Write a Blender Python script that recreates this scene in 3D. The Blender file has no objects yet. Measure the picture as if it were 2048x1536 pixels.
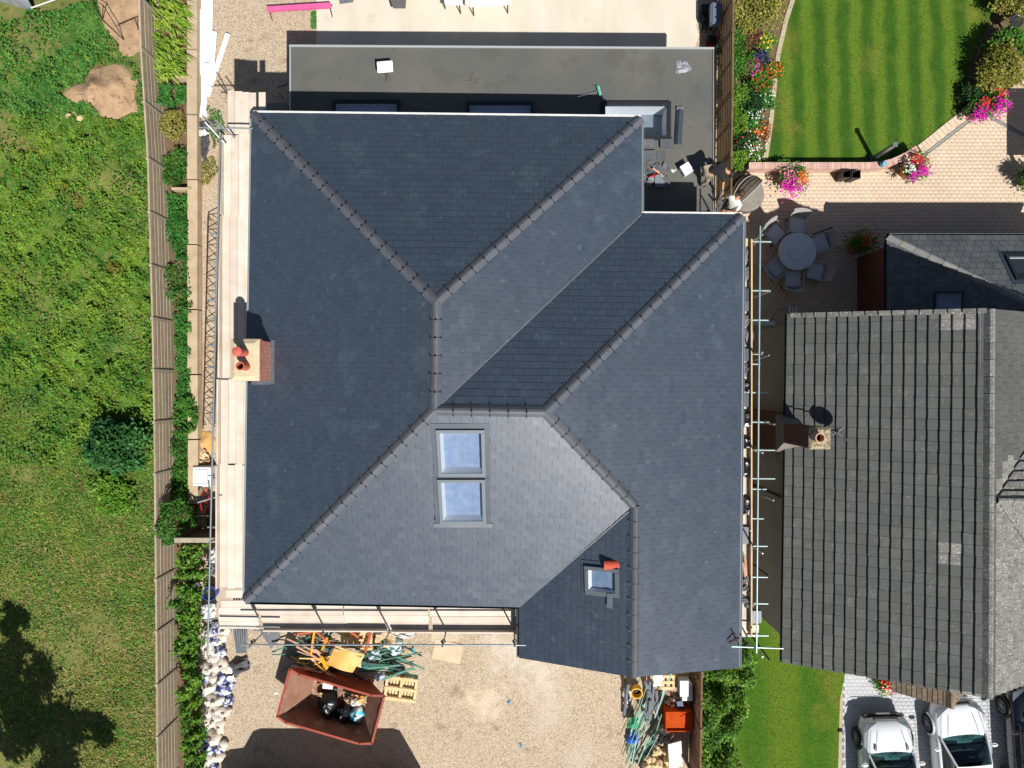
import bpy, bmesh, math, random
import numpy as np
from mathutils import Vector, Matrix, Euler

# ------------------------------------------------------------------ camera, sky, sun, exposure
CAM_H, FPX = 26.0, 1420.0
scene = bpy.context.scene
scene.cycles.max_bounces = 5; scene.cycles.transparent_max_bounces = 6; scene.cycles.caustics_reflective = False; scene.cycles.caustics_refractive = False
COL = scene.collection
cam_data = bpy.data.cameras.new('camera')
cam_data.sensor_width = 36.0
cam_data.lens = 36.0 * FPX / 2048.0
cam_data.clip_end = 600.0
cam = bpy.data.objects.new('camera', cam_data)
cam.location = (0, 0, CAM_H)
COL.objects.link(cam)
scene.camera = cam

SHX, SHY = -0.35, 0.66                       # shadow shift per metre of height
world = bpy.data.worlds.new('World')
scene.world = world
world.use_nodes = True
wn = world.node_tree
sky = wn.nodes.new('ShaderNodeTexSky')
sky.sky_type = 'NISHITA'
sky.sun_disc = False
sky.sun_elevation = math.atan(1.0 / math.hypot(SHX, SHY))
sky.sun_rotation = math.atan2(-SHX, -SHY)
bgn = wn.nodes['Background']
wn.links.new(sky.outputs[0], bgn.inputs[0])
bgn.inputs[1].default_value = 0.05

sun_data = bpy.data.lights.new('sun', 'SUN')
sun_data.energy = 5.0
sun_data.angle = math.radians(0.5)
sun_data.color = (1.0, 0.965, 0.92)
sun = bpy.data.objects.new('sun', sun_data)
sun.rotation_euler = Vector((SHX, SHY, -1)).to_track_quat('-Z', 'Y').to_euler()
sun.location = (10, -20, 40)
COL.objects.link(sun)

vs = scene.view_settings
vs.view_transform = 'Standard'
vs.look = 'None'
vs.gamma = 1.0
vs.exposure = 0.27
vs.use_curve_mapping = False

random.seed(7)
RNG = np.random.default_rng(11)

# ------------------------------------------------------------------ helpers
def P(u, v, z=0.0):
    """surveyed point: plan position of photo point (u, v) that lies z metres above the yard"""
    d = CAM_H - z
    return Vector(((u - 1024.0) / FPX * d, (768.0 - v) / FPX * d, z))

def PP(u, v, pl):
    a, b, c = pl
    k1, k2 = (u - 1024.0) / FPX, (768.0 - v) / FPX
    d = (CAM_H - c) / (1 + a * k1 + b * k2)
    return Vector((k1 * d, k2 * d, CAM_H - d))

def fit_plane(pts):
    A = np.array([[p[0], p[1], 1.0] for p in pts])
    z = np.array([p[2] for p in pts])
    r = np.linalg.lstsq(A, z, rcond=None)[0]
    return float(r[0]), float(r[1]), float(r[2])

def pz(pl, x, y):
    return pl[0] * x + pl[1] * y + pl[2]

def wloc(o):
    v = Vector((0, 0, 0))
    while o is not None:
        v = v + o.location
        o = o.parent
    return v

def tag(o, label=None, cat=None, group=None, kind=None):
    if label: o['label'] = label
    if cat: o['category'] = cat
    if group: o['group'] = group
    if kind: o['kind'] = kind
    return o

def thing(name, label, cat, loc=(0, 0, 0), rz=0.0, group=None):
    o = bpy.data.objects.new(name, None)
    o.empty_display_size = 0.2
    COL.objects.link(o)
    o.location = loc
    o.rotation_euler = (0, 0, rz)
    return tag(o, label, cat, group)

def copy_tree(o, parent=None):
    c = o.copy()
    COL.objects.link(c)
    c.parent = parent
    for ch in list(o.children):
        copy_tree(ch, c)
    return c

class MB:
    def __init__(s):
        s.v, s.f, s.m = [], [], []
    def add(s, vs_, fs, mi=0):
        o = len(s.v)
        s.v += [tuple(p) for p in vs_]
        s.f += [tuple(i + o for i in f) for f in fs]
        s.m += [mi] * len(fs)
        return s
    def hexa(s, b, t, mi=0):
        return s.add(list(b) + list(t), [(3, 2, 1, 0), (4, 5, 6, 7), (0, 1, 5, 4), (1, 2, 6, 5), (2, 3, 7, 6), (3, 0, 4, 7)], mi)
    def box(s, c, sz, rz=0.0, mi=0, rot=None):
        R = rot if rot is not None else Matrix.Rotation(rz, 3, 'Z')
        x, y, z = sz[0] / 2, sz[1] / 2, sz[2] / 2
        q = lambda a, b_, d: Vector(c) + R @ Vector((a, b_, d))
        return s.hexa([q(-x, -y, -z), q(x, -y, -z), q(x, y, -z), q(-x, y, -z)],
                      [q(-x, -y, z), q(x, -y, z), q(x, y, z), q(-x, y, z)], mi)
    def prism(s, poly, z0, z1, mi=0):
        n = len(poly)
        ar = sum(poly[i][0] * poly[(i + 1) % n][1] - poly[(i + 1) % n][0] * poly[i][1] for i in range(n))
        if ar < 0: poly = poly[::-1]
        vs_ = [(p[0], p[1], z0) for p in poly] + [(p[0], p[1], z1) for p in poly]
        fs = [tuple(range(n - 1, -1, -1)), tuple(range(n, 2 * n))]
        fs += [(i, (i + 1) % n, n + (i + 1) % n, n + i) for i in range(n)]
        return s.add(vs_, fs, mi)
    def tube(s, p0, p1, r, n=8, r2=None, mi=0, caps=True):
        p0, p1 = Vector(p0), Vector(p1)
        r2 = r if r2 is None else r2
        d = (p1 - p0)
        if d.length < 1e-6: return s
        d.normalize()
        a = d.cross(Vector((0, 0, 1)))
        if a.length < 1e-4: a = Vector((1, 0, 0))
        a.normalize()
        b = d.cross(a)
        vs_ = []
        for k in range(n):
            t = 2 * math.pi * k / n
            w = a * math.cos(t) + b * math.sin(t)
            vs_.append(p0 + w * r)
            vs_.append(p1 + w * r2)
        fs = [(2 * k, 2 * ((k + 1) % n), 2 * ((k + 1) % n) + 1, 2 * k + 1) for k in range(n)]
        if caps:
            fs += [tuple(2 * k for k in range(n - 1, -1, -1)), tuple(2 * k + 1 for k in range(n))]
        return s.add(vs_, fs, mi)
    def path(s, pts, r, n=6, mi=0):
        for a, b in zip(pts[:-1], pts[1:]): s.tube(a, b, r, n, mi=mi)
        return s
    def lathe(s, prof, n=20, c=(0, 0, 0), mi=0, jit=0.0, closed=True):
        vs_, fs = [], []
        for (r, z) in prof:
            for k in range(n):
                t = 2 * math.pi * k / n
                rr = r * (1 + random.uniform(-jit, jit))
                vs_.append((c[0] + rr * math.cos(t), c[1] + rr * math.sin(t), c[2] + z))
        m = len(prof)
        for i in range(m - 1):
            for k in range(n):
                k2 = (k + 1) % n
                fs.append((i * n + k, i * n + k2, (i + 1) * n + k2, (i + 1) * n + k))
        if closed:
            fs.append(tuple(range(n - 1, -1, -1)))
            fs.append(tuple((m - 1) * n + k for k in range(n)))
        return s.add(vs_, fs, mi)
    def mesh(s, name, mats, off=Vector((0, 0, 0)), smooth=False):
        me = bpy.data.meshes.new(name)
        me.from_pydata([(a - off[0], b - off[1], c - off[2]) for a, b, c in s.v], [], s.f)
        for m in (mats if isinstance(mats, (list, tuple)) else [mats]): me.materials.append(m)
        if max(s.m, default=0) > 0: me.polygons.foreach_set('material_index', s.m)
        if smooth: me.polygons.foreach_set('use_smooth', [True] * len(me.polygons))
        me.update()
        return me
    def build(s, name, mats, parent=None, smooth=False, origin=None):
        off = wloc(parent)
        o0 = Vector(origin) if origin is not None else off
        me = s.mesh(name, mats, o0, smooth)
        o = bpy.data.objects.new(name, me)
        COL.objects.link(o)
        if parent is not None:
            o.parent = parent
        o.location = o0 - off
        return o

def rounded(o, w=0.02, seg=2):
    """bevel the mesh of an object in place"""
    bm = bmesh.new(); bm.from_mesh(o.data)
    bmesh.ops.bevel(bm, geom=bm.edges[:], offset=w, segments=seg, affect='EDGES', clamp_overlap=True)
    bm.to_mesh(o.data); bm.free(); o.data.update()
    return o

def subdiv(o, lev=2):
    """Catmull-Clark an object's mesh in place"""
    md = o.modifiers.new('s', 'SUBSURF'); md.levels = lev; md.render_levels = lev
    dg = bpy.context.evaluated_depsgraph_get()
    me = bpy.data.meshes.new_from_object(o.evaluated_get(dg))
    o.modifiers.clear()
    o.data = me
    me.polygons.foreach_set('use_smooth', [True] * len(me.polygons))
    return o

def np_obj(name, V, F, mats, parent=None, mi=None):
    """fast mesh object from numpy arrays: V (n,3), F (m,k)"""
    me = bpy.data.meshes.new(name)
    V = np.asarray(V, dtype=np.float64); F = np.asarray(F, dtype=np.int32)
    off = wloc(parent)
    V = V - np.array(off)
    me.vertices.add(len(V)); me.vertices.foreach_set('co', V.ravel())
    k = F.shape[1]
    me.loops.add(F.size); me.loops.foreach_set('vertex_index', F.ravel())
    me.polygons.add(len(F))
    me.polygons.foreach_set('loop_start', np.arange(0, F.size, k, dtype=np.int32))
    me.polygons.foreach_set('loop_total', np.full(len(F), k, dtype=np.int32))
    for m in (mats if isinstance(mats, (list, tuple)) else [mats]): me.materials.append(m)
    if mi is not None: me.polygons.foreach_set('material_index', np.asarray(mi, dtype=np.int32))
    me.update(calc_edges=True); me.validate()
    o = bpy.data.objects.new(name, me)
    COL.objects.link(o)
    if parent is not None: o.parent = parent
    return o

def leaves(name, pts, size, mats, parent=None, aspect=0.5, up=0.6, mi=None, blade=False):
    """one rhombus leaf per point; 'up' biases the leaf towards lying flat"""
    pts = np.asarray(pts, dtype=float); n = len(pts)
    ang = RNG.uniform(0, 2 * math.pi, n)
    tilt = RNG.normal(0, 1 - up, n) * 0.9
    sz = size * RNG.uniform(0.6, 1.35, n)
    d = np.stack([np.cos(ang) * np.cos(tilt), np.sin(ang) * np.cos(tilt), np.sin(tilt)], 1)
    roll = RNG.normal(0, 1 - up, n)
    h = np.stack([-np.sin(ang), np.cos(ang), np.zeros(n)], 1)
    nrm = np.cross(d, h)
    s = h * np.cos(roll)[:, None] + nrm * np.sin(roll)[:, None]
    L = d * sz[:, None] * 0.5; W = s * (sz * aspect)[:, None] * 0.5
    if blade:
        V = np.stack([pts - W, pts + W, pts + L * 2], 1).reshape(-1, 3)
        F = np.arange(3 * n).reshape(n, 3)
    else:
        V = np.stack([pts - L, pts + W, pts + L, pts - W], 1).reshape(-1, 3)
        F = np.arange(4 * n).reshape(n, 4)
    return np_obj(name, V, F, mats, parent, mi)

def crown_pts(c, r, n, clumps=30, spread=0.3, shell=0.75, low=-0.3):
    """points in leaf clumps spread over the outer part of an ellipsoid"""
    c = np.array(c); r = np.array(r)
    d = RNG.normal(0, 1, (clumps, 3)); d /= np.linalg.norm(d, axis=1)[:, None]
    d[:, 2] = np.where(d[:, 2] < low, -d[:, 2], d[:, 2])
    cc = d * RNG.uniform(shell - 0.35, shell + 0.2, (clumps, 1))
    k = RNG.integers(0, clumps, n)
    sp = RNG.uniform(0.6, 1.3, clumps)[k][:, None] * spread
    p = cc[k] + RNG.normal(0, 1, (n, 3)) * sp * 0.6
    return c + p * r

def vnoise(x, y, sc=1.0, seed=0):
    """cheap smooth noise in about -1..1"""
    r = np.random.default_rng(seed)
    out = np.zeros_like(np.asarray(x, dtype=float))
    for i in range(7):
        a = r.uniform(0, 2 * math.pi); f = sc * r.uniform(0.5, 2.2)
        out = out + np.sin((np.cos(a) * x + np.sin(a) * y) * f + r.uniform(0, 6.28)) / 2.6
    return out

def ordn(i):
    return ['first', 'second', 'third', 'fourth', 'fifth', 'sixth', 'seventh', 'eighth', 'ninth', 'tenth', 'eleventh', 'twelfth',
            'thirteenth', 'fourteenth', 'fifteenth', 'sixteenth', 'seventeenth', 'eighteenth', 'nineteenth', 'twentieth', '21st', '22nd', '23rd', '24th',
            '25th', '26th', '27th', '28th', '29th', '30th', '31st', '32nd', '33rd', '34th', '35th', '36th', '37th', '38th', '39th', '40th'][i]

# ------------------------------------------------------------------ materials
def lin(c):
    f = lambda x: x / 12.92 if x <= 0.04045 else ((x + 0.055) / 1.055) ** 2.4
    return (f(c[0] / 255), f(c[1] / 255), f(c[2] / 255), 1.0)

def M(name, c1, c2=None, sc=3.0, rough=0.75, bump=0.0, bsc=40.0, metal=0.0, spec=0.4, rnd=0.0, huernd=0.0, specks=(), detail=5.0, contrast=0.25,
      stretch=None, coat=0.0, trans=0.0, rvar=0.0):
    m = bpy.data.materials.new(name)
    m.use_nodes = True
    nt = m.node_tree; N = nt.nodes; Lk = nt.links
    b = N['Principled BSDF']
    b.inputs['Roughness'].default_value = rough
    b.inputs['Metallic'].default_value = metal
    b.inputs['Specular IOR Level'].default_value = spec
    if coat: b.inputs['Coat Weight'].default_value = coat; b.inputs['Coat Roughness'].default_value = 0.05
    geo = N.new('ShaderNodeNewGeometry')
    pos = geo.outputs['Position']
    if stretch:
        mp = N.new('ShaderNodeMapping'); mp.inputs['Scale'].default_value = stretch
        Lk.new(pos, mp.inputs[0]); pos = mp.outputs[0]
    out = None
    if c2 is not None:
        nz = N.new('ShaderNodeTexNoise'); nz.inputs['Scale'].default_value = sc; nz.inputs['Detail'].default_value = detail
        Lk.new(pos, nz.inputs['Vector'])
        rp = N.new('ShaderNodeValToRGB')
        rp.color_ramp.elements[0].position = 0.5 - contrast; rp.color_ramp.elements[0].color = lin(c1)
        rp.color_ramp.elements[1].position = 0.5 + contrast; rp.color_ramp.elements[1].color = lin(c2)
        Lk.new(nz.outputs['Fac'], rp.inputs['Fac'])
        out = rp.outputs['Color']
    else:
        rg = N.new('ShaderNodeRGB'); rg.outputs[0].default_value = lin(c1); out = rg.outputs[0]
    for (sc_c, sc_s, thr, amt) in specks:
        nz = N.new('ShaderNodeTexNoise'); nz.inputs['Scale'].default_value = sc_s; nz.inputs['Detail'].default_value = 3.0
        Lk.new(geo.outputs['Position'], nz.inputs['Vector'])
        mr = N.new('ShaderNodeMapRange'); mr.inputs[1].default_value = thr; mr.inputs[2].default_value = thr + 0.07
        mr.inputs[4].default_value = amt
        Lk.new(nz.outputs['Fac'], mr.inputs[0])
        mx = N.new('ShaderNodeMix'); mx.data_type = 'RGBA'
        Lk.new(mr.outputs[0], mx.inputs[0]); Lk.new(out, mx.inputs[6]); mx.inputs[7].default_value = lin(sc_c)
        out = mx.outputs[2]
    if rnd or huernd:
        oi = N.new('ShaderNodeObjectInfo')
        ad = N.new('ShaderNodeMath'); ad.operation = 'ADD'
        Lk.new(oi.outputs['Random'], ad.inputs[0]); Lk.new(geo.outputs['Random Per Island'], ad.inputs[1])
        fr = N.new('ShaderNodeMath'); fr.operation = 'FRACT'; Lk.new(ad.outputs[0], fr.inputs[0])
        hs = N.new('ShaderNodeHueSaturation')
        mr = N.new('ShaderNodeMapRange'); mr.inputs[3].default_value = 1 - rnd; mr.inputs[4].default_value = 1 + rnd
        Lk.new(fr.outputs[0], mr.inputs[0]); Lk.new(mr.outputs[0], hs.inputs['Value'])
        if huernd:
            m2 = N.new('ShaderNodeMath'); m2.operation = 'MULTIPLY'; m2.inputs[1].default_value = 7.31; Lk.new(fr.outputs[0], m2.inputs[0])
            f2 = N.new('ShaderNodeMath'); f2.operation = 'FRACT'; Lk.new(m2.outputs[0], f2.inputs[0])
            mh = N.new('ShaderNodeMapRange'); mh.inputs[3].default_value = 0.5 - huernd; mh.inputs[4].default_value = 0.5 + huernd
            Lk.new(f2.outputs[0], mh.inputs[0]); Lk.new(mh.outputs[0], hs.inputs['Hue'])
        Lk.new(out, hs.inputs['Color']); out = hs.outputs['Color']
    Lk.new(out, b.inputs['Base Color'])
    if rvar:
        nz = N.new('ShaderNodeTexNoise'); nz.inputs['Scale'].default_value = 1.3; nz.inputs['Detail'].default_value = 6.0
        Lk.new(geo.outputs['Position'], nz.inputs['Vector'])
        mr = N.new('ShaderNodeMapRange'); mr.inputs[1].default_value = 0.3; mr.inputs[2].default_value = 0.7
        mr.inputs[3].default_value = max(0.05, rough - rvar); mr.inputs[4].default_value = min(1, rough + rvar)
        Lk.new(nz.outputs['Fac'], mr.inputs[0]); Lk.new(mr.outputs[0], b.inputs['Roughness'])
    if bump:
        nz = N.new('ShaderNodeTexNoise'); nz.inputs['Scale'].default_value = bsc; nz.inputs['Detail'].default_value = 4.0
        Lk.new(pos, nz.inputs['Vector'])
        bp = N.new('ShaderNodeBump'); bp.inputs['Strength'].default_value = bump; bp.inputs['Distance'].default_value = 0.03
        Lk.new(nz.outputs['Fac'], bp.inputs['Height']); Lk.new(bp.outputs[0], b.inputs['Normal'])
    if trans:
        b.inputs['Transmission Weight'].default_value = trans
    m['k'] = 1
    return m

def leafmat(name, c1, c2, rnd=0.35, huernd=0.03, sc=1.2, rough=0.55, contrast=0.2, specks=()):
    m = M(name, c1, c2, sc=sc, rough=rough, rnd=rnd, huernd=huernd, spec=0.25, contrast=contrast, specks=specks)
    N = m.node_tree.nodes; Lk = m.node_tree.links
    b = N['Principled BSDF']; o = N['Material Output']
    tr = N.new('ShaderNodeBsdfTranslucent')
    src = b.inputs['Base Color'].links[0].from_socket
    Lk.new(src, tr.inputs[0])
    mx = N.new('ShaderNodeMixShader'); mx.inputs[0].default_value = 0.22
    Lk.new(b.outputs[0], mx.inputs[1]); Lk.new(tr.outputs[0], mx.inputs[2]); Lk.new(mx.outputs[0], o.inputs['Surface'])
    return m

def glassmat(name, tint=(240, 245, 250), refl=0.10):
    m = bpy.data.materials.new(name); m.use_nodes = True
    N = m.node_tree.nodes; Lk = m.node_tree.links
    N.remove(N['Principled BSDF'])
    t = N.new('ShaderNodeBsdfTransparent'); t.inputs[0].default_value = lin(tint)
    g = N.new('ShaderNodeBsdfGlossy'); g.inputs['Roughness'].default_value = 0.03; g.inputs[0].default_value = (1, 1, 1, 1)
    lw = N.new('ShaderNodeLayerWeight'); lw.inputs[0].default_value = 0.5
    fr = N.new('ShaderNodeMath'); fr.operation = 'POWER'; fr.inputs[1].default_value = 4.0; Lk.new(lw.outputs['Facing'], fr.inputs[0])
    mr = N.new('ShaderNodeMapRange'); mr.inputs[3].default_value = refl; mr.inputs[4].default_value = 1.0
    mx = N.new('ShaderNodeMixShader')
    Lk.new(fr.outputs[0], mr.inputs[0]); Lk.new(mr.outputs[0], mx.inputs[0])
    Lk.new(t.outputs[0], mx.inputs[1]); Lk.new(g.outputs[0], mx.inputs[2]); Lk.new(mx.outputs[0], N['Material Output'].inputs['Surface'])
    return m

def gravelmat(name, cols, scale, patches=(), bump=0.55, spots=()):
    """loose stones: one colour per voronoi cell, bump from the cells"""
    m = bpy.data.materials.new(name); m.use_nodes = True
    N = m.node_tree.nodes; Lk = m.node_tree.links; b = N['Principled BSDF']
    b.inputs['Roughness'].default_value = 0.85; b.inputs['Specular IOR Level'].default_value = 0.25
    geo = N.new('ShaderNodeNewGeometry')
    vo = N.new('ShaderNodeTexVoronoi'); vo.inputs['Scale'].default_value = scale
    Lk.new(geo.outputs['Position'], vo.inputs['Vector'])
    rp = N.new('ShaderNodeValToRGB'); e = rp.color_ramp.elements
    for i, c in enumerate(cols):
        p = i / (len(cols) - 1)
        if i < 2: e[i].position = p if i == 0 else 1.0; el = e[i]
        if i == 0: e[0].color = lin(c)
        elif i == len(cols) - 1: e[-1].color = lin(c)
        else:
            ne = rp.color_ramp.elements.new(p); ne.color = lin(c)
    sp = N.new('ShaderNodeSeparateColor'); Lk.new(vo.outputs['Color'], sp.inputs[0]); Lk.new(sp.outputs[0], rp.inputs[0])
    out = rp.outputs[0]
    for (c, s_, thr, amt, wd) in patches:
        nz = N.new('ShaderNodeTexNoise'); nz.inputs['Scale'].default_value = s_; nz.inputs['Detail'].default_value = 5
        Lk.new(geo.outputs['Position'], nz.inputs['Vector'])
        mr = N.new('ShaderNodeMapRange'); mr.inputs[1].default_value = thr; mr.inputs[2].default_value = thr + wd; mr.inputs[4].default_value = amt
        Lk.new(nz.outputs['Fac'], mr.inputs[0])
        mx = N.new('ShaderNodeMix'); mx.data_type = 'RGBA'
        Lk.new(mr.outputs[0], mx.inputs[0]); Lk.new(out, mx.inputs[6]); mx.inputs[7].default_value = lin(c)
        out = mx.outputs[2]
    for (q, r, c, amt) in spots:                       # spilt dust: soft round stains broken up by noise
        vd = N.new('ShaderNodeVectorMath'); vd.operation = 'DISTANCE'; vd.inputs[1].default_value = (q.x, q.y, 0.0); Lk.new(geo.outputs['Position'], vd.inputs[0])
        nz = N.new('ShaderNodeTexNoise'); nz.inputs['Scale'].default_value = 2.2; nz.inputs['Detail'].default_value = 7; Lk.new(geo.outputs['Position'], nz.inputs['Vector'])
        ad = N.new('ShaderNodeMath'); ad.operation = 'MULTIPLY_ADD'; ad.inputs[1].default_value = -2.6 * r; Lk.new(nz.outputs['Fac'], ad.inputs[0]); Lk.new(vd.outputs['Value'], ad.inputs[2])
        mr = N.new('ShaderNodeMapRange'); mr.inputs[1].default_value = -0.3 * r; mr.inputs[2].default_value = -1.4 * r; mr.inputs[4].default_value = amt; Lk.new(ad.outputs[0], mr.inputs[0])
        mx = N.new('ShaderNodeMix'); mx.data_type = 'RGBA'; Lk.new(mr.outputs[0], mx.inputs[0]); Lk.new(out, mx.inputs[6]); mx.inputs[7].default_value = lin(c); out = mx.outputs[2]
    Lk.new(out, b.inputs['Base Color'])
    bp = N.new('ShaderNodeBump'); bp.inputs['Strength'].default_value = bump; bp.inputs['Distance'].default_value = 0.02; bp.invert = True
    Lk.new(vo.outputs['Distance'], bp.inputs['Height']); Lk.new(bp.outputs[0], b.inputs['Normal'])
    return m

SLATE = M('slate', (51, 61, 74), (58, 68, 81), sc=3.0, rough=0.45, spec=1.0, rnd=0.065, bump=0.07, bsc=60,
          specks=(((84, 97, 106), 1.1, 0.60, 0.20), ((100, 112, 120), 5.0, 0.66, 0.32), ((170, 174, 178), 14.0, 0.75, 0.6)))
def slate_gloss(m, lo, hi):
    N = m.node_tree.nodes; Lk = m.node_tree.links
    oi = N.new('ShaderNodeObjectInfo'); ge = N.new('ShaderNodeNewGeometry')
    ad = N.new('ShaderNodeMath'); ad.operation = 'MULTIPLY_ADD'; ad.inputs[1].default_value = 5.7
    Lk.new(oi.outputs['Random'], ad.inputs[0]); Lk.new(ge.outputs['Random Per Island'], ad.inputs[2])
    mu = N.new('ShaderNodeMath'); mu.operation = 'MULTIPLY'; mu.inputs[1].default_value = 3.3; Lk.new(ad.outputs[0], mu.inputs[0])
    fr = N.new('ShaderNodeMath'); fr.operation = 'FRACT'; Lk.new(mu.outputs[0], fr.inputs[0])
    mr = N.new('ShaderNodeMapRange'); mr.inputs[3].default_value = lo; mr.inputs[4].default_value = hi
    Lk.new(fr.outputs[0], mr.inputs[0]); Lk.new(mr.outputs[0], N['Principled BSDF'].inputs['Roughness'])
slate_gloss(SLATE, 0.40, 0.465)
SLATE2 = M('old_slate', (78, 82, 86), (98, 102, 104), sc=2.5, rough=0.6, spec=0.4, rnd=0.12)
RIDGE = M('ridge_clay', (80, 83, 90), (92, 95, 101), sc=4, rough=0.55, spec=0.4, rnd=0.06)
BLACKP = M('black_plastic', (22, 23, 25), rough=0.45)
LEAD = M('lead_grey', (100, 106, 112), (120, 126, 130), sc=8, rough=0.5, metal=0.2)
GREYFR = M('grey_frame', (112, 120, 124), rough=0.45, metal=0.3)
DARKFR = M('anthracite_frame', (36, 40, 44), rough=0.45)
WHITE = M('white_upvc', (236, 236, 236), rough=0.4)
WHITE2 = M('white_paint', (215, 215, 212), (198, 198, 196), sc=5, rough=0.6)
GLASS = glassmat('window_glass')
SKYREFL = M('sky_reflection_blue', (120, 138, 166), (150, 164, 184), sc=5, rough=0.8)  # bluish sky reflection of the panes put into the panel colour
ROOM = M('room_dark', (112, 124, 132), (136, 146, 152), sc=6, rough=0.7)
RENDERW = M('cream_render', (206, 200, 188), (190, 184, 172), sc=2, rough=0.9, bump=0.1, bsc=80)
RENDERN = M('grey_render', (150, 146, 140), (138, 134, 128), sc=2, rough=0.9, bump=0.1, bsc=80)
BRICK = M('red_brick', (170, 112, 98), (194, 142, 124), sc=9, rough=0.85, rnd=0.15, huernd=0.01)
BRICKP = M('pink_brick', (188, 152, 138), (204, 172, 156), sc=9, rough=0.85, rnd=0.16, huernd=0.012)
BRICKD = M('brown_brick', (92, 58, 46), (112, 72, 56), sc=9, rough=0.85, rnd=0.15)
MORTAR = M('mortar', (176, 168, 152), (160, 152, 138), sc=12, rough=0.95)
FLAUNCH = M('flaunching', (206, 190, 158), (188, 172, 140), sc=5, rough=0.95, bump=0.3, bsc=25)
TERRA = M('terracotta', (186, 104, 74), (172, 92, 66), sc=7, rough=0.7)
TERRA2 = M('terracotta_cap', (196, 98, 84), (184, 90, 76), sc=7, rough=0.7)
BOARD = M('scaffold_board', (218, 206, 192), (198, 184, 166), sc=2.2, rough=0.85, rnd=0.10, huernd=0.006, stretch=None, bump=0.15, bsc=50,
          specks=(((120, 104, 88), 7.0, 0.72, 0.5),))
BOARDN = M('new_timber', (216, 186, 140), (200, 170, 126), sc=3, rough=0.85, rnd=0.08)
TUBE = M('galvanised_tube', (168, 176, 176), (146, 156, 158), sc=6, rough=0.42, metal=0.55, specks=(((96, 84, 74), 5.0, 0.66, 0.6),))
TUBEG = M('green_tinted_tube', (176, 196, 190), (156, 178, 174), sc=6, rough=0.42, metal=0.4)
RUST = M('rusty_steel', (84, 62, 48), (60, 46, 38), sc=9, rough=0.8, metal=0.3)
STEEL = M('zinc_sheet', (178, 186, 192), (156, 164, 170), sc=4, rough=0.35, metal=0.8)
FELT = M('mineral_felt', (86, 88, 85), (100, 99, 92), sc=0.55, rough=0.9, bump=0.25, bsc=120, contrast=0.18,
         specks=(((78, 77, 72), 1.3, 0.58, 0.4), ((60, 59, 56), 7.0, 0.68, 0.6), ((112, 110, 103), 4.0, 0.68, 0.3)))
CONC = M('pale_concrete', (212, 204, 188), (194, 184, 166), sc=0.9, rough=0.92, bump=0.2, bsc=60, contrast=0.3, stretch=(1.6, 0.5, 1), specks=(((170, 160, 144), 5.0, 0.68, 0.35), ((160, 150, 134), 1.3, 0.66, 0.3)))
CONCP = M('concrete_post', (172, 162, 142), (152, 142, 124), sc=6, rough=0.9, bump=0.2, bsc=60)
FENCEW = M('weathered_fence', (176, 160, 138), (154, 138, 116), sc=4, rough=0.9, rnd=0.12, huernd=0.006)
FENCED = M('dark_fence', (116, 98, 74), (94, 78, 58), sc=4, rough=0.9, rnd=0.12)
SLEEPER = M('oak_sleeper', (192, 172, 144), (168, 148, 120), sc=2.5, rough=0.9, rnd=0.07, bump=0.2, bsc=30)
SKIPR = M('red_skip_paint', (160, 72, 52), (138, 60, 44), sc=4, rough=0.55, specks=(((110, 60, 44), 5.0, 0.62, 0.5),))
SKIPI = M('rusty_skip_inside', (156, 118, 98), (126, 88, 70), sc=2.2, rough=0.85, bump=0.2, bsc=20, specks=(((184, 154, 132), 3.0, 0.58, 0.6),))
BAGB = M('black_bin_bag', (20, 21, 23), rough=0.28, spec=0.6, bump=0.5, bsc=9)
BAGW = M('white_rubble_sack', (214, 208, 200), (192, 182, 168), sc=9, rough=0.6, bump=0.5, bsc=14)
BAGC = M('cream_rubble_sack', (204, 186, 164), (222, 212, 200), sc=8, rough=0.6, bump=0.5, bsc=14)
BAGU = M('blue_print_sack', (206, 210, 222), (44, 52, 110), sc=6, rough=0.55, bump=0.5, bsc=14, contrast=0.06)
PALLET = M('pallet_pine', (222, 200, 152), (206, 182, 134), sc=4, rough=0.85, rnd=0.06)
GREENW = M('green_painted_timber', (52, 100, 86), (78, 126, 110), sc=6, rough=0.7, rnd=0.25)
GREENL = M('pale_green_strip', (142, 186, 166), (168, 200, 184), sc=6, rough=0.7, rnd=0.15)
PINKW = M('pink_batten', (206, 152, 128), (226, 186, 160), sc=6, rough=0.85, rnd=0.1)
ORANGEW = M('orange_ply', (222, 150, 62), (232, 182, 110), sc=1.5, rough=0.6)
ORANGEP = M('orange_plastic', (186, 98, 70), rough=0.75, spec=0.2)
ORANGE2 = M('orange_crate_plastic', (190, 76, 18), (160, 58, 14), sc=4, rough=0.75, spec=0.1)
YELLOW = M('yellow_plastic', (214, 162, 32), rough=0.5)
BLUEP = M('blue_plastic', (24, 92, 196), rough=0.4)
BLUET = M('blue_tub', (52, 90, 190), rough=0.45)
PINKP = M('pink_paint', (208, 84, 140), (222, 104, 152), sc=2, rough=0.5)
REDP = M('red_paint', (190, 36, 36), rough=0.4)
GREYM = M('grey_machine', (96, 108, 126), rough=0.5)
TARP = M('black_membrane', (66, 68, 70), (78, 80, 82), sc=4, rough=0.6)
MEMB = M('grey_membrane', (98, 100, 104), (116, 118, 122), sc=4, rough=0.6)
SILVER = M('silver_polythene', (176, 182, 190), (128, 134, 144), sc=2.5, rough=0.25, metal=0.3, bump=0.5, bsc=5)
CARDB = M('cardboard', (206, 182, 148), (192, 168, 134), sc=5, rough=0.9)
RUBBLE = M('cream_rubble', (216, 192, 150), (196, 172, 132), sc=8, rough=0.95, rnd=0.12, bump=0.3, bsc=25)
SAND = M('sand', (206, 164, 106), (190, 148, 92), sc=6, rough=0.95, bump=0.3, bsc=60)
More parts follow.
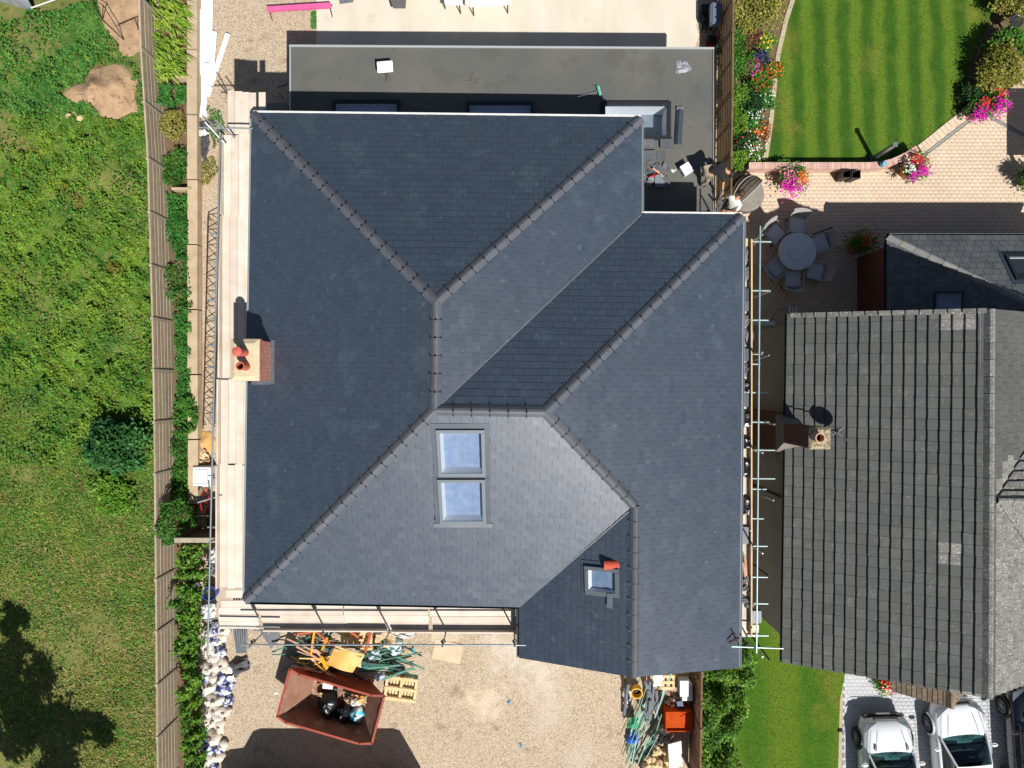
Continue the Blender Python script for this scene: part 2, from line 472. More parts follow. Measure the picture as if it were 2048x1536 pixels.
SOIL = M('dry_soil', (150, 122, 92), (180, 152, 120), sc=3.5, rough=0.97, bump=0.9, bsc=14, specks=(((110, 86, 62), 6.0, 0.62, 0.6),))
SOILD = M('bed_soil', (92, 74, 54), (116, 96, 72), sc=4, rough=0.97, bump=0.5, bsc=40)
PETROL = M('petrol_cushion', (196, 196, 200), (180, 180, 186), sc=6, rough=0.9)
TABLET = M('table_grey', (206, 210, 214), (194, 198, 204), sc=6, rough=0.6)
CHAIRG = M('chair_grey', (176, 174, 172), (150, 148, 146), sc=12, rough=0.85)
RATTAN = M('rattan', (116, 104, 92), (64, 56, 48), sc=16, rough=0.8, bump=0.6, bsc=90)
CUSHG = M('grey_cushion', (166, 164, 160), (152, 150, 146), sc=5, rough=0.95)
CARW = M('white_car_paint', (226, 229, 232), rough=0.28, coat=0.8, spec=0.5)
CARB = M('black_car_paint', (18, 20, 26), rough=0.22, coat=0.9, spec=0.5)
CARG = glassmat('car_glass', (126, 160, 160), 0.06)
CARIN = M('car_interior', (44, 46, 48), (60, 62, 64), sc=6, rough=.8)
TYRE = M('tyre', (26, 26, 27), rough=0.85)
RIM = M('alloy_rim', (120, 124, 130), rough=0.35, metal=0.8)
CHROME = M('chrome', (200, 204, 208), rough=0.1, metal=1.0)
SKIN = M('skin', (196, 146, 118), (186, 134, 106), sc=12, rough=0.55)
CLOTHB = M('black_cloth', (30, 31, 34), (40, 41, 44), sc=9, rough=0.95)
CLOTHW = M('white_cloth', (222, 220, 214), (208, 205, 198), sc=9, rough=0.95)
CLOTHG = M('grey_cloth', (112, 110, 108), (96, 94, 92), sc=9, rough=0.95)
HAIR = M('brown_hair', (60, 42, 32), (78, 56, 42), sc=30, rough=0.7)
TEAL = M('teal_plastic', (60, 160, 140), rough=0.5)
TWIG = M('twig', (104, 84, 64), (132, 110, 86), sc=12, rough=0.9, rnd=0.2)
BARK = M('bark', (88, 70, 54), (70, 56, 44), sc=8, rough=0.95, bump=0.6, bsc=20)
# ------------------------------------------------------------------ setting: ground, yard, slabs, lawns, beds
def inside(px, py, poly):
    px = np.asarray(px); py = np.asarray(py)
    r = np.zeros(px.shape, dtype=bool)
    n = len(poly)
    for i in range(n):
        x0, y0 = poly[i][0], poly[i][1]; x1, y1 = poly[(i + 1) % n][0], poly[(i + 1) % n][1]
        if y0 == y1: continue
        c = ((y0 > py) != (y1 > py)) & (px < (x1 - x0) * (py - y0) / (y1 - y0) + x0)
        r ^= c
    return r

def scatter(poly, dens):
    xs = [p[0] for p in poly]; ys = [p[1] for p in poly]
    n = int((max(xs) - min(xs)) * (max(ys) - min(ys)) * dens)
    x = RNG.uniform(min(xs), max(xs), n); y = RNG.uniform(min(ys), max(ys), n)
    k = inside(x, y, poly)
    return x[k], y[k]

def G(*uv, z=0.0):
    return [P(u, v, z) for u, v in uv]

def sheet(name, poly, z, mat, thick=0.05, parent=None):
    o = MB().prism([(p[0], p[1]) for p in poly], z - thick, z).build(name, mat, parent)
    return tag(o, kind='structure')

GRASSY = M('rough_grass_ground', (88, 102, 44), (124, 118, 68), sc=1.3, rough=0.97, bump=0.6, bsc=25, contrast=0.2,
           specks=(((122, 104, 70), 1.4, 0.62, 0.5), ((58, 70, 28), 6.0, 0.56, 0.7)))
GRAVEL = gravelmat('pea_gravel', [(122, 108, 90), (170, 151, 127), (186, 168, 144), (200, 185, 162), (154, 136, 113)], 40.0,
                   patches=(((196, 186, 170), 0.32, 0.56, 0.45, 0.12), ((196, 164, 124), 0.22, 0.58, 0.3, 0.1), ((104, 90, 72), 1.3, 0.60, 0.45, 0.1)),
                   spots=((P(1080, 1350), 1.3, (208, 198, 184), .6), (P(1010, 1300), 1.0, (206, 198, 184), .7), (P(970, 1405), .9, (222, 206, 180), .6), (P(700, 1500), 3.0, (190, 168, 138), .4)))

o = MB().add([(-150, -150, -0.06), (150, -150, -0.06), (150, 150, -0.06), (-150, 150, -0.06)], [(0, 1, 2, 3)]).build('ground', GRASSY)
tag(o, kind='structure')

# gently uneven field beyond the slatted fence
nx, ny = 90, 180
gx = np.linspace(-30, -11.9, nx); gy = np.linspace(-22, 22, ny)
GX, GY = np.meshgrid(gx, gy, indexing='ij')
def field_z(x, y):
    return 0.05 * vnoise(x, y, 0.9, 3) + 0.03 * vnoise(x, y, 3.0, 4) + 0.02
V = np.stack([GX, GY, field_z(GX, GY)], -1).reshape(-1, 3)
idx = np.arange(nx * ny).reshape(nx, ny)
F = np.stack([idx[:-1, :-1], idx[1:, :-1], idx[1:, 1:], idx[:-1, 1:]], -1).reshape(-1, 4)
tag(np_obj('field', V, F, GRASSY), kind='structure')

sheet('gravel_yard', [(-11.6, -24), (7.6, -24), (7.6, 24), (-11.6, 24)], 0.0, GRAVEL, 0.04)
sheet('planting_bed', [(-12.6, -22), (-11.55, -22), (-11.55, 22), (-12.75, 22)], 0.10, SOILD, 0.12)
slab = [(633, -120), (1393, -120), (1397, 30), (1392, 52), (1398, 70), (1394, 84), (1388, 96), (1400, 160), (633, 160)]
sheet('concrete_slab', G(*slab), 0.03, CONC, 0.05)
# dusty mortar spills in the yard

# --- lawns
def lawnmat(name, c1, c2, c3, period=0.86, amp=1.0, slant=0.03):
    m = M(name, c1, c2, sc=2.2, rough=0.95, bump=0.6, bsc=55, contrast=0.22, spec=0.15)
    N = m.node_tree.nodes; Lk = m.node_tree.links; b = N['Principled BSDF']
    src = b.inputs['Base Color'].links[0].from_socket
    geo = N.new('ShaderNodeNewGeometry'); sx = N.new('ShaderNodeSeparateXYZ'); Lk.new(geo.outputs['Position'], sx.inputs[0])
    nz = N.new('ShaderNodeTexNoise'); nz.inputs['Scale'].default_value = 0.9; nz.inputs['Detail'].default_value = 4; Lk.new(geo.outputs['Position'], nz.inputs['Vector'])
    ma = N.new('ShaderNodeMath'); ma.operation = 'MULTIPLY_ADD'; ma.inputs[1].default_value = slant
    Lk.new(sx.outputs[1], ma.inputs[0]); Lk.new(sx.outputs[0], ma.inputs[2])
    m2 = N.new('ShaderNodeMath'); m2.operation = 'MULTIPLY_ADD'; m2.inputs[1].default_value = 0.42; Lk.new(nz.outputs['Fac'], m2.inputs[0]); Lk.new(ma.outputs[0], m2.inputs[2])
    mu = N.new('ShaderNodeMath'); mu.operation = 'MULTIPLY'; mu.inputs[1].default_value = 2 * math.pi / period; Lk.new(m2.outputs[0], mu.inputs[0])
    si = N.new('ShaderNodeMath'); si.operation = 'SINE'; Lk.new(mu.outputs[0], si.inputs[0])
    mr = N.new('ShaderNodeMapRange'); mr.inputs[1].default_value = -0.7; mr.inputs[2].default_value = 0.7; mr.inputs[4].default_value = amp; Lk.new(si.outputs[0], mr.inputs[0])
    mx = N.new('ShaderNodeMix'); mx.data_type = 'RGBA'; Lk.new(mr.outputs[0], mx.inputs[0]); Lk.new(src, mx.inputs[6]); mx.inputs[7].default_value = lin(c3)  # mowing stripes: sheen of leaning blades painted as a second colour
    n2 = N.new('ShaderNodeTexNoise'); n2.inputs['Scale'].default_value = 14; n2.inputs['Detail'].default_value = 5; Lk.new(geo.outputs['Position'], n2.inputs['Vector'])
    hv = N.new('ShaderNodeHueSaturation'); mv = N.new('ShaderNodeMapRange'); mv.inputs[1].default_value = 0.3; mv.inputs[2].default_value = 0.7; mv.inputs[3].default_value = 0.84; mv.inputs[4].default_value = 1.16
    Lk.new(n2.outputs['Fac'], mv.inputs[0]); Lk.new(mv.outputs[0], hv.inputs['Value']); Lk.new(mx.outputs[2], hv.inputs['Color'])
    n3 = N.new('ShaderNodeTexNoise'); n3.inputs['Scale'].default_value = 0.55; n3.inputs['Detail'].default_value = 3; Lk.new(geo.outputs['Position'], n3.inputs['Vector'])
    r3 = N.new('ShaderNodeMapRange'); r3.inputs[1].default_value = 0.58; r3.inputs[2].default_value = 0.72; r3.inputs[4].default_value = 0.45; Lk.new(n3.outputs['Fac'], r3.inputs[0])
    m3 = N.new('ShaderNodeMix'); m3.data_type = 'RGBA'; Lk.new(r3.outputs[0], m3.inputs[0]); Lk.new(hv.outputs[0], m3.inputs[6]); m3.inputs[7].default_value = lin((128, 118, 52))
    Lk.new(m3.outputs[2], b.inputs['Base Color'])
    return m

LAWN = lawnmat('striped_lawn', (50, 84, 22), (62, 96, 26), (96, 120, 36), amp=0.8)
LAWN2 = lawnmat('front_lawn', (58, 96, 20), (72, 104, 26), (96, 116, 32), period=2.3, amp=0.7)
BLADE = leafmat('grass_blades', (54, 92, 22), (78, 112, 28), rnd=0.2, huernd=0.02)

lawn_px = [(1612, -60), (1580, 20), (1566, 60), (1556, 110), (1548, 180), (1541, 250), (1533, 327), (1640, 327), (1748, 326), (1790, 318), (1825, 302), (1870, 268), (1935, 217),
           (1928, 190), (1935, 160), (1945, 120), (1975, 60), (1992, 20), (2000, -60)]
lawn_poly = G(*lawn_px, z=0.08)
sheet('striped_lawn', lawn_poly, 0.08, LAWN, 0.1)
front_px = [(1380, 1200), (1520, 1215), (1565, 1240), (1700, 1300), (1680, 1400), (1672, 1700), (1380, 1700)]
front_poly = G(*front_px, z=0.06)
sheet('front_lawn', front_poly, 0.06, LAWN2, 0.1)
for nm, poly, zz, lab in (('lawn_grass', lawn_poly, 0.08, 'short mown grass of the striped back lawn'), ('lawn_grass', front_poly, 0.06, 'short grass of the front lawn beside the drive')):
    x, y = scatter(poly, 1100)
    lo = leaves(nm, np.stack([x, y, np.full_like(x, zz + 0.002)], 1), 0.04, BLADE, aspect=0.3, up=0.35, blade=True)
    tag(lo, lab, 'grass', kind='stuff')

# --- flower bed soil
sheet('flower_bed', G((1446, -60), (1612, -60), (1580, 20), (1562, 60), (1552, 110), (1544, 180), (1537, 250), (1527, 330), (1450, 335), z=0.09), 0.09, SOILD, 0.1)
sheet('border_bed', G((1998, -60), (1990, 20), (1972, 60), (1942, 120), (1930, 165), (1925, 195), (1940, 212), (2070, 120), (2070, -60), z=0.085), 0.085, SOILD, 0.1)

# --- block paving: each block bevelled, recessed joints
def paving(parent, poly, z, bw, bh, mat, n_ind=300, ang=0.0, th=0.05, label=None):
    """poly in plan. running bond of blocks clipped to whole blocks in the polygon; nearest 300 are objects, the rest one mesh"""
    xs = [p[0] for p in poly]; ys = [p[1] for p in poly]
    cx, cy = (min(xs) + max(xs)) / 2, (min(ys) + max(ys)) / 2
    R = max(max(xs) - min(xs), max(ys) - min(ys)) / 2 * 1.45
    ca, sa = math.cos(ang), math.sin(ang)
    cells = []
    j = 0
    yy = -R
    while yy < R:
        xx = -R + (bw / 2 if j % 2 else 0)
        while xx < R:
            cells.append((cx + ca * (xx + bw / 2) - sa * (yy + bh / 2), cy + sa * (xx + bw / 2) + ca * (yy + bh / 2)))
            xx += bw
        yy += bh; j += 1
    A = np.array(cells)
    A = A[inside(A[:, 0], A[:, 1], poly)]
    vis = (np.abs(A[:, 0]) < 20.6) & (np.abs(A[:, 1]) < 15.8)
    A = A[vis]
    g = 0.006; c = 0.004
    x, y = (bw - g) / 2, (bh - g) / 2
    tmpl = np.array([(-x, -y, -th), (x, -y, -th), (x, y, -th), (-x, y, -th), (-x, -y, -c), (x, -y, -c), (x, y, -c), (-x, y, -c),
                     (-x + c, -y + c, 0), (x - c, -y + c, 0), (x - c, y - c, 0), (-x + c, y - c, 0)])
    tf = np.array([(0, 1, 5, 4), (1, 2, 6, 5), (2, 3, 7, 6), (3, 0, 4, 7), (4, 5, 9, 8), (5, 6, 10, 9), (6, 7, 11, 10), (7, 4, 8, 11), (8, 9, 10, 11)])
    rot = np.array([[ca, -sa, 0], [sa, ca, 0], [0, 0, 1]])
    tm = tmpl @ rot.T
    dist = np.hypot(A[:, 0], A[:, 1])
    order = np.argsort(dist)
    ind, rest = order[:n_ind], order[n_ind:]
    me = bpy.data.meshes.new('paver'); me.from_pydata([tuple(v) for v in tm], [], [tuple(map(int, f)) for f in tf]); me.materials.append(mat)
    off = wloc(parent)
    for i in ind:
        o = bpy.data.objects.new('paver', me); COL.objects.link(o); o.parent = parent
        o.location = Vector((A[i, 0], A[i, 1], z + random.uniform(-0.001, 0.001))) - off
    if len(rest):
        P0 = np.concatenate([A[rest], z + RNG.uniform(-0.002, 0.002, (len(rest), 1))], 1)
        V = (P0[:, None, :] + tm[None]).reshape(-1, 3)
        F = (tf[None] + (np.arange(len(rest)) * 12)[:, None, None]).reshape(-1, 4)
        o = np_obj('pavers', V, F, mat, parent); tag(o, kind='stuff')

PAVEB = M('buff_paver', (196, 176, 152), (206, 187, 163), sc=0.8, rough=0.9, rnd=0.045, huernd=0.008, bump=0.15, bsc=60)
PAVEG = M('grey_paver', (176, 178, 180), (190, 192, 194), sc=0.8, rough=0.9, rnd=0.04, bump=0.15, bsc=60)
JOINT = M('joint_sand', (186, 164, 140), (172, 150, 126), sc=9, rough=0.98)
JOINTG = M('grey_joint', (150, 148, 146), rough=0.98)
patio_poly = G((1446, 340), (1533, 340), (1750, 340), (1800, 328), (1835, 308), (1880, 276), (1940, 230), (2000, 190), (2120, 110), (2120, 720), (1446, 720), z=0.02)
patio = sheet('patio', patio_poly, 0.022, JOINT, 0.05)
paving(patio, patio_poly, 0.03, 0.19, 0.135, PAVEB)
drive_poly = G((1689, 1290), (2150, 1290), (2150, 1620), (1683, 1620), z=0.02)
drive = sheet('driveway', drive_poly, 0.022, JOINTG, 0.05)
paving(drive, drive_poly, 0.03, 0.185, 0.135, PAVEG)
EDGE = M('edging_stone', (178, 166, 140), (160, 148, 124), sc=4, rough=0.9)
kb = sheet('driveway_edging', G((1680, 1290), (1688, 1290), (1682, 1620), (1673, 1620), z=0.05), 0.05, EDGE, 0.1)
# pale stone edging between flower bed and lawn
ks = thing('stone_edging', 'pale buff edging stones between flower bed and striped lawn', 'edging', P(1540, 200, 0.0))
ep = [(1592, -20), (1572, 40), (1556, 110), (1548, 180), (1541, 250), (1530, 322)]
for a, b in zip(ep[:-1], ep[1:]):
    A0, B0 = P(*a, 0.1), P(*b, 0.1)
    d = (B0 - A0); n = max(1, int(d.length / 0.45)); dn = d.normalized(); s = Vector((dn.y, -dn.x, 0))
    for k in range(n):
        q = A0 + d * ((k + 0.5) / n)
        MB().box((q.x, q.y, 0.07), (d.length / n - 0.02, 0.16, 0.12), math.atan2(dn.y, dn.x)).build('edging_stone', EDGE, ks)
# gravel side path by the neighbour's wall
sheet('side_path', G((1400, 720), (1600, 720), (1600, 1240), (1380, 1240)), 0.014, M('dark_path', (96, 92, 86), (80, 78, 74), sc=3, rough=0.95), 0.03)
# ------------------------------------------------------------------ main slate-roofed house
ZE, ZR, ZJ, ZF = 5.2, 7.9, 6.8, 2.8
A_ = P(505, 228, ZE); NE1 = P(1282, 237, ZE); C_ = P(1282, 430, ZE); NE2 = P(1485, 432, ZE)
EE = P(1476, 1335, ZE); FF = P(1040, 1316, ZE); VV = P(1040, 1212, ZE); BB = P(490, 1202, ZE)
J1 = P(872, 603, ZR); J2 = P(870, 820, ZR); J3 = P(1090, 824, ZR); J4 = P(1270, 1012, ZJ); GG = P(1268, 1355, ZJ)
house = thing('slate_house', 'house under construction with a large new dark slate hipped roof', 'house', (0, 0, 0))

SLOPES = {
    'north': [A_, J1, NE1], 'west': [BB, J2, J1, A_], 'east_rear': [J1, J2, C_, NE1], 'north_right': [C_, J2, J3, NE2],
    'east': [NE2, J3, J4, GG, EE], 'south': [BB, VV, J4, J3, J2], 'front': [VV, FF, GG, J4]}
PL = {k: fit_plane(v) for k, v in SLOPES.items()}
ROOFDECK = M('roof_underlay', (34, 36, 40), rough=0.9)
from mathutils.geometry import tessellate_polygon
def deck_mesh(slopes, holes, dz):
    m = MB()
    for k, v in slopes.items():
        loops = [[Vector((p.x, p.y, p.z - dz)) for p in v]]
        for h in holes.get(k, ()): loops.append([Vector((p.x, p.y, p.z - dz)) for p in h])
        allv = [p for l in loops for p in l]
        for t in tessellate_polygon([[Vector((p.x, p.y, 0)) for p in l] for l in loops]):
            a, b, c = (allv[i] for i in t)
            if (b.x - a.x) * (c.y - a.y) - (b.y - a.y) * (c.x - a.x) < 0: b, c = c, b
            m.add([a, b, c], [(0, 1, 2)])
    return m
W1 = [PP(u, v, PL['south']) for u, v in ((874, 857), (970, 857), (971, 951), (876, 951))]
W2 = [PP(u, v, PL['south']) for u, v in ((876, 956), (971, 956), (972, 1046), (880, 1046))]
W3 = [PP(u, v, PL['front']) for u, v in ((1171, 1131), (1239, 1137), (1239, 1196), (1172, 1187))]
def grow(q, k):
    c = sum(q, Vector()) / len(q)
    return [c + (p - c) * k for p in q]
roof = deck_mesh(SLOPES, {'south': [grow(W1, .93), grow(W2, .93)], 'front': [grow(W3, .9)]}, 0.035).build('roof', ROOFDECK, house)

def clip_rect(poly, s0, s1, t0, t1):
    def cut(pl, f, inter):
        out = []
        for i in range(len(pl)):
            a, b = pl[i - 1], pl[i]
            fa, fb = f(a), f(b)
            if fb >= 0:
                if fa < 0: out.append(inter(a, b, fa, fb))
                out.append(b)
            elif fa >= 0: out.append(inter(a, b, fa, fb))
        return out
    ip = lambda a, b, fa, fb: (a[0] + (b[0] - a[0]) * fa / (fa - fb), a[1] + (b[1] - a[1]) * fa / (fa - fb))
    for f in (lambda p: p[0] - s0, lambda p: s1 - p[0], lambda p: p[1] - t0, lambda p: t1 - p[1]):
        poly = cut(poly, f, ip)
        if len(poly) < 3: return []
    return poly

def cover(poly3, pl, w, gauge, thick, gap=0.008, lap=0.03, holes=(), jit=0.0, phase=0.0, stagger=0.5, over=0.03, tjit=0.004):
    """slates/tiles on one slope -> list of (full, [top pts], n_low) in world space, course by course"""
    a, b, c = pl
    sl = math.hypot(a, b)
    up = Vector((a / sl, b / sl)); ea = Vector((up.y, -up.x))
    gp = gauge / math.sqrt(1 + sl * sl)
    st = [(p.x * ea.x + p.y * ea.y, p.x * up.x + p.y * up.y) for p in poly3]
    tmin = min(q[1] for q in st); tmax = max(q[1] for q in st)
    smin = min(q[0] for q in st); smax = max(q[0] for q in st)
    # let the lowest course oversail the eaves a little
    st2 = [(q[0], q[1] - over) if q[1] < tmin + 0.12 else q for q in st]
    res = []
    k = 0
    t = tmin - over
    while t < tmax:
        s = smin - 2 * w + (k % 2) * w * stagger + phase
        while s < smax:
            tj = random.uniform(-tjit, tjit)
            r = clip_rect(st2, s + gap / 2, s + w - gap / 2, t + tj, t + gp + lap)
            if len(r) >= 3:
                ar = abs(sum(r[i - 1][0] * r[i][1] - r[i][0] * r[i - 1][1] for i in range(len(r)))) / 2
                cs = sum(q[0] for q in r) / len(r); ct = sum(q[1] for q in r) / len(r)
                cx, cy = ea.x * cs + up.x * ct, ea.y * cs + up.y * ct
                if ar > 0.0008 and not any(inside(cx, cy, h) for h in holes):
                    full = ar > 0.95 * (w - gap) * (gp + lap) and len(r) == 4
                    j1, j2 = random.uniform(-jit, jit), random.uniform(-jit, jit)
                    pts = []
                    for (q0, q1) in r:
                        x, y = ea.x * q0 + up.x * q1, ea.y * q0 + up.y * q1
                        f = (q1 - t) / (gp + lap)
                        zz = pz(pl, x, y) + thick * (1.15 - f) + (j1 if q0 < cs else j2) * (1 - f)
                        pts.append((Vector((x, y, zz)), q1 > t + gp + lap - 1e-6))
                    res.append((full, pts, Vector((cx, cy, pz(pl, cx, cy)))))
            s += w
        t += gp; k += 1
    return res

def piece_mesh(mb, pts, thick, org=Vector((0, 0, 0)), mi=0):
    n = len(pts)
    top = [p - org for p, _ in pts]
    ar = sum(top[i - 1].x * top[i].y - top[i].x * top[i - 1].y for i in range(n))
    fl = [h for _, h in pts]
    if ar < 0: top = top[::-1]; fl = fl[::-1]
    bot = [Vector((p.x, p.y, p.z - thick)) for p in top]
    fs = [tuple(range(n))]
    for i in range(n):
        j = (i + 1) % n
        if fl[i] and fl[j]: continue
        fs.append((i, n + i, n + j, j))
    mb.add(top + bot, fs, mi)

def lay(parent, name, mass, allp, mat, thick, n_ind, special=None, alt=None):
    """the n_ind whole pieces nearest the camera become objects, the rest one mesh"""
    full = [r for r in allp if r[0]]
    full.sort(key=lambda r: (Vector((0, 0, CAM_H)) - r[2]).length)
    ind = full[:n_ind]; ids = set(id(r) for r in ind)
    mb = MB()
    for r in allp:
        if id(r) not in ids:
            mi = 1 if (special and special(r[2])) else 0
            piece_mesh(mb, r[1], thick, mi=mi)
    o = mb.build(mass, [mat, alt] if alt else mat, parent); tag(o, kind='stuff')
    off = wloc(parent)
    for r in ind:
        b = MB(); org = r[1][0][0]
        piece_mesh(b, r[1], thick, org)
        m = alt if (special and special(r[2])) else mat
        me = b.mesh(name, m)
        q = bpy.data.objects.new(name, me); COL.objects.link(q); q.parent = parent; q.location = org - off

CHX0, CHX1, CHY0, CHY1, CHZ = -7.68, -6.94, 0.11, 1.21, 6.55
HOLES = {'south': [grow(W1, 1.02), grow(W2, 1.02)], 'front': [grow(W3, 1.05)], 'west': [[(CHX0, CHY0), (CHX1, CHY0), (CHX1, CHY1), (CHX0, CHY1)]]}
allp = []
for i, (k, v) in enumerate(SLOPES.items()):
    allp += cover(v, PL[k], 0.30, 0.205, 0.013, gap=0.0055, holes=HOLES.get(k, ()), jit=0.0022, phase=0.07 * i)
lay(roof, 'slate', 'slates', allp, SLATE, 0.012, 300)

# ridge and hip tiles
def ridge_run(P0, P1, plA, plB, parent, length=0.44, w=0.138, mat=RIDGE, h=0.062, clip=True):
    d = P1 - P0; n = max(1, round(d.length / length)); dn = d.normalized()
    s = Vector((dn.y, -dn.x, 0)).normalized()
    zA = lambda q: pz(plA, q.x, q.y); zB = lambda q: pz(plB, q.x, q.y)
    cl = MB()
    for k in range(n):
        a = P0 + d * (k / n) + dn * 0.006; b = P0 + d * ((k + 1) / n) - dn * 0.006
        rows = []
        for q, up_ in ((a, 0.008), (b, 0.0)):
            ctr = q.z + h + up_
            L = q + s * w; R = q - s * w
            zl = min(zA(L), zB(L)) + 0.03 + up_; zr_ = min(zA(R), zB(R)) + 0.03 + up_
            l2 = q + s * w * 0.42; r2 = q - s * w * 0.42
            rows.append([Vector((L.x, L.y, zl)), Vector((l2.x, l2.y, ctr - 0.012)), Vector((q.x, q.y, ctr + 0.012)), Vector((r2.x, r2.y, ctr - 0.012)), Vector((R.x, R.y, zr_))])
        m = MB()
        t0, t1 = rows
        low = [[Vector((p.x, p.y, p.z - 0.03)) for p in t] for t in rows]
        vs_ = t0 + t1 + low[0] + low[1]
        fs = [(i + 1, i, 5 + i, 6 + i) for i in range(4)] + [(i, i + 1, 11 + i, 10 + i) for i in range(4)] + [(6 + i, 5 + i, 15 + i, 16 + i) for i in range(4)]
        fs += [(0, 10, 15, 5), (4, 9, 19, 14)]
        m.add(vs_, fs)
        m.build('ridge_tile', mat, parent, origin=a)
        if clip and k > 0:
            q = P0 + d * (k / n)
            cl.box((q.x, q.y, q.z + h + 0.012), (0.05, 0.05, 0.03), math.atan2(dn.y, dn.x))
            for sg in (-1, 1):
                e = q + s * w * 0.75 * sg
                cl.box((e.x, e.y, min(zA(e), zB(e)) + 0.055), (0.022, 0.12, 0.02), math.atan2(dn.y, dn.x))
    if clip and cl.v:
        tag(cl.build('ridge_clips', BLACKP, parent), kind='stuff')

for (p, q, a, b) in ((A_, J1, 'north', 'west'), (NE1, J1, 'north', 'east_rear'), (J1, J2, 'west', 'east_rear'), (BB, J2, 'west', 'south'),
                     (J2, J3, 'north_right', 'south'), (NE2, J3, 'north_right', 'east'), (J4, J3, 'south', 'east'), (GG, J4, 'front', 'east')):
    ridge_run(p, q, PL[a], PL[b], roof)
# valley linings
for (p, q, a, b) in ((C_, J2, 'east_rear', 'north_right'), (VV, J4, 'south', 'front')):
    d = (q - p); dn = d.normalized(); s = Vector((dn.y, -dn.x, 0)).normalized() * 0.018
    e = q - dn * 0.25
    MB().add([p + s + Vector((0, 0, 0.022)), e + s + Vector((0, 0, 0.022)), e - s + Vector((0, 0, 0.022)), p - s + Vector((0, 0, 0.022))], [(0, 1, 2, 3)]).build('valley_lining', LEAD, roof)

# gutters along the eaves
GUTW = M('grey_gutter', (150, 156, 160), rough=0.4); GUTB = M('black_gutter', (34, 44, 42), rough=0.4)
def gutter(p, q, mat, parent=house, r=0.055, out=0.05, dz=-0.03, edge=None, nm='gutter'):
    d = (q - p).normalized(); s = Vector((d.y, -d.x, 0))
    m = MB(); prof = [(-r, 0), (-r * 0.8, -r * 0.7), (0, -r), (r * 0.8, -r * 0.7), (r, 0), (r + 0.012, 0.004), (r + 0.012, -0.02)]
    rows = []
    for c in (p, q):
        c2 = c + s * (out + r) + Vector((0, 0, dz))
        rows.append([c2 + s * x + Vector((0, 0, z)) for x, z in prof])
    n = len(prof)
    m.add(rows[0] + rows[1], [(i, i + 1, n + i + 1, n + i) for i in range(n - 1)])
    return m.build(nm, mat, parent)
gutter(NE1, A_, WHITE2, out=-0.01); gutter(A_, BB, GUTW, out=-0.03); gutter(BB, VV, GUTB, out=-0.02); gutter(VV, FF, GUTB, out=-0.02)
gutter(NE2, C_, WHITE2, out=-0.01); gutter(C_, NE1, GUTW, out=-0.03); gutter(EE, NE2, GUTW, out=-0.01)
# walls
ins = 0.38
wall = [(A_.x + ins, A_.y - ins), (NE1.x - ins, NE1.y - ins), (C_.x - ins, C_.y - ins), (NE2.x - ins, NE2.y - ins), (EE.x - ins, EE.y + ins), (FF.x + ins, FF.y + ins), (VV.x + ins, VV.y + ins), (BB.x + ins, BB.y + ins)]
MB().prism(wall, 0.0, ZE - 0.12).build('wall', RENDERW, house)
gz = MB()
gz.add([(EE.x - ins, EE.y + ins, ZE - 0.12), (FF.x + ins, FF.y + ins, ZE - 0.12), (GG.x, GG.y + ins, ZJ - 0.25)], [(0, 1, 2)])
gz.build('gable_wall', RENDERW, house)
# timber bargeboards on the front gable
for p, q in ((FF, GG), (EE, GG)):
    d = q - p; m = MB()
    m.add([p + Vector((0, -0.02, -0.2)), q + Vector((0, -0.02, -0.2)), q + Vector((0, -0.02, -0.07)), p + Vector((0, -0.02, -0.07)),
           p + Vector((0, 0.02, -0.2)), q + Vector((0, 0.02, -0.2)), q + Vector((0, 0.02, -0.07)), p + Vector((0, 0.02, -0.07))],
          [(0, 1, 2, 3), (7, 6, 5, 4), (3, 2, 6, 7), (0, 4, 5, 1)])
    m.build('bargeboard', DARKFR, house)

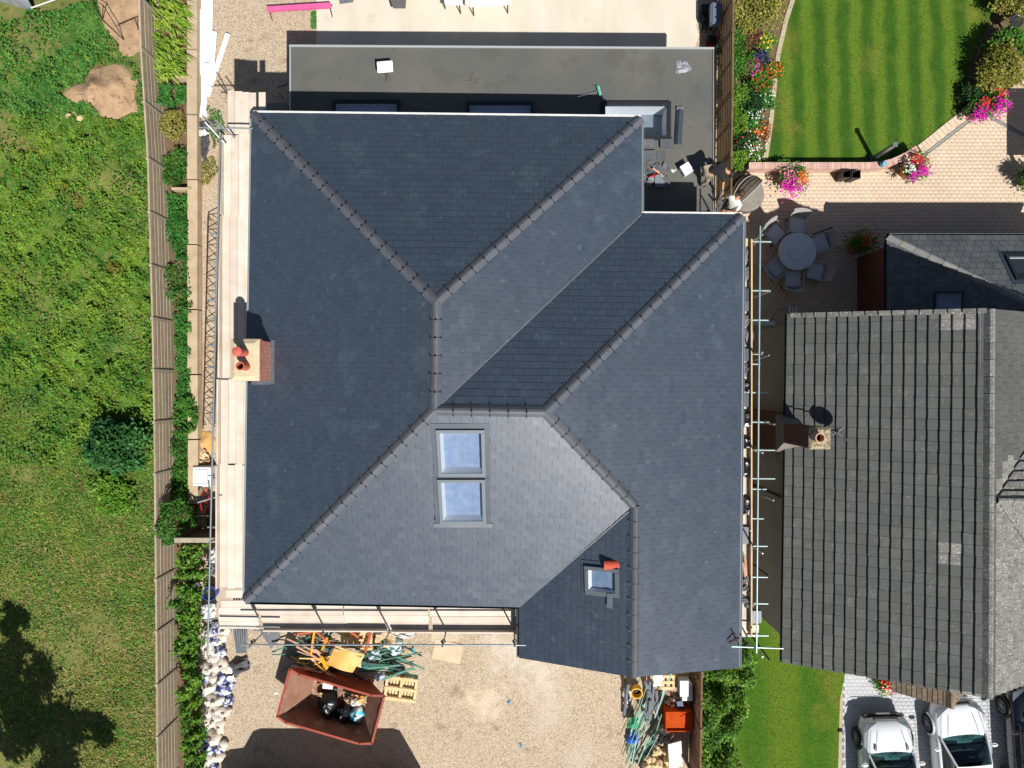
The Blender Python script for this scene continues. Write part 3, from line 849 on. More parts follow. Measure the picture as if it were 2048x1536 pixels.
# pitched roof windows: frame, reveal, added panel coloured as sky reflection, pane; lead apron
def roof_window(q, pl, name, label, frame=GREYFR, fw=0.09, well=0.16, apron=True, splay=0.6):
    t = thing(name, label, 'roof window', sum(q, Vector()) / 4)
    nrm = Vector((-pl[0], -pl[1], 1)).normalized()
    inn = grow(q, 1.0)
    c = sum(q, Vector()) / 4
    ex = ((q[1] - q[0]) + (q[2] - q[3])).normalized(); ey = ((q[0] - q[3]) + (q[1] - q[2]))
    ey = (ey - ex * ey.dot(ex)).normalized()
    W = ((q[1] - q[0]).length + (q[2] - q[3]).length) / 2; H = ((q[0] - q[3]).length + (q[1] - q[2]).length) / 2
    R = Matrix((ex, ey, nrm)).transposed()
    L = lambda x, y, z: c + ex * x + ey * y + nrm * z
    fr = MB()
    for (x, y, sx, sy, hz) in ((0, H / 2 - fw / 2, W, fw, 0.10), (0, -H / 2 + fw * 0.6, W, fw * 1.2, 0.075), (-W / 2 + fw / 2, 0, fw, H - 2.2 * fw, 0.085), (W / 2 - fw / 2, 0, fw, H - 2.2 * fw, 0.085)):
        fr.box(L(x, y - (0.05 * fw if sx == fw else 0), hz / 2), (sx, sy, hz), rot=R)
    f = fr.build('frame', frame, t)
    w, h = W / 2 - fw, H / 2 - fw
    h0 = -H / 2 + fw * 1.2
    rv = MB()
    tp = [L(-w, h0, 0.06), L(w, h0, 0.06), L(w, h, 0.06), L(-w, h, 0.06)]
    bt = [L(-w + .11 * splay, h0 + .10 * splay, -well), L(w, h0 + .10 * splay, -well), L(w, h, -well), L(-w + .11 * splay, h, -well)]
    rv.add(tp + bt, [(0, 1, 5, 4), (1, 2, 6, 5), (2, 3, 7, 6), (3, 0, 4, 7)])
    rv.build('reveal', WHITE, t)
    MB().add(bt, [(0, 1, 2, 3)]).build('reflection_panel', SKYREFL, t)
    MB().add([L(-w, h0, 0.062), L(w, h0, 0.062), L(w, h, 0.062), L(-w, h, 0.062)], [(0, 1, 2, 3)]).build('pane', GLASS, t)
    sk = MB()
    for x in (-W / 2 - 0.05, W / 2 + 0.05): sk.box(L(x, 0, 0.024), (0.16, H, 0.010), rot=R)
    for y in (-H / 2 - 0.05, H / 2 + 0.05): sk.box(L(0, y, 0.021), (W + 0.26, 0.2, 0.008), rot=R)
    sk.build('side_flashing', SLATE, t)
    sk = MB()
    if apron:
        sk.box(L(0, -H / 2 - 0.06, 0.036), (W + 0.36, 0.13, 0.012), rot=R)
    if apron: sk.build('lead_apron', LEAD, t)
    return t
roof_window(W1, PL['south'], 'roof_window', 'upper grey-framed roof window of the stacked pair on the south slope', apron=False)
roof_window(W2, PL['south'], 'roof_window', 'lower grey-framed roof window of the stacked pair, with lead apron')
roof_window(W3, PL['front'], 'roof_window', 'small grey-framed roof window on the front gable slope', fw=0.10, well=0.03, apron=False)
# loose terracotta ridge tile above and a slate offcut below the small window
q = PP(1222, 1129, PL['front'])
m = MB()
n = 10
for e in range(2):
    for k in range(n + 1):
        t = math.pi * k / n
        m.v.append((q.x - 0.21 + 0.42 * e, q.y - 0.12 * math.cos(t), q.z + 0.02 + 0.11 * math.sin(t)))
m.f += [(k, k + 1, n + 2 + k, n + 1 + k) for k in range(n)]; m.m += [0] * n
o = m.build('ridge_tile', M('red_clay', (190, 84, 64), (176, 74, 56), sc=8, rough=0.8), None, origin=q)
md = o.modifiers.new('t', 'SOLIDIFY'); md.thickness = 0.018
tag(o, 'loose red clay half-round tile lying above the small roof window', 'roof tile')
q = PP(1222, 1200, PL['front']); nr = Vector((-PL['front'][0], -PL['front'][1], 1)).normalized()
o = MB().box(q + nr * 0.1, (0.40, 0.16, 0.012), rot=nr.to_track_quat('Z', 'Y').to_matrix()).build('lead_offcut', LEAD, None, origin=q)
tag(o, 'grey lead offcut lying below the small roof window', 'lead sheet')

# ------------------------------------------------------------------ brick chimney of the main house
ch = thing('chimney_stack', 'red brick chimney stack with two clay pots beside the west eaves', 'chimney', ((CHX0 + CHX1) / 2, (CHY0 + CHY1) / 2, ZE))
core = MB().box(((CHX0 + CHX1) / 2, (CHY0 + CHY1) / 2, (0.0 + CHZ) / 2 - 0.03), (CHX1 - CHX0 - 0.05, CHY1 - CHY0 - 0.05, CHZ - 0.06)).build('stack', MORTAR, ch)
bl, bh, bd = 0.215, 0.065, 0.1025
z = ZE - 0.9
row = 0
while z < CHZ - 0.01:
    pr = 0.03 if z > CHZ - 0.16 else (0.015 if z > CHZ - 0.24 else 0.0)
    x0, x1, y0, y1 = CHX0 - pr, CHX1 + pr, CHY0 - pr, CHY1 + pr
    for (fx, along) in ((x1, 'y'), (x0, 'y'), (y0, 'x'), (y1, 'x')):
        a0, a1 = (y0, y1) if along == 'y' else (x0 + 0.055, x1 - 0.055)
        p_ = a0 - (bl / 2 if row % 2 else 0)
        while p_ < a1 - 0.02:
            s0, s1 = max(p_, a0), min(p_ + bl, a1)
            if s1 - s0 > 0.03:
                cc = (s0 + s1) / 2
                sg = 1 if fx in (x1, y1) else -1
                pos = (fx - sg * 0.026, cc, z + bh / 2) if along == 'y' else (cc, fx - sg * 0.026, z + bh / 2)
                sz = (0.052, s1 - s0 - 0.01, bh) if along == 'y' else (s1 - s0 - 0.01, 0.052, bh)
                MB().box(pos, sz).build('brick', BRICK, core, origin=pos)
            p_ += bl
    z += 0.075; row += 1
cxm, cym = (CHX0 + CHX1) / 2, (CHY0 + CHY1) / 2
fl = MB()
fl.hexa([(CHX0 - 0.02, CHY0 - 0.02, CHZ), (CHX1 + 0.02, CHY0 - 0.02, CHZ), (CHX1 + 0.02, CHY1 + 0.02, CHZ), (CHX0 - 0.02, CHY1 + 0.02, CHZ)],
        [(CHX0 + 0.1, CHY0 + 0.1, CHZ + 0.07), (CHX1 - 0.1, CHY0 + 0.1, CHZ + 0.07), (CHX1 - 0.1, CHY1 - 0.1, CHZ + 0.07), (CHX0 + 0.1, CHY1 - 0.1, CHZ + 0.07)])
fl.build('flaunching', FLAUNCH, ch)
pa = P(473, 703, 7.2); pb = P(480, 732, 7.05)
for (q, zt, capped) in ((pa, 7.2, True), (pb, 7.05, False)):
    m = MB(); zb = CHZ + 0.05
    if capped:
        m.lathe([(0.115, zb), (0.11, zt - 0.16), (0.125, zt - 0.10), (0.135, zt - 0.06), (0.13, zt - 0.01), (0.03, zt + 0.02)], 24, (q.x, q.y, 0))
        m.build('chimney_pot', TERRA2, ch, smooth=False)
    else:
        m.lathe([(0.12, zb), (0.105, zt - 0.2), (0.10, zt - 0.06), (0.118, zt - 0.05), (0.118, zt), (0.09, zt), (0.085, zt - 0.5)], 24, (q.x, q.y, 0), closed=False)
        m.lathe([(0.0866, zt - 0.495), (0.001, zt - 0.495)], 24, (q.x, q.y, 0), mi=1, closed=False)
        m.build('chimney_pot', [TERRA, BLACKP], ch)
m = MB()
for (x0, x1, y0, y1) in ((CHX1 + 0.0, CHX1 + 0.13, CHY0 - 0.1, CHY1 + 0.05), (-7.6, CHX1, CHY0 - 0.13, CHY0)):
    zz = lambda x, y: pz(PL['west'], x, y) + 0.03
    m.hexa([(x0, y0, zz(x0, y0) - 0.01), (x1, y0, zz(x1, y0) - 0.01), (x1, y1, zz(x1, y1) - 0.01), (x0, y1, zz(x0, y1) - 0.01)],
           [(x0, y0, zz(x0, y0)), (x1, y0, zz(x1, y0)), (x1, y1, zz(x1, y1)), (x0, y1, zz(x0, y1))])
m.build('lead_flashing', LEAD, ch)

# ------------------------------------------------------------------ flat-roofed rear extension
ext = thing('flat_extension', 'single-storey rear extension with grey felt flat roof', 'extension', (0, 9, 0))
e0, e1, e2, e3 = P(582, 94, ZF), P(1425, 99, ZF), P(1425, 470, ZF), P(578, 300, ZF)
rp = [(e0.x, e0.y), (e1.x, e1.y), (e2.x + 0.0, 4.3), (NE1.x - 0.4, 4.3), (NE1.x - 0.4, 7.0), (e0.x, 7.0)]
SK = [(669, 798, 205, 256), (936, 1064, 208, 260), (1205, 1338, 208, 278)]
# deck built as strips round the roof-light openings
zt = ZF
ops = []
for (u0, u1, v0, v1) in SK:
    a, b = P(u0, v1, ZF), P(u1, v0, ZF)
    ops.append((a.x, b.x, a.y, b.y))
xs = [e0.x] + [v for o_ in ops for v in (o_[0], o_[1])] + [e1.x]
fd = MB()
yt = lambda x: e0.y + (e1.y - e0.y) * (x - e0.x) / (e1.x - e0.x)
for i in range(len(xs) - 1):
    x0, x1 = xs[i], xs[i + 1]
    yb = 7.0 if x1 < NE1.x - 0.3 else 4.4
    if i % 2 == 1:
        o_ = ops[i // 2]
        fd.prism([(x0, o_[3]), (x1, o_[3]), (x1, yt(x1)), (x0, yt(x0))], ZF - 0.2, ZF)
        if o_[2] > yb: fd.prism([(x0, yb), (x1, yb), (x1, o_[2]), (x0, o_[2])], ZF - 0.2, ZF)
    else:
        fd.prism([(x0, yb), (x1, yb), (x1, yt(x1)), (x0, yt(x0))], ZF - 0.2, ZF)
fd.build('flat_roof', FELT, ext)
MB().prism([(e0.x + 0.25, 7.4), (e1.x - 0.25, 4.6), (e1.x - 0.25, e1.y - 0.25), (e0.x + 0.25, e0.y - 0.25)], 0, 1.9).build('wall', RENDERW, ext)
for q0, q1 in ((e0 + Vector((0.25, -0.25, 0)), e1 + Vector((-0.25, -0.25, 0))), (e0 + Vector((0.25, -0.25, 0)), Vector((e0.x + 0.25, 7.4, 0))), (e1 + Vector((-0.25, -0.25, 0)), Vector((e1.x - 0.25, 4.6, 0)))):
    d = q1 - q0; d.z = 0
    MB().box(((q0.x + q1.x) / 2, (q0.y + q1.y) / 2, 2.25), (d.length, 0.12, 0.68), math.atan2(d.y, d.x)).build('upper_wall', RENDERW, ext)
TRIM = M('aluminium_trim', (196, 200, 200), rough=0.4, metal=0.4)
MB().box(((e0.x + e1.x) / 2, (e0.y + e1.y) / 2 + 0.03, ZF - 0.03), ((e1 - e0).length + 0.1, 0.06, 0.14), math.atan2(e1.y - e0.y, e1.x - e0.x)).build('roof_trim', TRIM, ext)
MB().box((e1.x + 0.02, (e1.y + 4.6) / 2, ZF - 0.03), (0.04, e1.y - 4.6, 0.13)).build('roof_trim', M('felt_trim', (120, 120, 118), rough=0.8), ext)
MB().box((e0.x - 0.02, (e0.y + 7.2) / 2, ZF - 0.03), (0.04, e0.y - 7.2, 0.13)).build('roof_trim', TRIM, ext)
# welted felt seams across the roof
FSEAM = M('felt_seam', (98, 97, 92), rough=0.9)
for u in (645, 712, 815, 905, 1010, 1105, 1180, 1268, 1380):
    a, b = P(u, 104, ZF), P(u - 2, 200, ZF)
    MB().box(((a.x + b.x) / 2, (a.y + b.y) / 2, ZF + 0.0035), (0.014, a.y - b.y, 0.005)).build('felt_seam', FSEAM, ext)
SKYREFLP = M('sky_reflection_pale', (186, 198, 222), (170, 184, 212), sc=4, rough=.6)  # reflected sky painted as pale blue for the two shaded roof-lights
for i, o_ in enumerate(ops):
    x0, x1, y0, y1 = o_
    t = thing('flat_rooflight', ['shaded flat roof-light nearest the west end of the flat roof', 'shaded middle flat roof-light under the slate eaves',
                                 'sunlit dark-framed flat roof-light at the slate roof corner'][i], 'roof light', ((x0 + x1) / 2, (y0 + y1) / 2, ZF))
    fw = 0.05 if i < 2 else 0.08; hz = 0.13
    f = MB()
    f.box(((x0 + x1) / 2, y1 - fw / 2 + 0.02, ZF + hz / 2), (x1 - x0 + 0.08, fw + 0.04, hz)); f.box(((x0 + x1) / 2, y0 + fw / 2 - 0.02, ZF + hz / 2), (x1 - x0 + 0.08, fw + 0.04, hz))
    f.box((x0 + fw / 2 - 0.02, (y0 + y1) / 2, ZF + hz / 2), (fw + 0.04, y1 - y0 - 2 * fw, hz)); f.box((x1 - fw / 2 + 0.02, (y0 + y1) / 2, ZF + hz / 2), (fw + 0.04, y1 - y0 - 2 * fw, hz))
    f.build('frame', DARKFR, t)
    ax0, ax1, ay0, ay1 = x0 + fw, x1 - fw, y0 + fw, y1 - fw
    tp = [(ax0, ay0, ZF + 0.1), (ax1, ay0, ZF + 0.1), (ax1, ay1, ZF + 0.1), (ax0, ay1, ZF + 0.1)]; bt = [(p[0], p[1], ZF - (0.72 if i == 2 else 0.05)) for p in tp]
    MB().add(tp + bt, [(0, 1, 5, 4), (1, 2, 6, 5), (2, 3, 7, 6), (3, 0, 4, 7)]).build('reveal', WHITE, t)
    MB().add(bt, [(0, 1, 2, 3)]).build('well_floor', ROOM if i == 2 else SKYREFLP, t)  # first two panels are raised and coloured as reflected sky
    MB().add([(p[0], p[1], ZF + 0.105) for p in tp], [(0, 1, 2, 3)]).build('pane', GLASS, t)
# ------------------------------------------------------------------ neighbouring house
NZE, NZR = 4.6, 7.0
nb = thing('neighbour_house', 'neighbouring house with weathered grey concrete tile roof speckled with lichen', 'house', (12.8, -3.2, 0))
nNW, nSW = P(1577, 628, NZE), P(1567, 1325, NZE)
nRN, nRS = P(1980, 618, NZR), P(1976, 1395, NZR)
nNE, nSE = Vector((17.25, nRN.y, NZE)), Vector((17.2, nRS.y, NZE))
K = P(1992, 1000, 6.93)
sl_e = (NZR - NZE) / (17.22 - nRN.x)
KN, KS = Vector((K.x + 4.2, K.y + 4.2, K.z - 4.2 * sl_e)), Vector((K.x + 4.2, K.y - 4.2, K.z - 4.2 * sl_e))
KE = Vector((19.5, K.y, K.z))
KEN, KES = Vector((19.5, K.y + 4.2, KN.z)), Vector((19.5, K.y - 4.2, KS.z))
NS = {'west': [nSW, nRS, nRN, nNW], 'east': [nRN, nRS, nSE, KS, K, KN, nNE], 'cross_north': [K, KE, KEN, KN], 'cross_south': [KE, K, KS, KES]}
TILE = M('concrete_tile', (76, 78, 77), (88, 89, 86), sc=1.1, rough=0.88, rnd=0.10, bump=0.25, bsc=45,
         specks=(((170, 168, 162), 23.0, 0.66, 0.65), ((112, 112, 107), 3.2, 0.62, 0.3)))
TILEL = M('lichen_tile', (128, 127, 121), (104, 103, 98), sc=5, rough=0.9, rnd=0.12, bump=0.25, bsc=45, specks=(((176, 174, 167), 19.0, 0.57, 0.7),))
dk = MB()
for k, v in NS.items():
    pts = [Vector((p.x, p.y, p.z - 0.05)) for p in v]
    a = sum(pts[i - 1].x * pts[i].y - pts[i].x * pts[i - 1].y for i in range(len(pts)))
    if a < 0: pts.reverse()
    dk.add(pts, [tuple(range(len(pts)))])
nroof = dk.build('roof', ROOFDECK, nb)
NPL = {k: fit_plane(v) for k, v in NS.items()}
NPL['east'] = fit_plane([nRN, nRS, nSE, nNE])
allp = []
for i, (k, v) in enumerate(NS.items()):
    allp += cover(v, NPL[k], 0.305, 0.287, 0.066, gap=0.008, lap=0.02, jit=0.005, phase=0.05 * i, stagger=0.0 if k == 'west' else 0.5, over=0.06, tjit=0.006)
vis = [r for r in allp if r[2].x < 17.6]
lich = {}
def is_lichen(c):
    if c.x > nRN.x + 0.1:
        return (c.y < -2.9) or (c.x - K.x) > (c.y - K.y) * 1.0 - 0.6 and c.y < -2.0
    key = (round(c.x, 2), round(c.y, 2))
    if key not in lich:
        near = [(P(1912, 640, 6.5), 0.35), (P(1890, 1105, 6.3), 0.33), (P(1925, 1390, 6.6), 0.35)]
        lich[key] = any((Vector((c.x, c.y)) - Vector((n_.x, n_.y))).length < r_ for n_, r_ in near) or random.random() < 0.0005
    return lich[key]
lay(nroof, 'roof_tile', 'roof_tiles', vis, TILE, 0.066, 300, special=is_lichen, alt=TILEL)
# half-round ridge
ridge_run(nRS, nRN, NPL['west'], NPL['east'], nroof, length=0.45, w=0.15, mat=TILEL, h=0.12, clip=False)
ridge_run(K, K + Vector((3, 0, 0)), NPL['cross_north'], NPL['cross_south'], nroof, length=0.45, w=0.13, mat=TILEL, h=0.10, clip=False)
# pale mortar bed on the north verge
m = MB()
for k in range(15):
    f0, f1 = k / 15 + 0.004, (k + 1) / 15 - 0.004
    a, b = nNW.lerp(nRN, f0), nNW.lerp(nRN, f1)
    m.add([a + Vector((0, 0.02, -0.02)), b + Vector((0, 0.02, -0.02)), b + Vector((0, 0.02, 0.075)), a + Vector((0, 0.02, 0.075)), a + Vector((0, -0.12, 0.085)), b + Vector((0, -0.12, 0.085))],
          [(0, 3, 2, 1), (3, 4, 5, 2)])
m.build('verge_mortar', TILEL, nroof)
MB().box(((nRN.x - 0.2), (nRN.y - 1.6), 6.93), (0.05, 3.0, 0.02)).build('lead_strip', LEAD, nroof)
# walls, fascia, gutter
wx = nNW.x + 0.32
MB().prism([(wx, nNW.y - 0.25), (16.9, nNW.y - 0.25), (16.9, nRS.y + 0.3), (wx, nRS.y + 0.3)], 0, NZE - 0.08).build('wall', RENDERN, nb)
m = MB()
for yy, sg in ((nNW.y - 0.25, 1), (nRS.y + 0.3, -1)):
    m.add([(wx, yy, NZE - 0.08), (16.9, yy, NZE - 0.08), (nRN.x, yy, NZR - 0.12)], [(0, 1, 2) if sg < 0 else (2, 1, 0)])
m.build('gable_wall', RENDERN, nb)
gutter(nNW, nSW, GUTB, nb, out=-0.02, dz=-0.04)
MB().tube((wx - 0.06, -3.6, 0.2), (wx - 0.06, -3.6, 4.3), 0.035).tube((wx - 0.06, -3.6, 4.3), (nNW.x - 0.05, -3.6, 4.52), 0.035).build('downpipe', BLACKP, nb)
MB().box((wx - 0.55, nNW.y - 0.1, 2.55), (1.1, 0.14, 0.16)).build('porch_beam', WHITE2, nb)
# small front gable porch
PZ = 2.7
pe, pr_, pE = Vector((12.49, -10.09, PZ)), Vector((13.68, -10.09, 3.9)), Vector((14.9, -10.09, PZ))
bk = -8.0
pw = [pe, pr_, Vector((pr_.x, bk, pr_.z)), Vector((pe.x, bk, PZ))]; pq = [pr_, pE, Vector((pE.x, bk, PZ)), Vector((pr_.x, bk, pr_.z))]
pk = MB()
for v in (pw, pq): pk.add([Vector((p.x, p.y, p.z - 0.06)) for p in v], [(0, 1, 2, 3)])
porch = pk.build('porch_roof', ROOFDECK, nb)
pp = cover(pw, fit_plane(pw), 0.165, 0.15, 0.03, gap=0.008, jit=0.003) + cover(pq, fit_plane(pq), 0.165, 0.15, 0.03, gap=0.008, jit=0.003)
mb_ = MB()
PORT = M('porch_tile', (134, 116, 96), (110, 98, 84), sc=4, rough=0.9, rnd=0.16, specks=(((190, 184, 170), 20.0, 0.63, 0.7),))
for r in pp: piece_mesh(mb_, r[1], 0.02)
tag(mb_.build('porch_tiles', PORT, porch), kind='stuff')
ridge_run(pr_, Vector((pr_.x, bk, pr_.z)), fit_plane(pw), fit_plane(pq), porch, length=0.42, w=0.12, mat=PORT, h=0.08, clip=False)
MB().prism([(12.75, -9.8), (14.65, -9.8), (14.65, -8.2), (12.75, -8.2)], 0, PZ - 0.05).build('porch_wall', RENDERN, nb)

# brick chimney with breast, shoulders, one pot
nc = thing('neighbour_chimney', 'brown brick chimney with a single pot at the neighbour\'s eaves', 'chimney', (8.3, -1.45, 0))
sx0, sx1, sy0, sy1 = 8.02, 8.57, -1.74, -1.18
MB().prism([(8.0, -2.05), (8.6, -2.05), (8.6, -0.9), (8.0, -0.9)], 0, 4.45).build('breast', BRICKD, nc)
m = MB(); m.hexa([(8.0, -2.05, 4.45), (8.6, -2.05, 4.45), (8.6, -0.9, 4.45), (8.0, -0.9, 4.45)], [(sx0, sy0, 5.05), (sx1, sy0, 5.05), (sx1, sy1, 5.05), (sx0, sy1, 5.05)])
m.build('shoulder', M('chimney_render', (132, 126, 118), (112, 106, 98), sc=5, rough=0.9), nc)
st = MB().box(((sx0 + sx1) / 2, (sy0 + sy1) / 2, 5.93), (0.5, 0.51, 1.84)).build('stack', MORTAR, nc)
z = 5.03; row = 0
while z < 6.82:
    for (fx, al) in ((sx0, 'y'), (sx1, 'y'), (sy0, 'x'), (sy1, 'x')):
        a0, a1 = (sy0, sy1) if al == 'y' else (sx0 + 0.055, sx1 - 0.055)
        p_ = a0 - (0.11 if row % 2 else 0)
        while p_ < a1 - 0.02:
            s0, s1 = max(p_, a0), min(p_ + 0.22, a1)
            if s1 - s0 > 0.03:
                sg = 1 if fx in (sx1, sy1) else -1
                cc = (s0 + s1) / 2
                pos = (fx - sg * 0.026, cc, z + 0.033) if al == 'y' else (cc, fx - sg * 0.026, z + 0.033)
                MB().box(pos, (0.052, s1 - s0 - 0.01, 0.065) if al == 'y' else (s1 - s0 - 0.01, 0.052, 0.065)).build('brick', BRICKD, st, origin=pos)
            p_ += 0.22
    z += 0.075; row += 1
MB().hexa([(sx0 - .02, sy0 - .02, 6.85), (sx1 + .02, sy0 - .02, 6.85), (sx1 + .02, sy1 + .02, 6.85), (sx0 - .02, sy1 + .02, 6.85)],
          [(sx0 + .05, sy0 + .05, 6.92), (sx1 - .05, sy0 + .05, 6.92), (sx1 - .05, sy1 - .05, 6.92), (sx0 + .05, sy1 - .05, 6.92)]).build('flaunching', M('mossy_mortar', (178, 164, 136), (112, 98, 76), sc=16, rough=0.95, bump=0.5, bsc=40, contrast=0.12), nc)
q = P(1641, 876, 7.2)
m = MB().lathe([(0.14, 6.9), (0.125, 7.12), (0.135, 7.14), (0.135, 7.2), (0.105, 7.2), (0.10, 6.95)], 22, (q.x, q.y, 0), closed=False)
m.lathe([(0.101, 6.96), (0.001, 6.96)], 22, (q.x, q.y, 0), mi=1, closed=False)
m.build('chimney_pot', [M('weathered_pot', (186, 150, 122), rough=0.8), BLACKP], nc)
# satellite dish on the stack
sd = thing('satellite_dish', 'grey satellite dish fixed to the neighbour\'s brown chimney', 'satellite dish', (8.6, -1.3, 5.6))
axd = Vector((0.5, -0.78, 0.38)).normalized(); ctr = Vector((9.3, -1.3, 5.7))
Rm = axd.to_track_quat('Z', 'Y').to_matrix()
m = MB(); rr = [(0.0, 0.0), (0.08, 0.007), (0.16, 0.024), (0.24, 0.055)]
vsx = []
for r_, h_ in rr[1:]:
    for k in range(20):
        t = 2 * math.pi * k / 20
        vsx.append(ctr + Rm @ Vector((r_ * math.cos(t), r_ * math.sin(t), h_)))
vsx.append(ctr)
fsx = [(60, k, (k + 1) % 20) for k in range(20)]
for i in range(2): fsx += [(i * 20 + k, (i + 1) * 20 + k, (i + 1) * 20 + (k + 1) % 20, i * 20 + (k + 1) % 20) for k in range(20)]
m.add(vsx, fsx)
m.build('dish', LEAD, sd)
MB().tube(ctr, (8.56, -1.4, 5.75), 0.02).build('bracket', GREYFR, sd)
MB().tube(ctr - Rm @ Vector((0, 0.2, 0)), ctr + axd * 0.36, 0.012).box(ctr + axd * 0.36, (0.07, 0.07, 0.1)).build('receiver', CHROME, sd)

# single-storey hipped slate extension behind the neighbour
xz = 2.6
ex0 = P(1775, 472, xz)
hipE = Vector((ex0.x + 5.2, ex0.y - 5.2 * 0.655, xz + 2.08))
nx_ = thing('neighbour_extension', 'neighbour\'s single-storey extension with hipped slate roof in the shade', 'extension', (ex0.x + 2, ex0.y - 2, 0))
yS = nNW.y - 0.1
xe_ = 19.6
hS = ex0.x + (ex0.y - yS) / 0.655
w_poly = [ex0, Vector((hS, yS, xz + 0.4 * (hS - ex0.x))), Vector((ex0.x, yS, xz))]
n_poly = [ex0, Vector((xe_, ex0.y, xz)), Vector((xe_, yS, xz + 0.4 * (hS - ex0.x))), Vector((hS, yS, xz + 0.4 * (hS - ex0.x)))]
wpl, npl = fit_plane(w_poly), fit_plane(n_poly)
S1 = [PP(u, v, wpl) for u, v in ((1866, 583), (1926, 583), (1926, 640), (1866, 640))]
S2 = [PP(u, v, npl) for u, v in ((2010, 512), (2085, 512), (2098, 562), (2028, 562))]
xr = deck_mesh({'w': w_poly, 'n': n_poly}, {'w': [grow(S1, .9)]}, 0.04).build('roof', ROOFDECK, nx_)
xp = cover(w_poly, wpl, 0.27, 0.24, 0.014, gap=0.012, holes=[S1], jit=0.002) + cover(n_poly, npl, 0.27, 0.24, 0.014, gap=0.012, holes=[S2], jit=0.002)
xp = [r for r in xp if r[2].x < 19.6]
lay(xr, 'slate', 'slates', xp, SLATE2, 0.013, 200)
ridge_run(ex0, Vector((hS, yS, xz + 0.4 * (hS - ex0.x))), wpl, npl, xr, length=0.46, w=0.13, mat=M('grey_hip_tile', (120, 120, 118), (138, 138, 134), sc=5, rough=0.8, rnd=0.08), h=0.08, clip=False)
MB().prism([(ex0.x + 0.25, yS), (xe_, yS), (xe_, ex0.y - 0.25), (ex0.x + 0.25, ex0.y - 0.25)], 0, xz - 0.06).build('wall', BRICKD, nx_)
gutter(Vector((xe_, ex0.y, xz)), ex0, GUTB, nx_, out=-0.03)
gutter(ex0, Vector((ex0.x, yS, xz)), GUTB, nx_, out=-0.03)
roof_window(S1, wpl, 'roof_window', 'roof window in deep shade on the neighbour\'s extension', frame=DARKFR, fw=0.07, apron=False, splay=0)
roof_window(S2, npl, 'roof_window', 'roof window cut by the right edge on the neighbour\'s extension', frame=DARKFR, fw=0.09, apron=False, splay=0)
# ------------------------------------------------------------------ fences, walls, sleepers
def slat_fence(name, label, tops, h, mat, postmat, nsl=6, sw=0.13, gravel_from=None, face=1, post=0.1):
    """tops: plan points of post tops; horizontal slats on the face towards +x*face"""
    t = thing(name, label, 'fence', (tops[0].x, tops[0].y, 0))
    for i, q in enumerate(tops):
        MB().box((q.x, q.y, h / 2 + 0.02), (post, post * 0.9, h + 0.06)).build('post', postmat, t, origin=(q.x, q.y, 0))
    for i, (a, b) in enumerate(zip(tops[:-1], tops[1:])):
        d = Vector((b.x - a.x, b.y - a.y, 0)); L = d.length - 0.11; an = math.atan2(d.y, d.x)
        c = (a + b) / 2
        z0 = 0.06
        if gravel_from is not None and i >= gravel_from:
            MB().box((c.x, c.y, 0.18), (L, 0.05, 0.32), an).build('gravel_board', CONCP, t)
            z0 = 0.36
        n = nsl if z0 < 0.2 else nsl - 1
        pit = (h - z0 - 0.03) / n
        for k in range(n):
            zz = z0 + pit * (k + 0.5)
            MB().box((c.x + 0.012 * face + random.uniform(-.003, .003), c.y, zz), (L, 0.022, pit * 0.74), an).build('slat', mat, t, origin=(c.x, c.y, zz))
        MB().box((c.x - 0.02 * face, c.y, h / 2), (0.05, 0.045, h - 0.1), an).build('batten', mat, t)
        MB().box((c.x, c.y, h + 0.0), (L, 0.06, 0.03), an).build('capping', mat, t)
    return t
HF = 1.5
fv = [-8, 97, 205, 318, 425, 531, 637, 741, 845, 949, 1055, 1160, 1264, 1370, 1475, 1582]
fu = np.interp(fv, [0, 97, 318, 637, 845, 1160, 1475, 1582], [278, 282, 296, 305, 309, 312, 315, 317])
slat_fence('slatted_fence', 'weathered grey slatted timber fence with concrete posts along the field', [P(u, v, HF) for u, v in zip(fu, fv)], HF, FENCEW, CONCP, gravel_from=11)
slat_fence('garden_fence', 'dark slatted garden fence between flat roof and flower bed', [P(u, v, 1.8) for u, v in ((1467, -60), (1466, 60), (1465, 185), (1463, 310), (1462, 440))], 1.8, FENCED, FENCED, nsl=9, face=-1)
slat_fence('front_fence', 'brown front fence between rubbish pile and hedge', [P(u, v, 1.5) for u, v in ((1404, 1345), (1402, 1460), (1400, 1580))], 1.5, M('brown_fence', (120, 88, 66), (102, 74, 56), sc=4, rough=0.9, rnd=0.1), FENCED, nsl=8, face=-1)
# sleeper wall holding the planting bed
sw = thing('sleeper_wall', 'long low timber sleeper wall beside the gravel strip', 'retaining wall', (-11.5, 5, 0))
vv = -30
while vv < 1010:
    a, b = P(384 + vv * 0.002, vv, 0.4), P(384 + vv * 0.002, min(vv + 128, 1012), 0.4)
    for (zz, hh) in ((0.1, 0.2), (0.31, 0.2)):
        MB().box(((a.x + b.x) / 2 + random.uniform(-.01, .01), (a.y + b.y) / 2, zz), (0.36, a.y - b.y - 0.012, hh)).build('sleeper', SLEEPER, sw)
    vv += 130
for v in (155, 378, 1015):
    q = P(372, v, 0.4); MB().box((q.x - 0.15, q.y, 0.25), (0.7, 0.09, 0.42)).build('cross_sleeper', SLEEPER, sw)
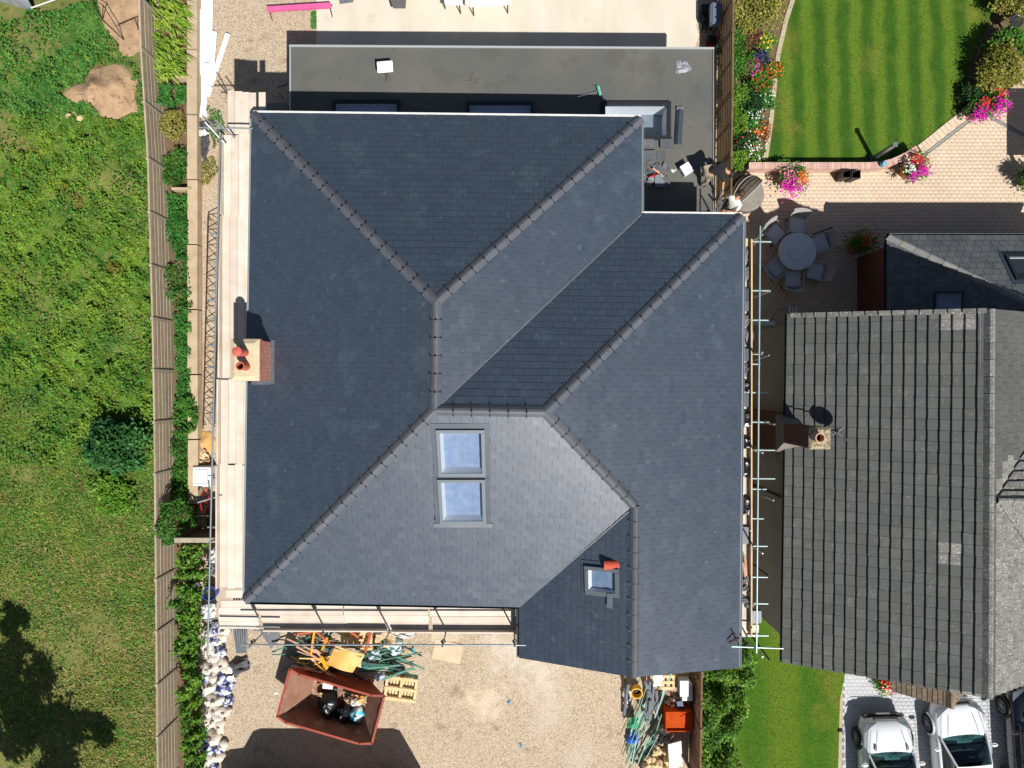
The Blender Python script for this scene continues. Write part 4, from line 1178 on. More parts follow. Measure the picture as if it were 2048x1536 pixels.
# dark timber side gate with concrete lintel across the passage
sg = thing('side_gate', 'tall close-boarded side gate across the passage, pale top rail', 'gate', P(395, 1080, 0))
ga, gb = P(350, 1080, 1.9), P(437, 1078, 1.9)
MB().box(((ga.x + gb.x) / 2, ga.y, 1.9), (gb.x - ga.x, 0.16, 0.1)).build('top_rail', CONCP, sg)
n = 10
for k in range(n):
    x = ga.x + (gb.x - ga.x) * (k + 0.5) / n
    MB().box((x, ga.y, 0.94), ((gb.x - ga.x) / n - 0.01, 0.03, 1.8)).build('board', FENCED, sg)
for x in (ga.x + 0.04, gb.x - 0.04): MB().box((x, ga.y + 0.06, 0.92), (0.09, 0.07, 1.84)).build('post', FENCED, sg)

# ------------------------------------------------------------------ scaffolding
sc = thing('scaffold', 'tubular scaffold with pale board platforms round the slate house', 'scaffold', (-8.2, -6.8, 0))
ZB = 4.7
def board_px(u0, v0, u1, v1, z=ZB, mat=BOARD, th=0.038, wob=True):
    a, b = P(u0, v1, z), P(u1, v0, z)
    c = (a + b) / 2
    dz = random.uniform(-0.006, 0.006) if wob else 0
    o = MB().box((c.x, c.y, z - th / 2 + dz), (b.x - a.x - 0.008, b.y - a.y - 0.008, th), random.uniform(-.0015, .0015) if wob else 0).build('board', mat, sc, origin=(c.x, c.y, z))
    return o
# west run, four boards wide, laps at the photographed joints
for (v0, v1) in ((268, 431), (432, 757), (758, 928), (929, 1176)):
    ub = 447 - (v0 + v1) / 2 * 0.011 + 4
    for k in range(4):
        j = random.uniform(-4, 4)
        board_px(ub + k * 15.2, v0 + j, ub + (k + 1) * 15.2, v1 + j)
    MB().box((P(ub - 2, 0, ZB).x, (P(0, v0, ZB).y + P(0, v1, ZB).y) / 2, ZB + 0.08), (0.04, P(0, v0, ZB).y - P(0, v1, ZB).y - 0.03, 0.22)).build('toe_board', BOARD, sc)
# north-west corner landing
for k, (u0, u1, v0) in enumerate(((455, 469, 181), (469, 484, 182), (484, 498, 184), (498, 512, 185), (517, 531, 184))):
    board_px(u0, v0, u1, 268, z=ZB + 0.02)
# south run
for (u0, u1) in ((440, 520), (521, 690), (691, 860), (861, 1033)):
    for k in range(4):
        j = random.uniform(-5, 5); vb = 1201 + (u0 + u1) / 2 * 0.008 - 4
        board_px(u0 + j, vb + k * 14.2, u1 + j, vb + (k + 1) * 14.2)
board_px(452, 1180, 497, 1196)
# south toe boards
for (u0, u1, v) in ((531, 775, 1257), (785, 1034, 1260)):
    a, b = P(u0, v, ZB), P(u1, v + 1, ZB)
    MB().box(((a.x + b.x) / 2, (a.y + b.y) / 2, ZB + 0.11), (b.x - a.x, 0.04, 0.23), math.atan2(b.y - a.y, b.x - a.x)).build('toe_board', BOARD, sc)
def tube(u0, v0, z0, u1, v1, z1, m=TUBE, r=0.0242, nm='tube'):
    return MB().tube(P(u0, v0, z0), P(u1, v1, z1), r, 10).build(nm, m, sc)
def vert(u, v, zb, ztop, zref, m=TUBE, nm='standard'):
    q = P(u, v, zref)
    return MB().tube((q.x, q.y, zb), (q.x, q.y, ztop), 0.0242, 10).build(nm, m, sc)
COUP = M('coupler', (96, 92, 86), rough=0.6, metal=0.5)
def coupler(p):
    MB().box(p, (0.11, 0.10, 0.10), random.uniform(0, 1)).build('coupler', COUP, sc)
# south standards, guard rails, ledgers
for u in (531, 652, 780, 893, 1029):
    vert(u, 1261, 0, 6.1, ZB)
    q = P(u, 1261, ZB)
    coupler((q.x, q.y + 0.04, 5.72))
    MB().tube((q.x + 0.06, q.y - 0.16, ZB - 0.09), (q.x + 0.06, q.y + 1.1, ZB - 0.09), 0.0242, 10).build('transom', TUBE, sc)
a = P(525, 1261, ZB); b = P(1040, 1262, ZB)
for zz in (5.72, ZB - 0.13): MB().tube((a.x - 0.3, a.y - 0.05, zz), (b.x + 0.15, b.y - 0.05, zz), 0.0242, 10).build('guard_rail', TUBE, sc)
# west standards and rail
for v in (262, 470, 640, 760, 955, 1140, 1250):
    u = 440 - (v - 260) * 0.010
    vert(u, v, 0, 5.0 if v != 262 else 5.9, ZB)
    q = P(u, v, ZB)
    MB().tube((q.x - 0.28, q.y + 0.05, ZB - 0.08), (q.x + 1.0, q.y + 0.05, ZB - 0.08), 0.0242, 10).build('transom', TUBE, sc)
for v in (600, 690, 735, 1054): tube(415, v, ZB - 0.1, 445, v + 1, ZB - 0.1)
tube(440, 270, 5.45, 415, 1316, 5.45, nm='guard_rail')
tube(397, 255, 5.2, 510, 257, 5.2); tube(410, 244, 5.3, 452, 290, 4.9); tube(430, 240, 5.6, 470, 276, 4.9)
tube(408, 1240, 5.1, 436, 1236, 5.1); tube(402, 1280, 5.2, 432, 1245, 4.9); tube(395, 1005, 4.9, 445, 990, 4.7)
tube(438, 1252, 5.0, 560, 1254, 5.0)
# east run: inner boards, toe board, rail, transoms
for (v0, v1) in ((480, 640), (641, 850), (851, 1060), (1061, 1268)):
    for k in range(2):
        board_px(1476 + k * 14.5, v0 + random.uniform(-4, 4), 1476 + (k + 1) * 14.5, v1)
    a = P(1499 - (v0 - 480) * .001, (v0 + v1) / 2, ZB)
    MB().box((a.x, a.y, ZB + 0.1), (0.04, P(0, v0, ZB).y - P(0, v1, ZB).y - 0.02, 0.22)).build('toe_board', BOARDN, sc)
tube(1520.5, 452, 5.6, 1513, 1306, 5.6, TUBEG, nm='guard_rail')
for (v, u1) in ((483, 1542), (581, 1541), (640, 1537), (708, 1524), (728, 1520), (785, 1537), (844, 1538), (900, 1550), (957, 1550), (978, 1533), (1037, 1527), (1092, 1535), (1154, 1535), (1207, 1536), (1271, 1537)):
    tube(1496, v, ZB + 0.06, u1, v + 0.5, ZB + 0.06, TUBEG, nm='transom')
for (u0, v0, u1, v1) in ((1508, 490, 1532, 447), (1506, 595, 1540, 583), (1508, 720, 1538, 711), (1509, 842, 1549, 849), (1506, 985, 1547, 1001), (1500, 1124, 1537, 1152), (1480, 1240, 1539, 1320)):
    tube(u0, v0, 4.2, u1, v1, 5.3, RUST if v0 > 1100 else TUBE, nm='brace')
for v in (483, 708, 900, 1092, 1290): vert(1503, v, 0, 5.65, ZB)
tube(1463, 1293, 5.5, 1567, 1297, 5.5, TUBEG); tube(1458, 1284, 5.5, 1474, 1277, 5.5, RUST); tube(1468, 1266, 5.5, 1478, 1290, 5.4, RUST)
for (v, n) in ((1235, 3), (1250, 2), (1262, 3)): board_px(1480, v, 1518, v + 12)
MB().box(P(1510, 1232, ZB + 0.1), (0.32, 0.36, 0.2)).build('block_stack', LEAD, sc)

# rusty lattice girder standing on edge beside the scaffold
lg = thing('lattice_girder', 'long rusty steel lattice girder lying on the gravel strip', 'girder', P(420, 640, 0))
A0, A1, B0, B1 = P(416, 430, 0.25), P(406, 858, 0.25), P(440, 425, 0.65), P(428, 855, 0.65)
m = MB().tube(A0, A1, 0.022); m.build('chord', RUST, lg); MB().tube(B0, B1, 0.022).build('chord', RUST, lg)
n = 14
for k in range(n):
    f0, f1 = k / n, (k + 1) / n
    MB().tube(A0.lerp(A1, f0), B0.lerp(B1, f0), 0.015, 6).build('strut', RUST, lg)
    MB().tube(A0.lerp(A1, f0), B0.lerp(B1, f1), 0.013, 6).build('strut', RUST, lg)
for f in (0.02, 0.5, 0.98): MB().tube(B0.lerp(B1, f), B0.lerp(B1, f) + Vector((0.06, 0, -0.65)), 0.015, 6).tube(A0.lerp(A1, f), A0.lerp(A1, f) - Vector((0, 0, 0.25)), 0.015, 6).build('foot', RUST, lg)

# slates, felt and tool bags stored on the east platform
spots = [(1485, 485, .28, .22, 'bd'), (1489, 512, .34, .5, 'mm'), (1488, 545, .4, .5, 'mm'), (1489, 590, .3, .35, 'ss'), (1489, 612, .3, .32, 'gl'), (1490, 640, .36, .4, 'mm'),
         (1492, 675, .42, .62, 'mm'), (1490, 710, .36, .36, 'ss'), (1489, 740, .3, .4, 'mm'), (1490, 775, .32, .4, 'bk'), (1491, 800, .3, .4, 'ss'), (1492, 838, .32, .45, 'bk'),
         (1492, 885, .3, .36, 'bk'), (1491, 935, .3, .5, 'bk'), (1492, 1010, .3, .5, 'bk'), (1487, 1070, .26, .5, 'ss'), (1487, 1165, .3, .45, 'rk'), (1487, 1200, .28, .35, 'rk'), (1497, 1205, .2, .2, 'rk')]
cnt = {}
for (u, v, w, l, k) in spots:
    q = P(u, v, ZB + 0.01)
    i = cnt.get(k, 0); cnt[k] = i + 1
    if k in ('ss', 'gl'):
        t = thing('slate_stack', 'neat stack of spare slates on the east scaffold boards, %s from the north' % ordn(i) if k == 'ss' else 'pale flat stack of slates near the top of the east scaffold', 'slate stack', q, group='slate stacks on the scaffold')
        nn = 7
        for j in range(nn):
            MB().box((q.x + random.uniform(-.01, .01), q.y + random.uniform(-.01, .01), ZB + 0.02 + j * 0.014), (w, l, 0.011), random.uniform(-.05, .05)).build('slate', SLATE if k == 'ss' else SLATE2, t)
    elif k == 'mm':
        m = MB(); nn = 5
        gxx = [(a, b) for a in range(nn) for b in range(nn)]
        vs_ = [(q.x + (a / 4 - .5) * w + random.uniform(-.03, .03), q.y + (b / 4 - .5) * l + random.uniform(-.04, .04), ZB + 0.015 + random.uniform(0.0, 0.14) * (0 < a < 4 and 0 < b < 4)) for a, b in gxx]
        m.add(vs_, [(a * nn + b, (a + 1) * nn + b, (a + 1) * nn + b + 1, a * nn + b + 1) for a in range(nn - 1) for b in range(nn - 1)])
        o = m.build('membrane_offcut', MEMB, None, origin=q)
        md = o.modifiers.new('t', 'SOLIDIFY'); md.thickness = 0.006
        tag(o, 'crumpled grey membrane offcut on the east scaffold boards, %s from the north' % ordn(i), 'membrane', 'membrane offcuts on the scaffold')
    elif k == 'bk':
        m = MB().lathe([(0.5, 0), (0.55, 0.25), (0.5, 0.6), (0.32, 0.7), (0.1, 0.62)], 9, jit=0.2)
        m.v = [(q.x + a * w, q.y + b * l, ZB + 0.012 + c * 0.2) for a, b, c in m.v]
        o = m.build('tool_bag', BAGB, None, origin=q); tag(o, 'black tool bag on the east scaffold boards, %s from the north' % ordn(i), 'bag', 'tool bags on the scaffold')
    elif k == 'bd':
        o = MB().box((q.x, q.y, ZB + 0.04), (w, l, 0.06)).build('timber_block', BOARDN, None, origin=q); tag(o, 'pale timber block at the north end of the east scaffold', 'timber')
    else:
        t = thing('broken_slates', 'broken slate pieces on the east scaffold, %s heap from the north' % ordn(i), 'slates', q, group='broken slates on the scaffold')
        for j in range(14):
            MB().box((q.x + random.uniform(-w, w) * .45, q.y + random.uniform(-l, l) * .5, ZB + 0.03 + random.uniform(0, .1)), (random.uniform(.08, .2), random.uniform(.06, .16), 0.012), rot=Euler((random.uniform(-.5, .5), random.uniform(-.5, .5), random.uniform(0, 3))).to_matrix()).build('slate_piece', SLATE2, t)
for i, (u0, v0, u1, v1) in enumerate(((1490, 1110, 1495, 1178), (1486, 1125, 1494, 1180))):
    o = MB().tube(P(u0, v0, ZB + 0.12), P(u1, v1, ZB + 0.06), 0.03, 4).build('batten', PINKW, None, origin=P(u0, v0, ZB)); tag(o, 'short pink roofing batten on the east scaffold platform', 'batten', 'pink battens on the scaffold')
# ------------------------------------------------------------------ field: weeds, grass, soil heaps, bushes
WEED = leafmat('weed_leaves', (68, 112, 38), (118, 150, 48), rnd=0.3, huernd=0.03, sc=0.9, specks=(((128, 92, 50), 1.1, 0.64, 0.5), ((150, 150, 52), 1.6, 0.66, 0.5)))
WEEDT = leafmat('clover_leaves', (58, 110, 44), (88, 136, 56), rnd=0.28, huernd=0.02, sc=1.2)
DRYG = leafmat('dry_grass', (138, 134, 66), (176, 156, 104), rnd=0.35, huernd=0.02, sc=1.0)
BUSHD = leafmat('dark_bush_leaves', (34, 76, 36), (56, 100, 46), rnd=0.35, huernd=0.015)
BUSHM = leafmat('mid_bush_leaves', (44, 94, 46), (74, 124, 58), rnd=0.35, huernd=0.015)
BUSHL = leafmat('light_bush_leaves', (72, 120, 30), (110, 148, 44), rnd=0.3, huernd=0.02)

fx, fy = -18.9, 14.4
def field_region(n, v0, v1, u0=-110, u1=312):
    n = int(n * 1.25)
    u = RNG.uniform(u0, u1, n); v = RNG.uniform(v0, v1, n)
    x = (u - 1024) / FPX * CAM_H; y = (768 - v) / FPX * CAM_H
    return u, v, x, y
heap_px = [(135, 178), (172, 168), (185, 138), (225, 128), (268, 142), (282, 190), (280, 225), (240, 245), (205, 236), (188, 212), (150, 206), (126, 192)]
def keep_mask(u, v):
    k = ~inside(u, v, heap_px)
    k &= ~inside(u, v, [(195, -30), (290, -30), (290, 130), (250, 108), (205, 45)])
    k &= ~inside(u, v, [(-30, -30), (205, -30), (180, 10), (70, 30), (-30, 42)])
    return k
# taller weeds in the upper field
u, v, x, y = field_region(108000, -70, 930)
nz = vnoise(x, y, 1.6, 21)
k = keep_mask(u, v) & (RNG.uniform(0, 1, len(u)) < np.clip(0.75 + 0.35 * nz - np.clip((v - 760) / 200, 0, 1) * 0.55, 0.05, 1))
bump = np.clip(0.18 + 0.14 * vnoise(x, y, 3.2, 22) + 0.10 * vnoise(x, y, 9, 23), 0.0, 0.5)
zz = field_z(x, y) + bump * RNG.uniform(0.3, 1.0, len(x))
pts = np.stack([x, y, zz], 1)[k]; vk = v[k]; nk = nz[k]
mi = np.where((vk < 230 - 0.3 * (u[k] - 100) * 0) & (RNG.uniform(0, 1, len(vk)) < 0.85), 1, 0)
tag(leaves('field_weeds', pts, 0.095, [WEED, WEEDT], aspect=0.75, up=0.62, mi=mi), 'dense low weeds and brambles covering the upper field', 'weeds', kind='stuff')
# rough grass below
u, v, x, y = field_region(98000, 560, 1610)
k = RNG.uniform(0, 1, len(u)) < np.clip((v - 560) / 300, 0.05, 1) * np.clip(0.7 + 0.5 * vnoise(x, y, 1.3, 31), 0.12, 1)
pts = np.stack([x, y, field_z(x, y) + RNG.uniform(0.0, 0.05, len(x))], 1)[k]
mi = (RNG.uniform(0, 1, len(pts)) < np.clip(0.2 + (v[k] - 1050) / 800, 0.1, 0.55)).astype(int)
tag(leaves('field_grass', pts, 0.13, [WEED, DRYG], aspect=0.26, up=0.5, mi=mi, blade=True), 'rough patchy grass over the lower field', 'grass', kind='stuff')

u, v, x, y = field_region(31000, 640, 1610)
k = RNG.uniform(0, 1, len(u)) < np.clip(0.45 + 0.6 * vnoise(x, y, 2.4, 37) - (v - 640) / 2600, 0.03, 1)
pts = np.stack([x, y, field_z(x, y) + RNG.uniform(0.01, 0.08, len(x))], 1)[k]
tag(leaves('field_clover', pts, 0.085, [WEED, WEEDT], aspect=0.7, up=0.7, mi=(RNG.uniform(0, 1, len(pts)) < .3).astype(int)), 'low clover and dandelion leaves among the rough grass', 'weeds', kind='stuff')

def heap(name, label, cat, px, h, mat, res=16, sharp=1.0, seed=1, kind=None):
    pl = [P(a, b, 0) for a, b in px]
    c = sum(pl, Vector()) / len(pl)
    n = 40; rings = res
    V = [(c.x, c.y, h)]; F = []
    ang = [math.atan2(p.y - c.y, p.x - c.x) for p in pl]; rad = [(p - c).length for p in pl]
    od = np.argsort(ang); ang = np.array(ang)[od]; rad = np.array(rad)[od]
    for i in range(1, rings + 1):
        f = i / rings
        for k in range(n):
            t = -math.pi + 2 * math.pi * k / n
            R = np.interp(t, np.concatenate([ang - 2 * math.pi, ang, ang + 2 * math.pi]), np.tile(rad, 3)) * (1 + 0.06 * math.sin(k * 5.1 + seed))
            x_, y_ = c.x + math.cos(t) * R * f, c.y + math.sin(t) * R * f
            z_ = h * (1 - f) ** sharp * (1 + 0.35 * float(vnoise(np.array(x_), np.array(y_), 5, seed))) - (0.03 if i == rings else 0)
            V.append((x_, y_, max(z_, -0.03) + 0.03))
    F3 = [(0, 1 + k, 1 + (k + 1) % n) for k in range(n)]
    F4 = [(1 + (i - 1) * n + k, 1 + i * n + k, 1 + i * n + (k + 1) % n, 1 + (i - 1) * n + (k + 1) % n) for i in range(1, rings) for k in range(n)]
    m = MB(); m.add(V, F3 + F4)
    o = m.build(name, mat, None, smooth=True, origin=(c.x, c.y, 0))
    if kind: return tag(o, kind=kind)
    return tag(o, label, cat)
heap('soil_heap', 'large heap of dry brown soil in the weedy field by the fence', 'soil heap', heap_px, 0.38, SOIL, sharp=0.7, seed=2)
heap('bare_soil', None, None, [(196, -60), (300, -60), (300, 60), (292, 128), (262, 122), (226, 76), (200, 34)], 0.12, SOIL, seed=5, kind='structure')
for i in range(26):
    a = P(random.uniform(180, 275), random.uniform(135, 225), 0)
    b = a + Vector((random.uniform(-.5, .5), random.uniform(-.5, .5), 0))
    z0 = 0.36 if i % 2 else 0.3
    o = MB().tube(a + Vector((0, 0, z0)), b + Vector((0, 0, z0 * 0.75)), 0.008, 5, 0.004).build('dry_twig', TWIG, None, origin=a)
    tag(o, 'thin dry twig lying on the soil heap', 'twig', 'twigs on the soil heap')
# pale stones beside the heap
for i, (u, v, r) in enumerate(((138, 233, .12), (150, 228, .1), (160, 236, .14), (146, 240, .09))):
    q = P(u, v, 0.1); m = MB().lathe([(0.6, 0), (1, .4), (.8, .9), (.2, 1.1)], 8, jit=0.15); m.v = [(q.x + a * r, q.y + b * r, 0.06 + c * r * .9) for a, b, c in m.v]
    tag(m.build('rubble_stone', RUBBLE, None, origin=q), 'pale stone at the foot of the soil heap', 'stone', 'stones by the soil heap')

def bush(name, label, u, v, z, r, n, mat, size=0.11, clumps=40, trunk=True, cat='bush', group=None, up=0.45, spread=0.3, aspect=0.6):
    q = P(u, v, z)
    t = thing(name, label, cat, (q.x, q.y, 0), group=group)
    m = MB()
    for k in range(5):
        a = 2 * math.pi * k / 5 + 0.3
        m.tube((q.x, q.y, 0), (q.x + math.cos(a) * r[0] * .55, q.y + math.sin(a) * r[1] * .55, z + r[2] * .35), 0.03, 5, 0.01)
    m.build('stems', BARK, t)
    leaves('crown', crown_pts((q.x, q.y, z), r, n, clumps, spread), size, mat, t, aspect=aspect, up=up)
    return t
ds = bush('dark_shrub', 'dark green shrub standing in the field beside the fence', 228, 890, 0.55, (0.8, 0.75, 0.6), 2800, BUSHD, 0.15, 22, spread=.4)
for (u_, v_, z_, r_, n_) in ((262, 868, .5, (.6, .5, .45), 1300), (205, 905, .35, (.55, .5, .4), 1100), (250, 925, .4, (.7, .45, .4), 1300), (212, 862, .4, (.4, .45, .5), 700)):
    q_ = P(u_, v_, z_); leaves('crown', crown_pts((q_.x, q_.y, z_), r_, n_, 12, .42), .15, BUSHM, ds, aspect=.6, up=.45)
bush('pale_shrub', 'low bright green weed clump below the dark shrub', 228, 985, 0.2, (0.85, 0.75, 0.3), 2600, BUSHL, 0.12, 30)
# shadow-casting tree just outside the lower-left corner of the picture
tt = thing('field_tree', 'tall leafy tree just outside the lower left corner', 'tree', (-15.6, -15.6, 0))
m = MB().tube((-15.6, -15.6, 0), (-15.5, -15.5, 3.6), 0.22, 10, 0.14)
for k in range(9):
    a = k * 0.7; m.tube((-15.5, -15.5, 2.6 + 0.15 * k), (-15.5 + 1.5 * math.cos(a), -15.5 + 1.5 * math.sin(a), 4.8 + 0.25 * k), 0.09, 6, 0.03)
m.build('trunk', BARK, tt)
cp = np.concatenate([crown_pts(c_, r_, n_, k_, .26) for c_, r_, n_, k_ in (((-15.9, -14.4, 5.6), (1.3, 1.3, 1.2), 4200, 20), ((-15.4, -16.3, 5.4), (1.7, 1.4, 1.4), 5200, 24), ((-14.0, -15.3, 4.2), (1.1, .8, .6), 1900, 9), ((-16.4, -12.2, 5.0), (0.6, 0.9, 0.8), 1600, 7), ((-14.6, -17.6, 4.8), (1.2, 1.0, 1.0), 2400, 10), ((-16.2, -13.2, 4.6), (.8, .6, .7), 900, 7))])
leaves('crown', cp, 0.2, BUSHD, tt, aspect=0.6, up=0.35)

# silver polytunnel corner and a fallen greenhouse frame
pt = thing('polythene_tunnel', 'silver polythene tunnel end in the top left corner', 'tunnel', P(20, 0, 0))
m = MB(); n = 14
for e, (ux, vx) in enumerate(((-70, -40), (75, 4))):
    for k in range(n + 1):
        t = math.pi * k / n
        q = P(ux, vx, 0); m.v.append((q.x, q.y + 0.45 * math.cos(t) + 0.05, 0.62 * math.sin(t)))
m.f += [(k, n + 1 + k, n + 2 + k, k + 1) for k in range(n)]; m.m += [0] * n
m.build('cover', SILVER, pt, smooth=True)
m = MB()
q = P(75, 4, 0)
m.path([(q.x, q.y + 0.45 * math.cos(math.pi * k / n) + 0.05, 0.63 * math.sin(math.pi * k / n)) for k in range(n + 1)], 0.018)
m.build('hoop', TUBE, pt)
MB().tube(P(62, 16, 0.4), P(118, -4, 0.4), 0.025).build('rail', WHITE2, pt)
fr = thing('metal_frame', 'rusty bare metal cage frame leaning beside the fence', 'frame', P(225, 50, 0))
c = [P(176, -5, .7), P(206, 10, .7), P(270, 36, .6), P(232, 52, .6), P(248, 80, .1), P(205, 40, .1), P(277, 60, .05)]
for a, b in ((0, 1), (1, 3), (3, 2), (3, 4), (1, 5), (5, 4), (2, 6), (0, 5)): MB().tube(c[a], c[b], 0.016, 6).build('bar', RUST, fr)

# ------------------------------------------------------------------ planting between fence and sleepers
LILY = leafmat('strap_leaves', (96, 136, 26), (146, 172, 52), rnd=0.25, huernd=0.015)
IVY = leafmat('ivy_leaves', (44, 96, 30), (80, 128, 42), rnd=0.35, huernd=0.02)
FERN = leafmat('fine_green', (40, 100, 36), (78, 138, 56), rnd=0.3, huernd=0.02)
OLIVE = leafmat('olive_leaves', (118, 122, 48), (156, 152, 76), rnd=0.3, huernd=0.02)
HEDGE = leafmat('laurel_leaves', (54, 98, 26), (110, 148, 48), rnd=0.45, huernd=0.02, sc=2.0)
dl = thing('strap_leaf_plants', 'clump of arching yellow-green strap leaves by the fence top', 'plant', P(345, 70, 0))
m = MB()
for i in range(420):
    b = P(random.uniform(300, 366), random.uniform(-10, 152), 0.35); b.z = random.uniform(0.3, 0.5)
    a = random.gauss(-0.6, 0.5); L = random.uniform(0.35, 0.7); d = Vector((math.cos(a), math.sin(a), 0)); s = Vector((-d.y, d.x, 0)) * random.uniform(.014, .024)
    p1 = b + d * L * .45 + Vector((0, 0, .22)); p2 = b + d * L + Vector((0, 0, .05))
    m.add([b - s, b + s, p1 + s * 1.2, p1 - s * 1.2, p2], [(0, 1, 2, 3), (3, 2, 4)])
m.build('foliage', LILY, dl)
def strip_plant(name, label, px, z, n, mat, size, zs=0.18, up=0.5, aspect=0.55, cat='plant'):
    pl = [P(a, b, z) for a, b in px]
    c = sum(pl, Vector()) / len(pl)
    t = thing(name, label, cat, (c.x, c.y, 0.0))
    xs = [p.x for p in pl]; ys = [p.y for p in pl]
    x, y = scatter(pl, n / max(0.05, (max(xs) - min(xs)) * (max(ys) - min(ys))))
    h = z + zs * vnoise(x, y, 4.5, len(label)) * 0.8 - np.abs(RNG.normal(0, zs, len(x)))
    leaves('foliage', np.stack([x, y, np.clip(h, 0.06, 3)], 1), size, mat, t, aspect=aspect, up=up)
    st = MB()
    for k in range(8):
        a = random.choice(pl).lerp(c, random.uniform(0.2, 1)); st.tube((a.x, a.y, 0), (a.x, a.y, z * 0.8), 0.012, 5)
    st.build('stems', BARK, t)
    return t
strip_plant('shrub', 'small dark shrub at the end of the strap leaves', [(300, 168), (340, 165), (342, 212), (305, 208)], 0.55, 900, FERN, 0.09)
strip_plant('shrub', 'small green shrub against the sleeper wall below the strap leaves', [(345, 165), (373, 172), (373, 208), (346, 205)], 0.45, 600, FERN, 0.09)
strip_plant('olive_shrub', 'olive-yellow shrub beside the fence', [(308, 222), (362, 218), (366, 255), (340, 278), (318, 262)], 0.6, 1500, OLIVE, 0.08)
strip_plant('shrub', 'dark bush at the fence halfway to the dark tarpaulin', [(305, 325), (350, 295), (372, 300), (372, 330), (350, 372), (315, 365)], 0.6, 1900, IVY, 0.09)
strip_plant('leafy_bed', 'bright green leafy bed plants below the cross sleeper', [(330, 385), (376, 388), (378, 520), (350, 520), (332, 470)], 0.45, 2800, FERN, 0.085)
strip_plant('leafy_bed', 'grassy green plants spilling over the sleeper wall', [(312, 540), (372, 515), (385, 610), (372, 640), (340, 610)], 0.5, 2600, IVY, 0.085)
strip_plant('leafy_bed', 'blue-green ferny bed plants beside the fence middle', [(342, 628), (384, 622), (382, 720), (380, 800), (352, 800), (346, 700)], 0.45, 3800, FERN, 0.08)
strip_plant('leafy_bed', 'broad-leaved vine sprawling over the sleeper wall', [(346, 800), (385, 790), (398, 830), (392, 860), (372, 870), (348, 850)], 0.5, 1200, IVY, 0.13)
strip_plant('leafy_bed', 'light green bed plants above the white cool box', [(345, 860), (374, 860), (374, 1000), (340, 1010), (330, 950), (345, 930)], 0.5, 3000, IVY, 0.09)
strip_plant('ivy', 'ivy climbing over the fence beside the side gate', [(312, 1010), (350, 1000), (392, 1050), (360, 1068), (345, 1090), (318, 1098)], 1.5, 2600, IVY, 0.10, zs=0.3)
strip_plant('weed_patch', 'green weeds on the gravel beside the black tarpaulin', [(412, 210), (440, 220), (450, 260), (428, 300), (418, 260)], 0.12, 700, FERN, 0.07, zs=0.06)
strip_plant('weed_patch', 'pale weeds on the gravel below the black tarpaulin', [(398, 330), (425, 310), (436, 340), (415, 370), (397, 372)], 0.12, 700, OLIVE, 0.07, zs=0.06)
strip_plant('weed_patch', 'green tuft at the edge of the pale concrete slab', [(622, 22), (632, 20), (632, 58), (621, 55)], 0.1, 350, FERN, 0.07, zs=0.06)
# laurel hedge in the front
hd = thing('laurel_hedge', 'bright green laurel hedge along the fence beside the rubble sacks', 'hedge', P(378, 1330, 0))
pts = []
for (v0, v1, uc, w) in ((1092, 1160, 376, .56), (1168, 1250, 372, .52), (1252, 1335, 374, .5), (1345, 1425, 380, .44), (1435, 1500, 382, .36), (1505, 1580, 380, .38)):
    a, b = P(uc, v0, 1.1), P(uc, v1, 1.1)
    for k in range(3):
        f = (k + .5) / 3; c = a.lerp(b, f)
        pts.append(crown_pts((c.x + random.uniform(-.1, .1), c.y, 0.85), (w * random.uniform(.8, 1.1), (a.y - b.y) / 4.6, 0.6), 620, 16, .30))
leaves('foliage', np.concatenate(pts), 0.125, HEDGE, hd, aspect=0.5, up=0.5)
m = MB()
for v in range(1100, 1560, 26): q = P(385, v, 0.4); m.tube((q.x, q.y, 0), (q.x + .1, q.y, 1.1), 0.025, 5)
m.build('stems', BARK, hd)

# ------------------------------------------------------------------ west side strip: stored materials
for i, (u0, v0, u1, v1, w) in enumerate(((411, -30, 405, 232, .30), (420, -30, 415, 190, .24), (401, 20, 401, 150, .2), (431, 65, 424, 160, .16), (458, 70, 417, 195, .17), (418, 130, 408, 238, .2))):
    a, b = P(u0, v0, 0.1), P(u1, v1, 0.1); d = b - a
    o = MB().box(((a.x + b.x) / 2, (a.y + b.y) / 2, 0.06 + 0.035 * i), (d.length, w, 0.03), math.atan2(d.y, d.x)).build('fascia_board', WHITE, None, origin=(a + b) / 2)
    tag(o, ['widest white plastic fascia board lying on the gravel beside the sleeper wall', 'long white fascia board lying second from the sleeper wall', 'short white fascia board resting against the sleepers',
            'narrow white board between the long boards and the slanting one', 'slanting white fascia board pointing away from the stack', 'lowest white board end nearest the black tarpaulin'][i], 'fascia board', 'white fascia boards')
def rag(name, label, cat, px, z, mat, h=0.12, seed=0, n=9, group=None):
    """crumpled sheet: px = four corners"""
    c = [P(a, b, z) for a, b in px]; m = MB(); r = random.Random(seed)
    vs_ = []
    for i in range(n):
        for j in range(n):
            f, g = i / (n - 1), j / (n - 1)
            q = c[0].lerp(c[1], f).lerp(c[3].lerp(c[2], f), g)
            e = 0.25 if i in (0, n - 1) or j in (0, n - 1) else 1
            vs_.append((q.x + r.uniform(-.04, .04), q.y + r.uniform(-.04, .04), z + 0.01 + abs(r.gauss(0, h)) * e))
    m.add(vs_, [(i * n + j, i * n + j + 1, (i + 1) * n + j + 1, (i + 1) * n + j) for i in range(n - 1) for j in range(n - 1)])
    ctr = sum(c, Vector()) / 4
    o = m.build(name, mat, None, origin=(ctr.x, ctr.y, z))
    md = o.modifiers.new('t', 'SOLIDIFY'); md.thickness = 0.008
    return tag(o, label, cat, group)
rag('tarpaulin', 'black membrane sheet tapering to a point beside the sleeper wall', 'tarpaulin', ((395, 272), (420, 270), (414, 325), (406, 325)), 0.08, TARP, .05, 1)
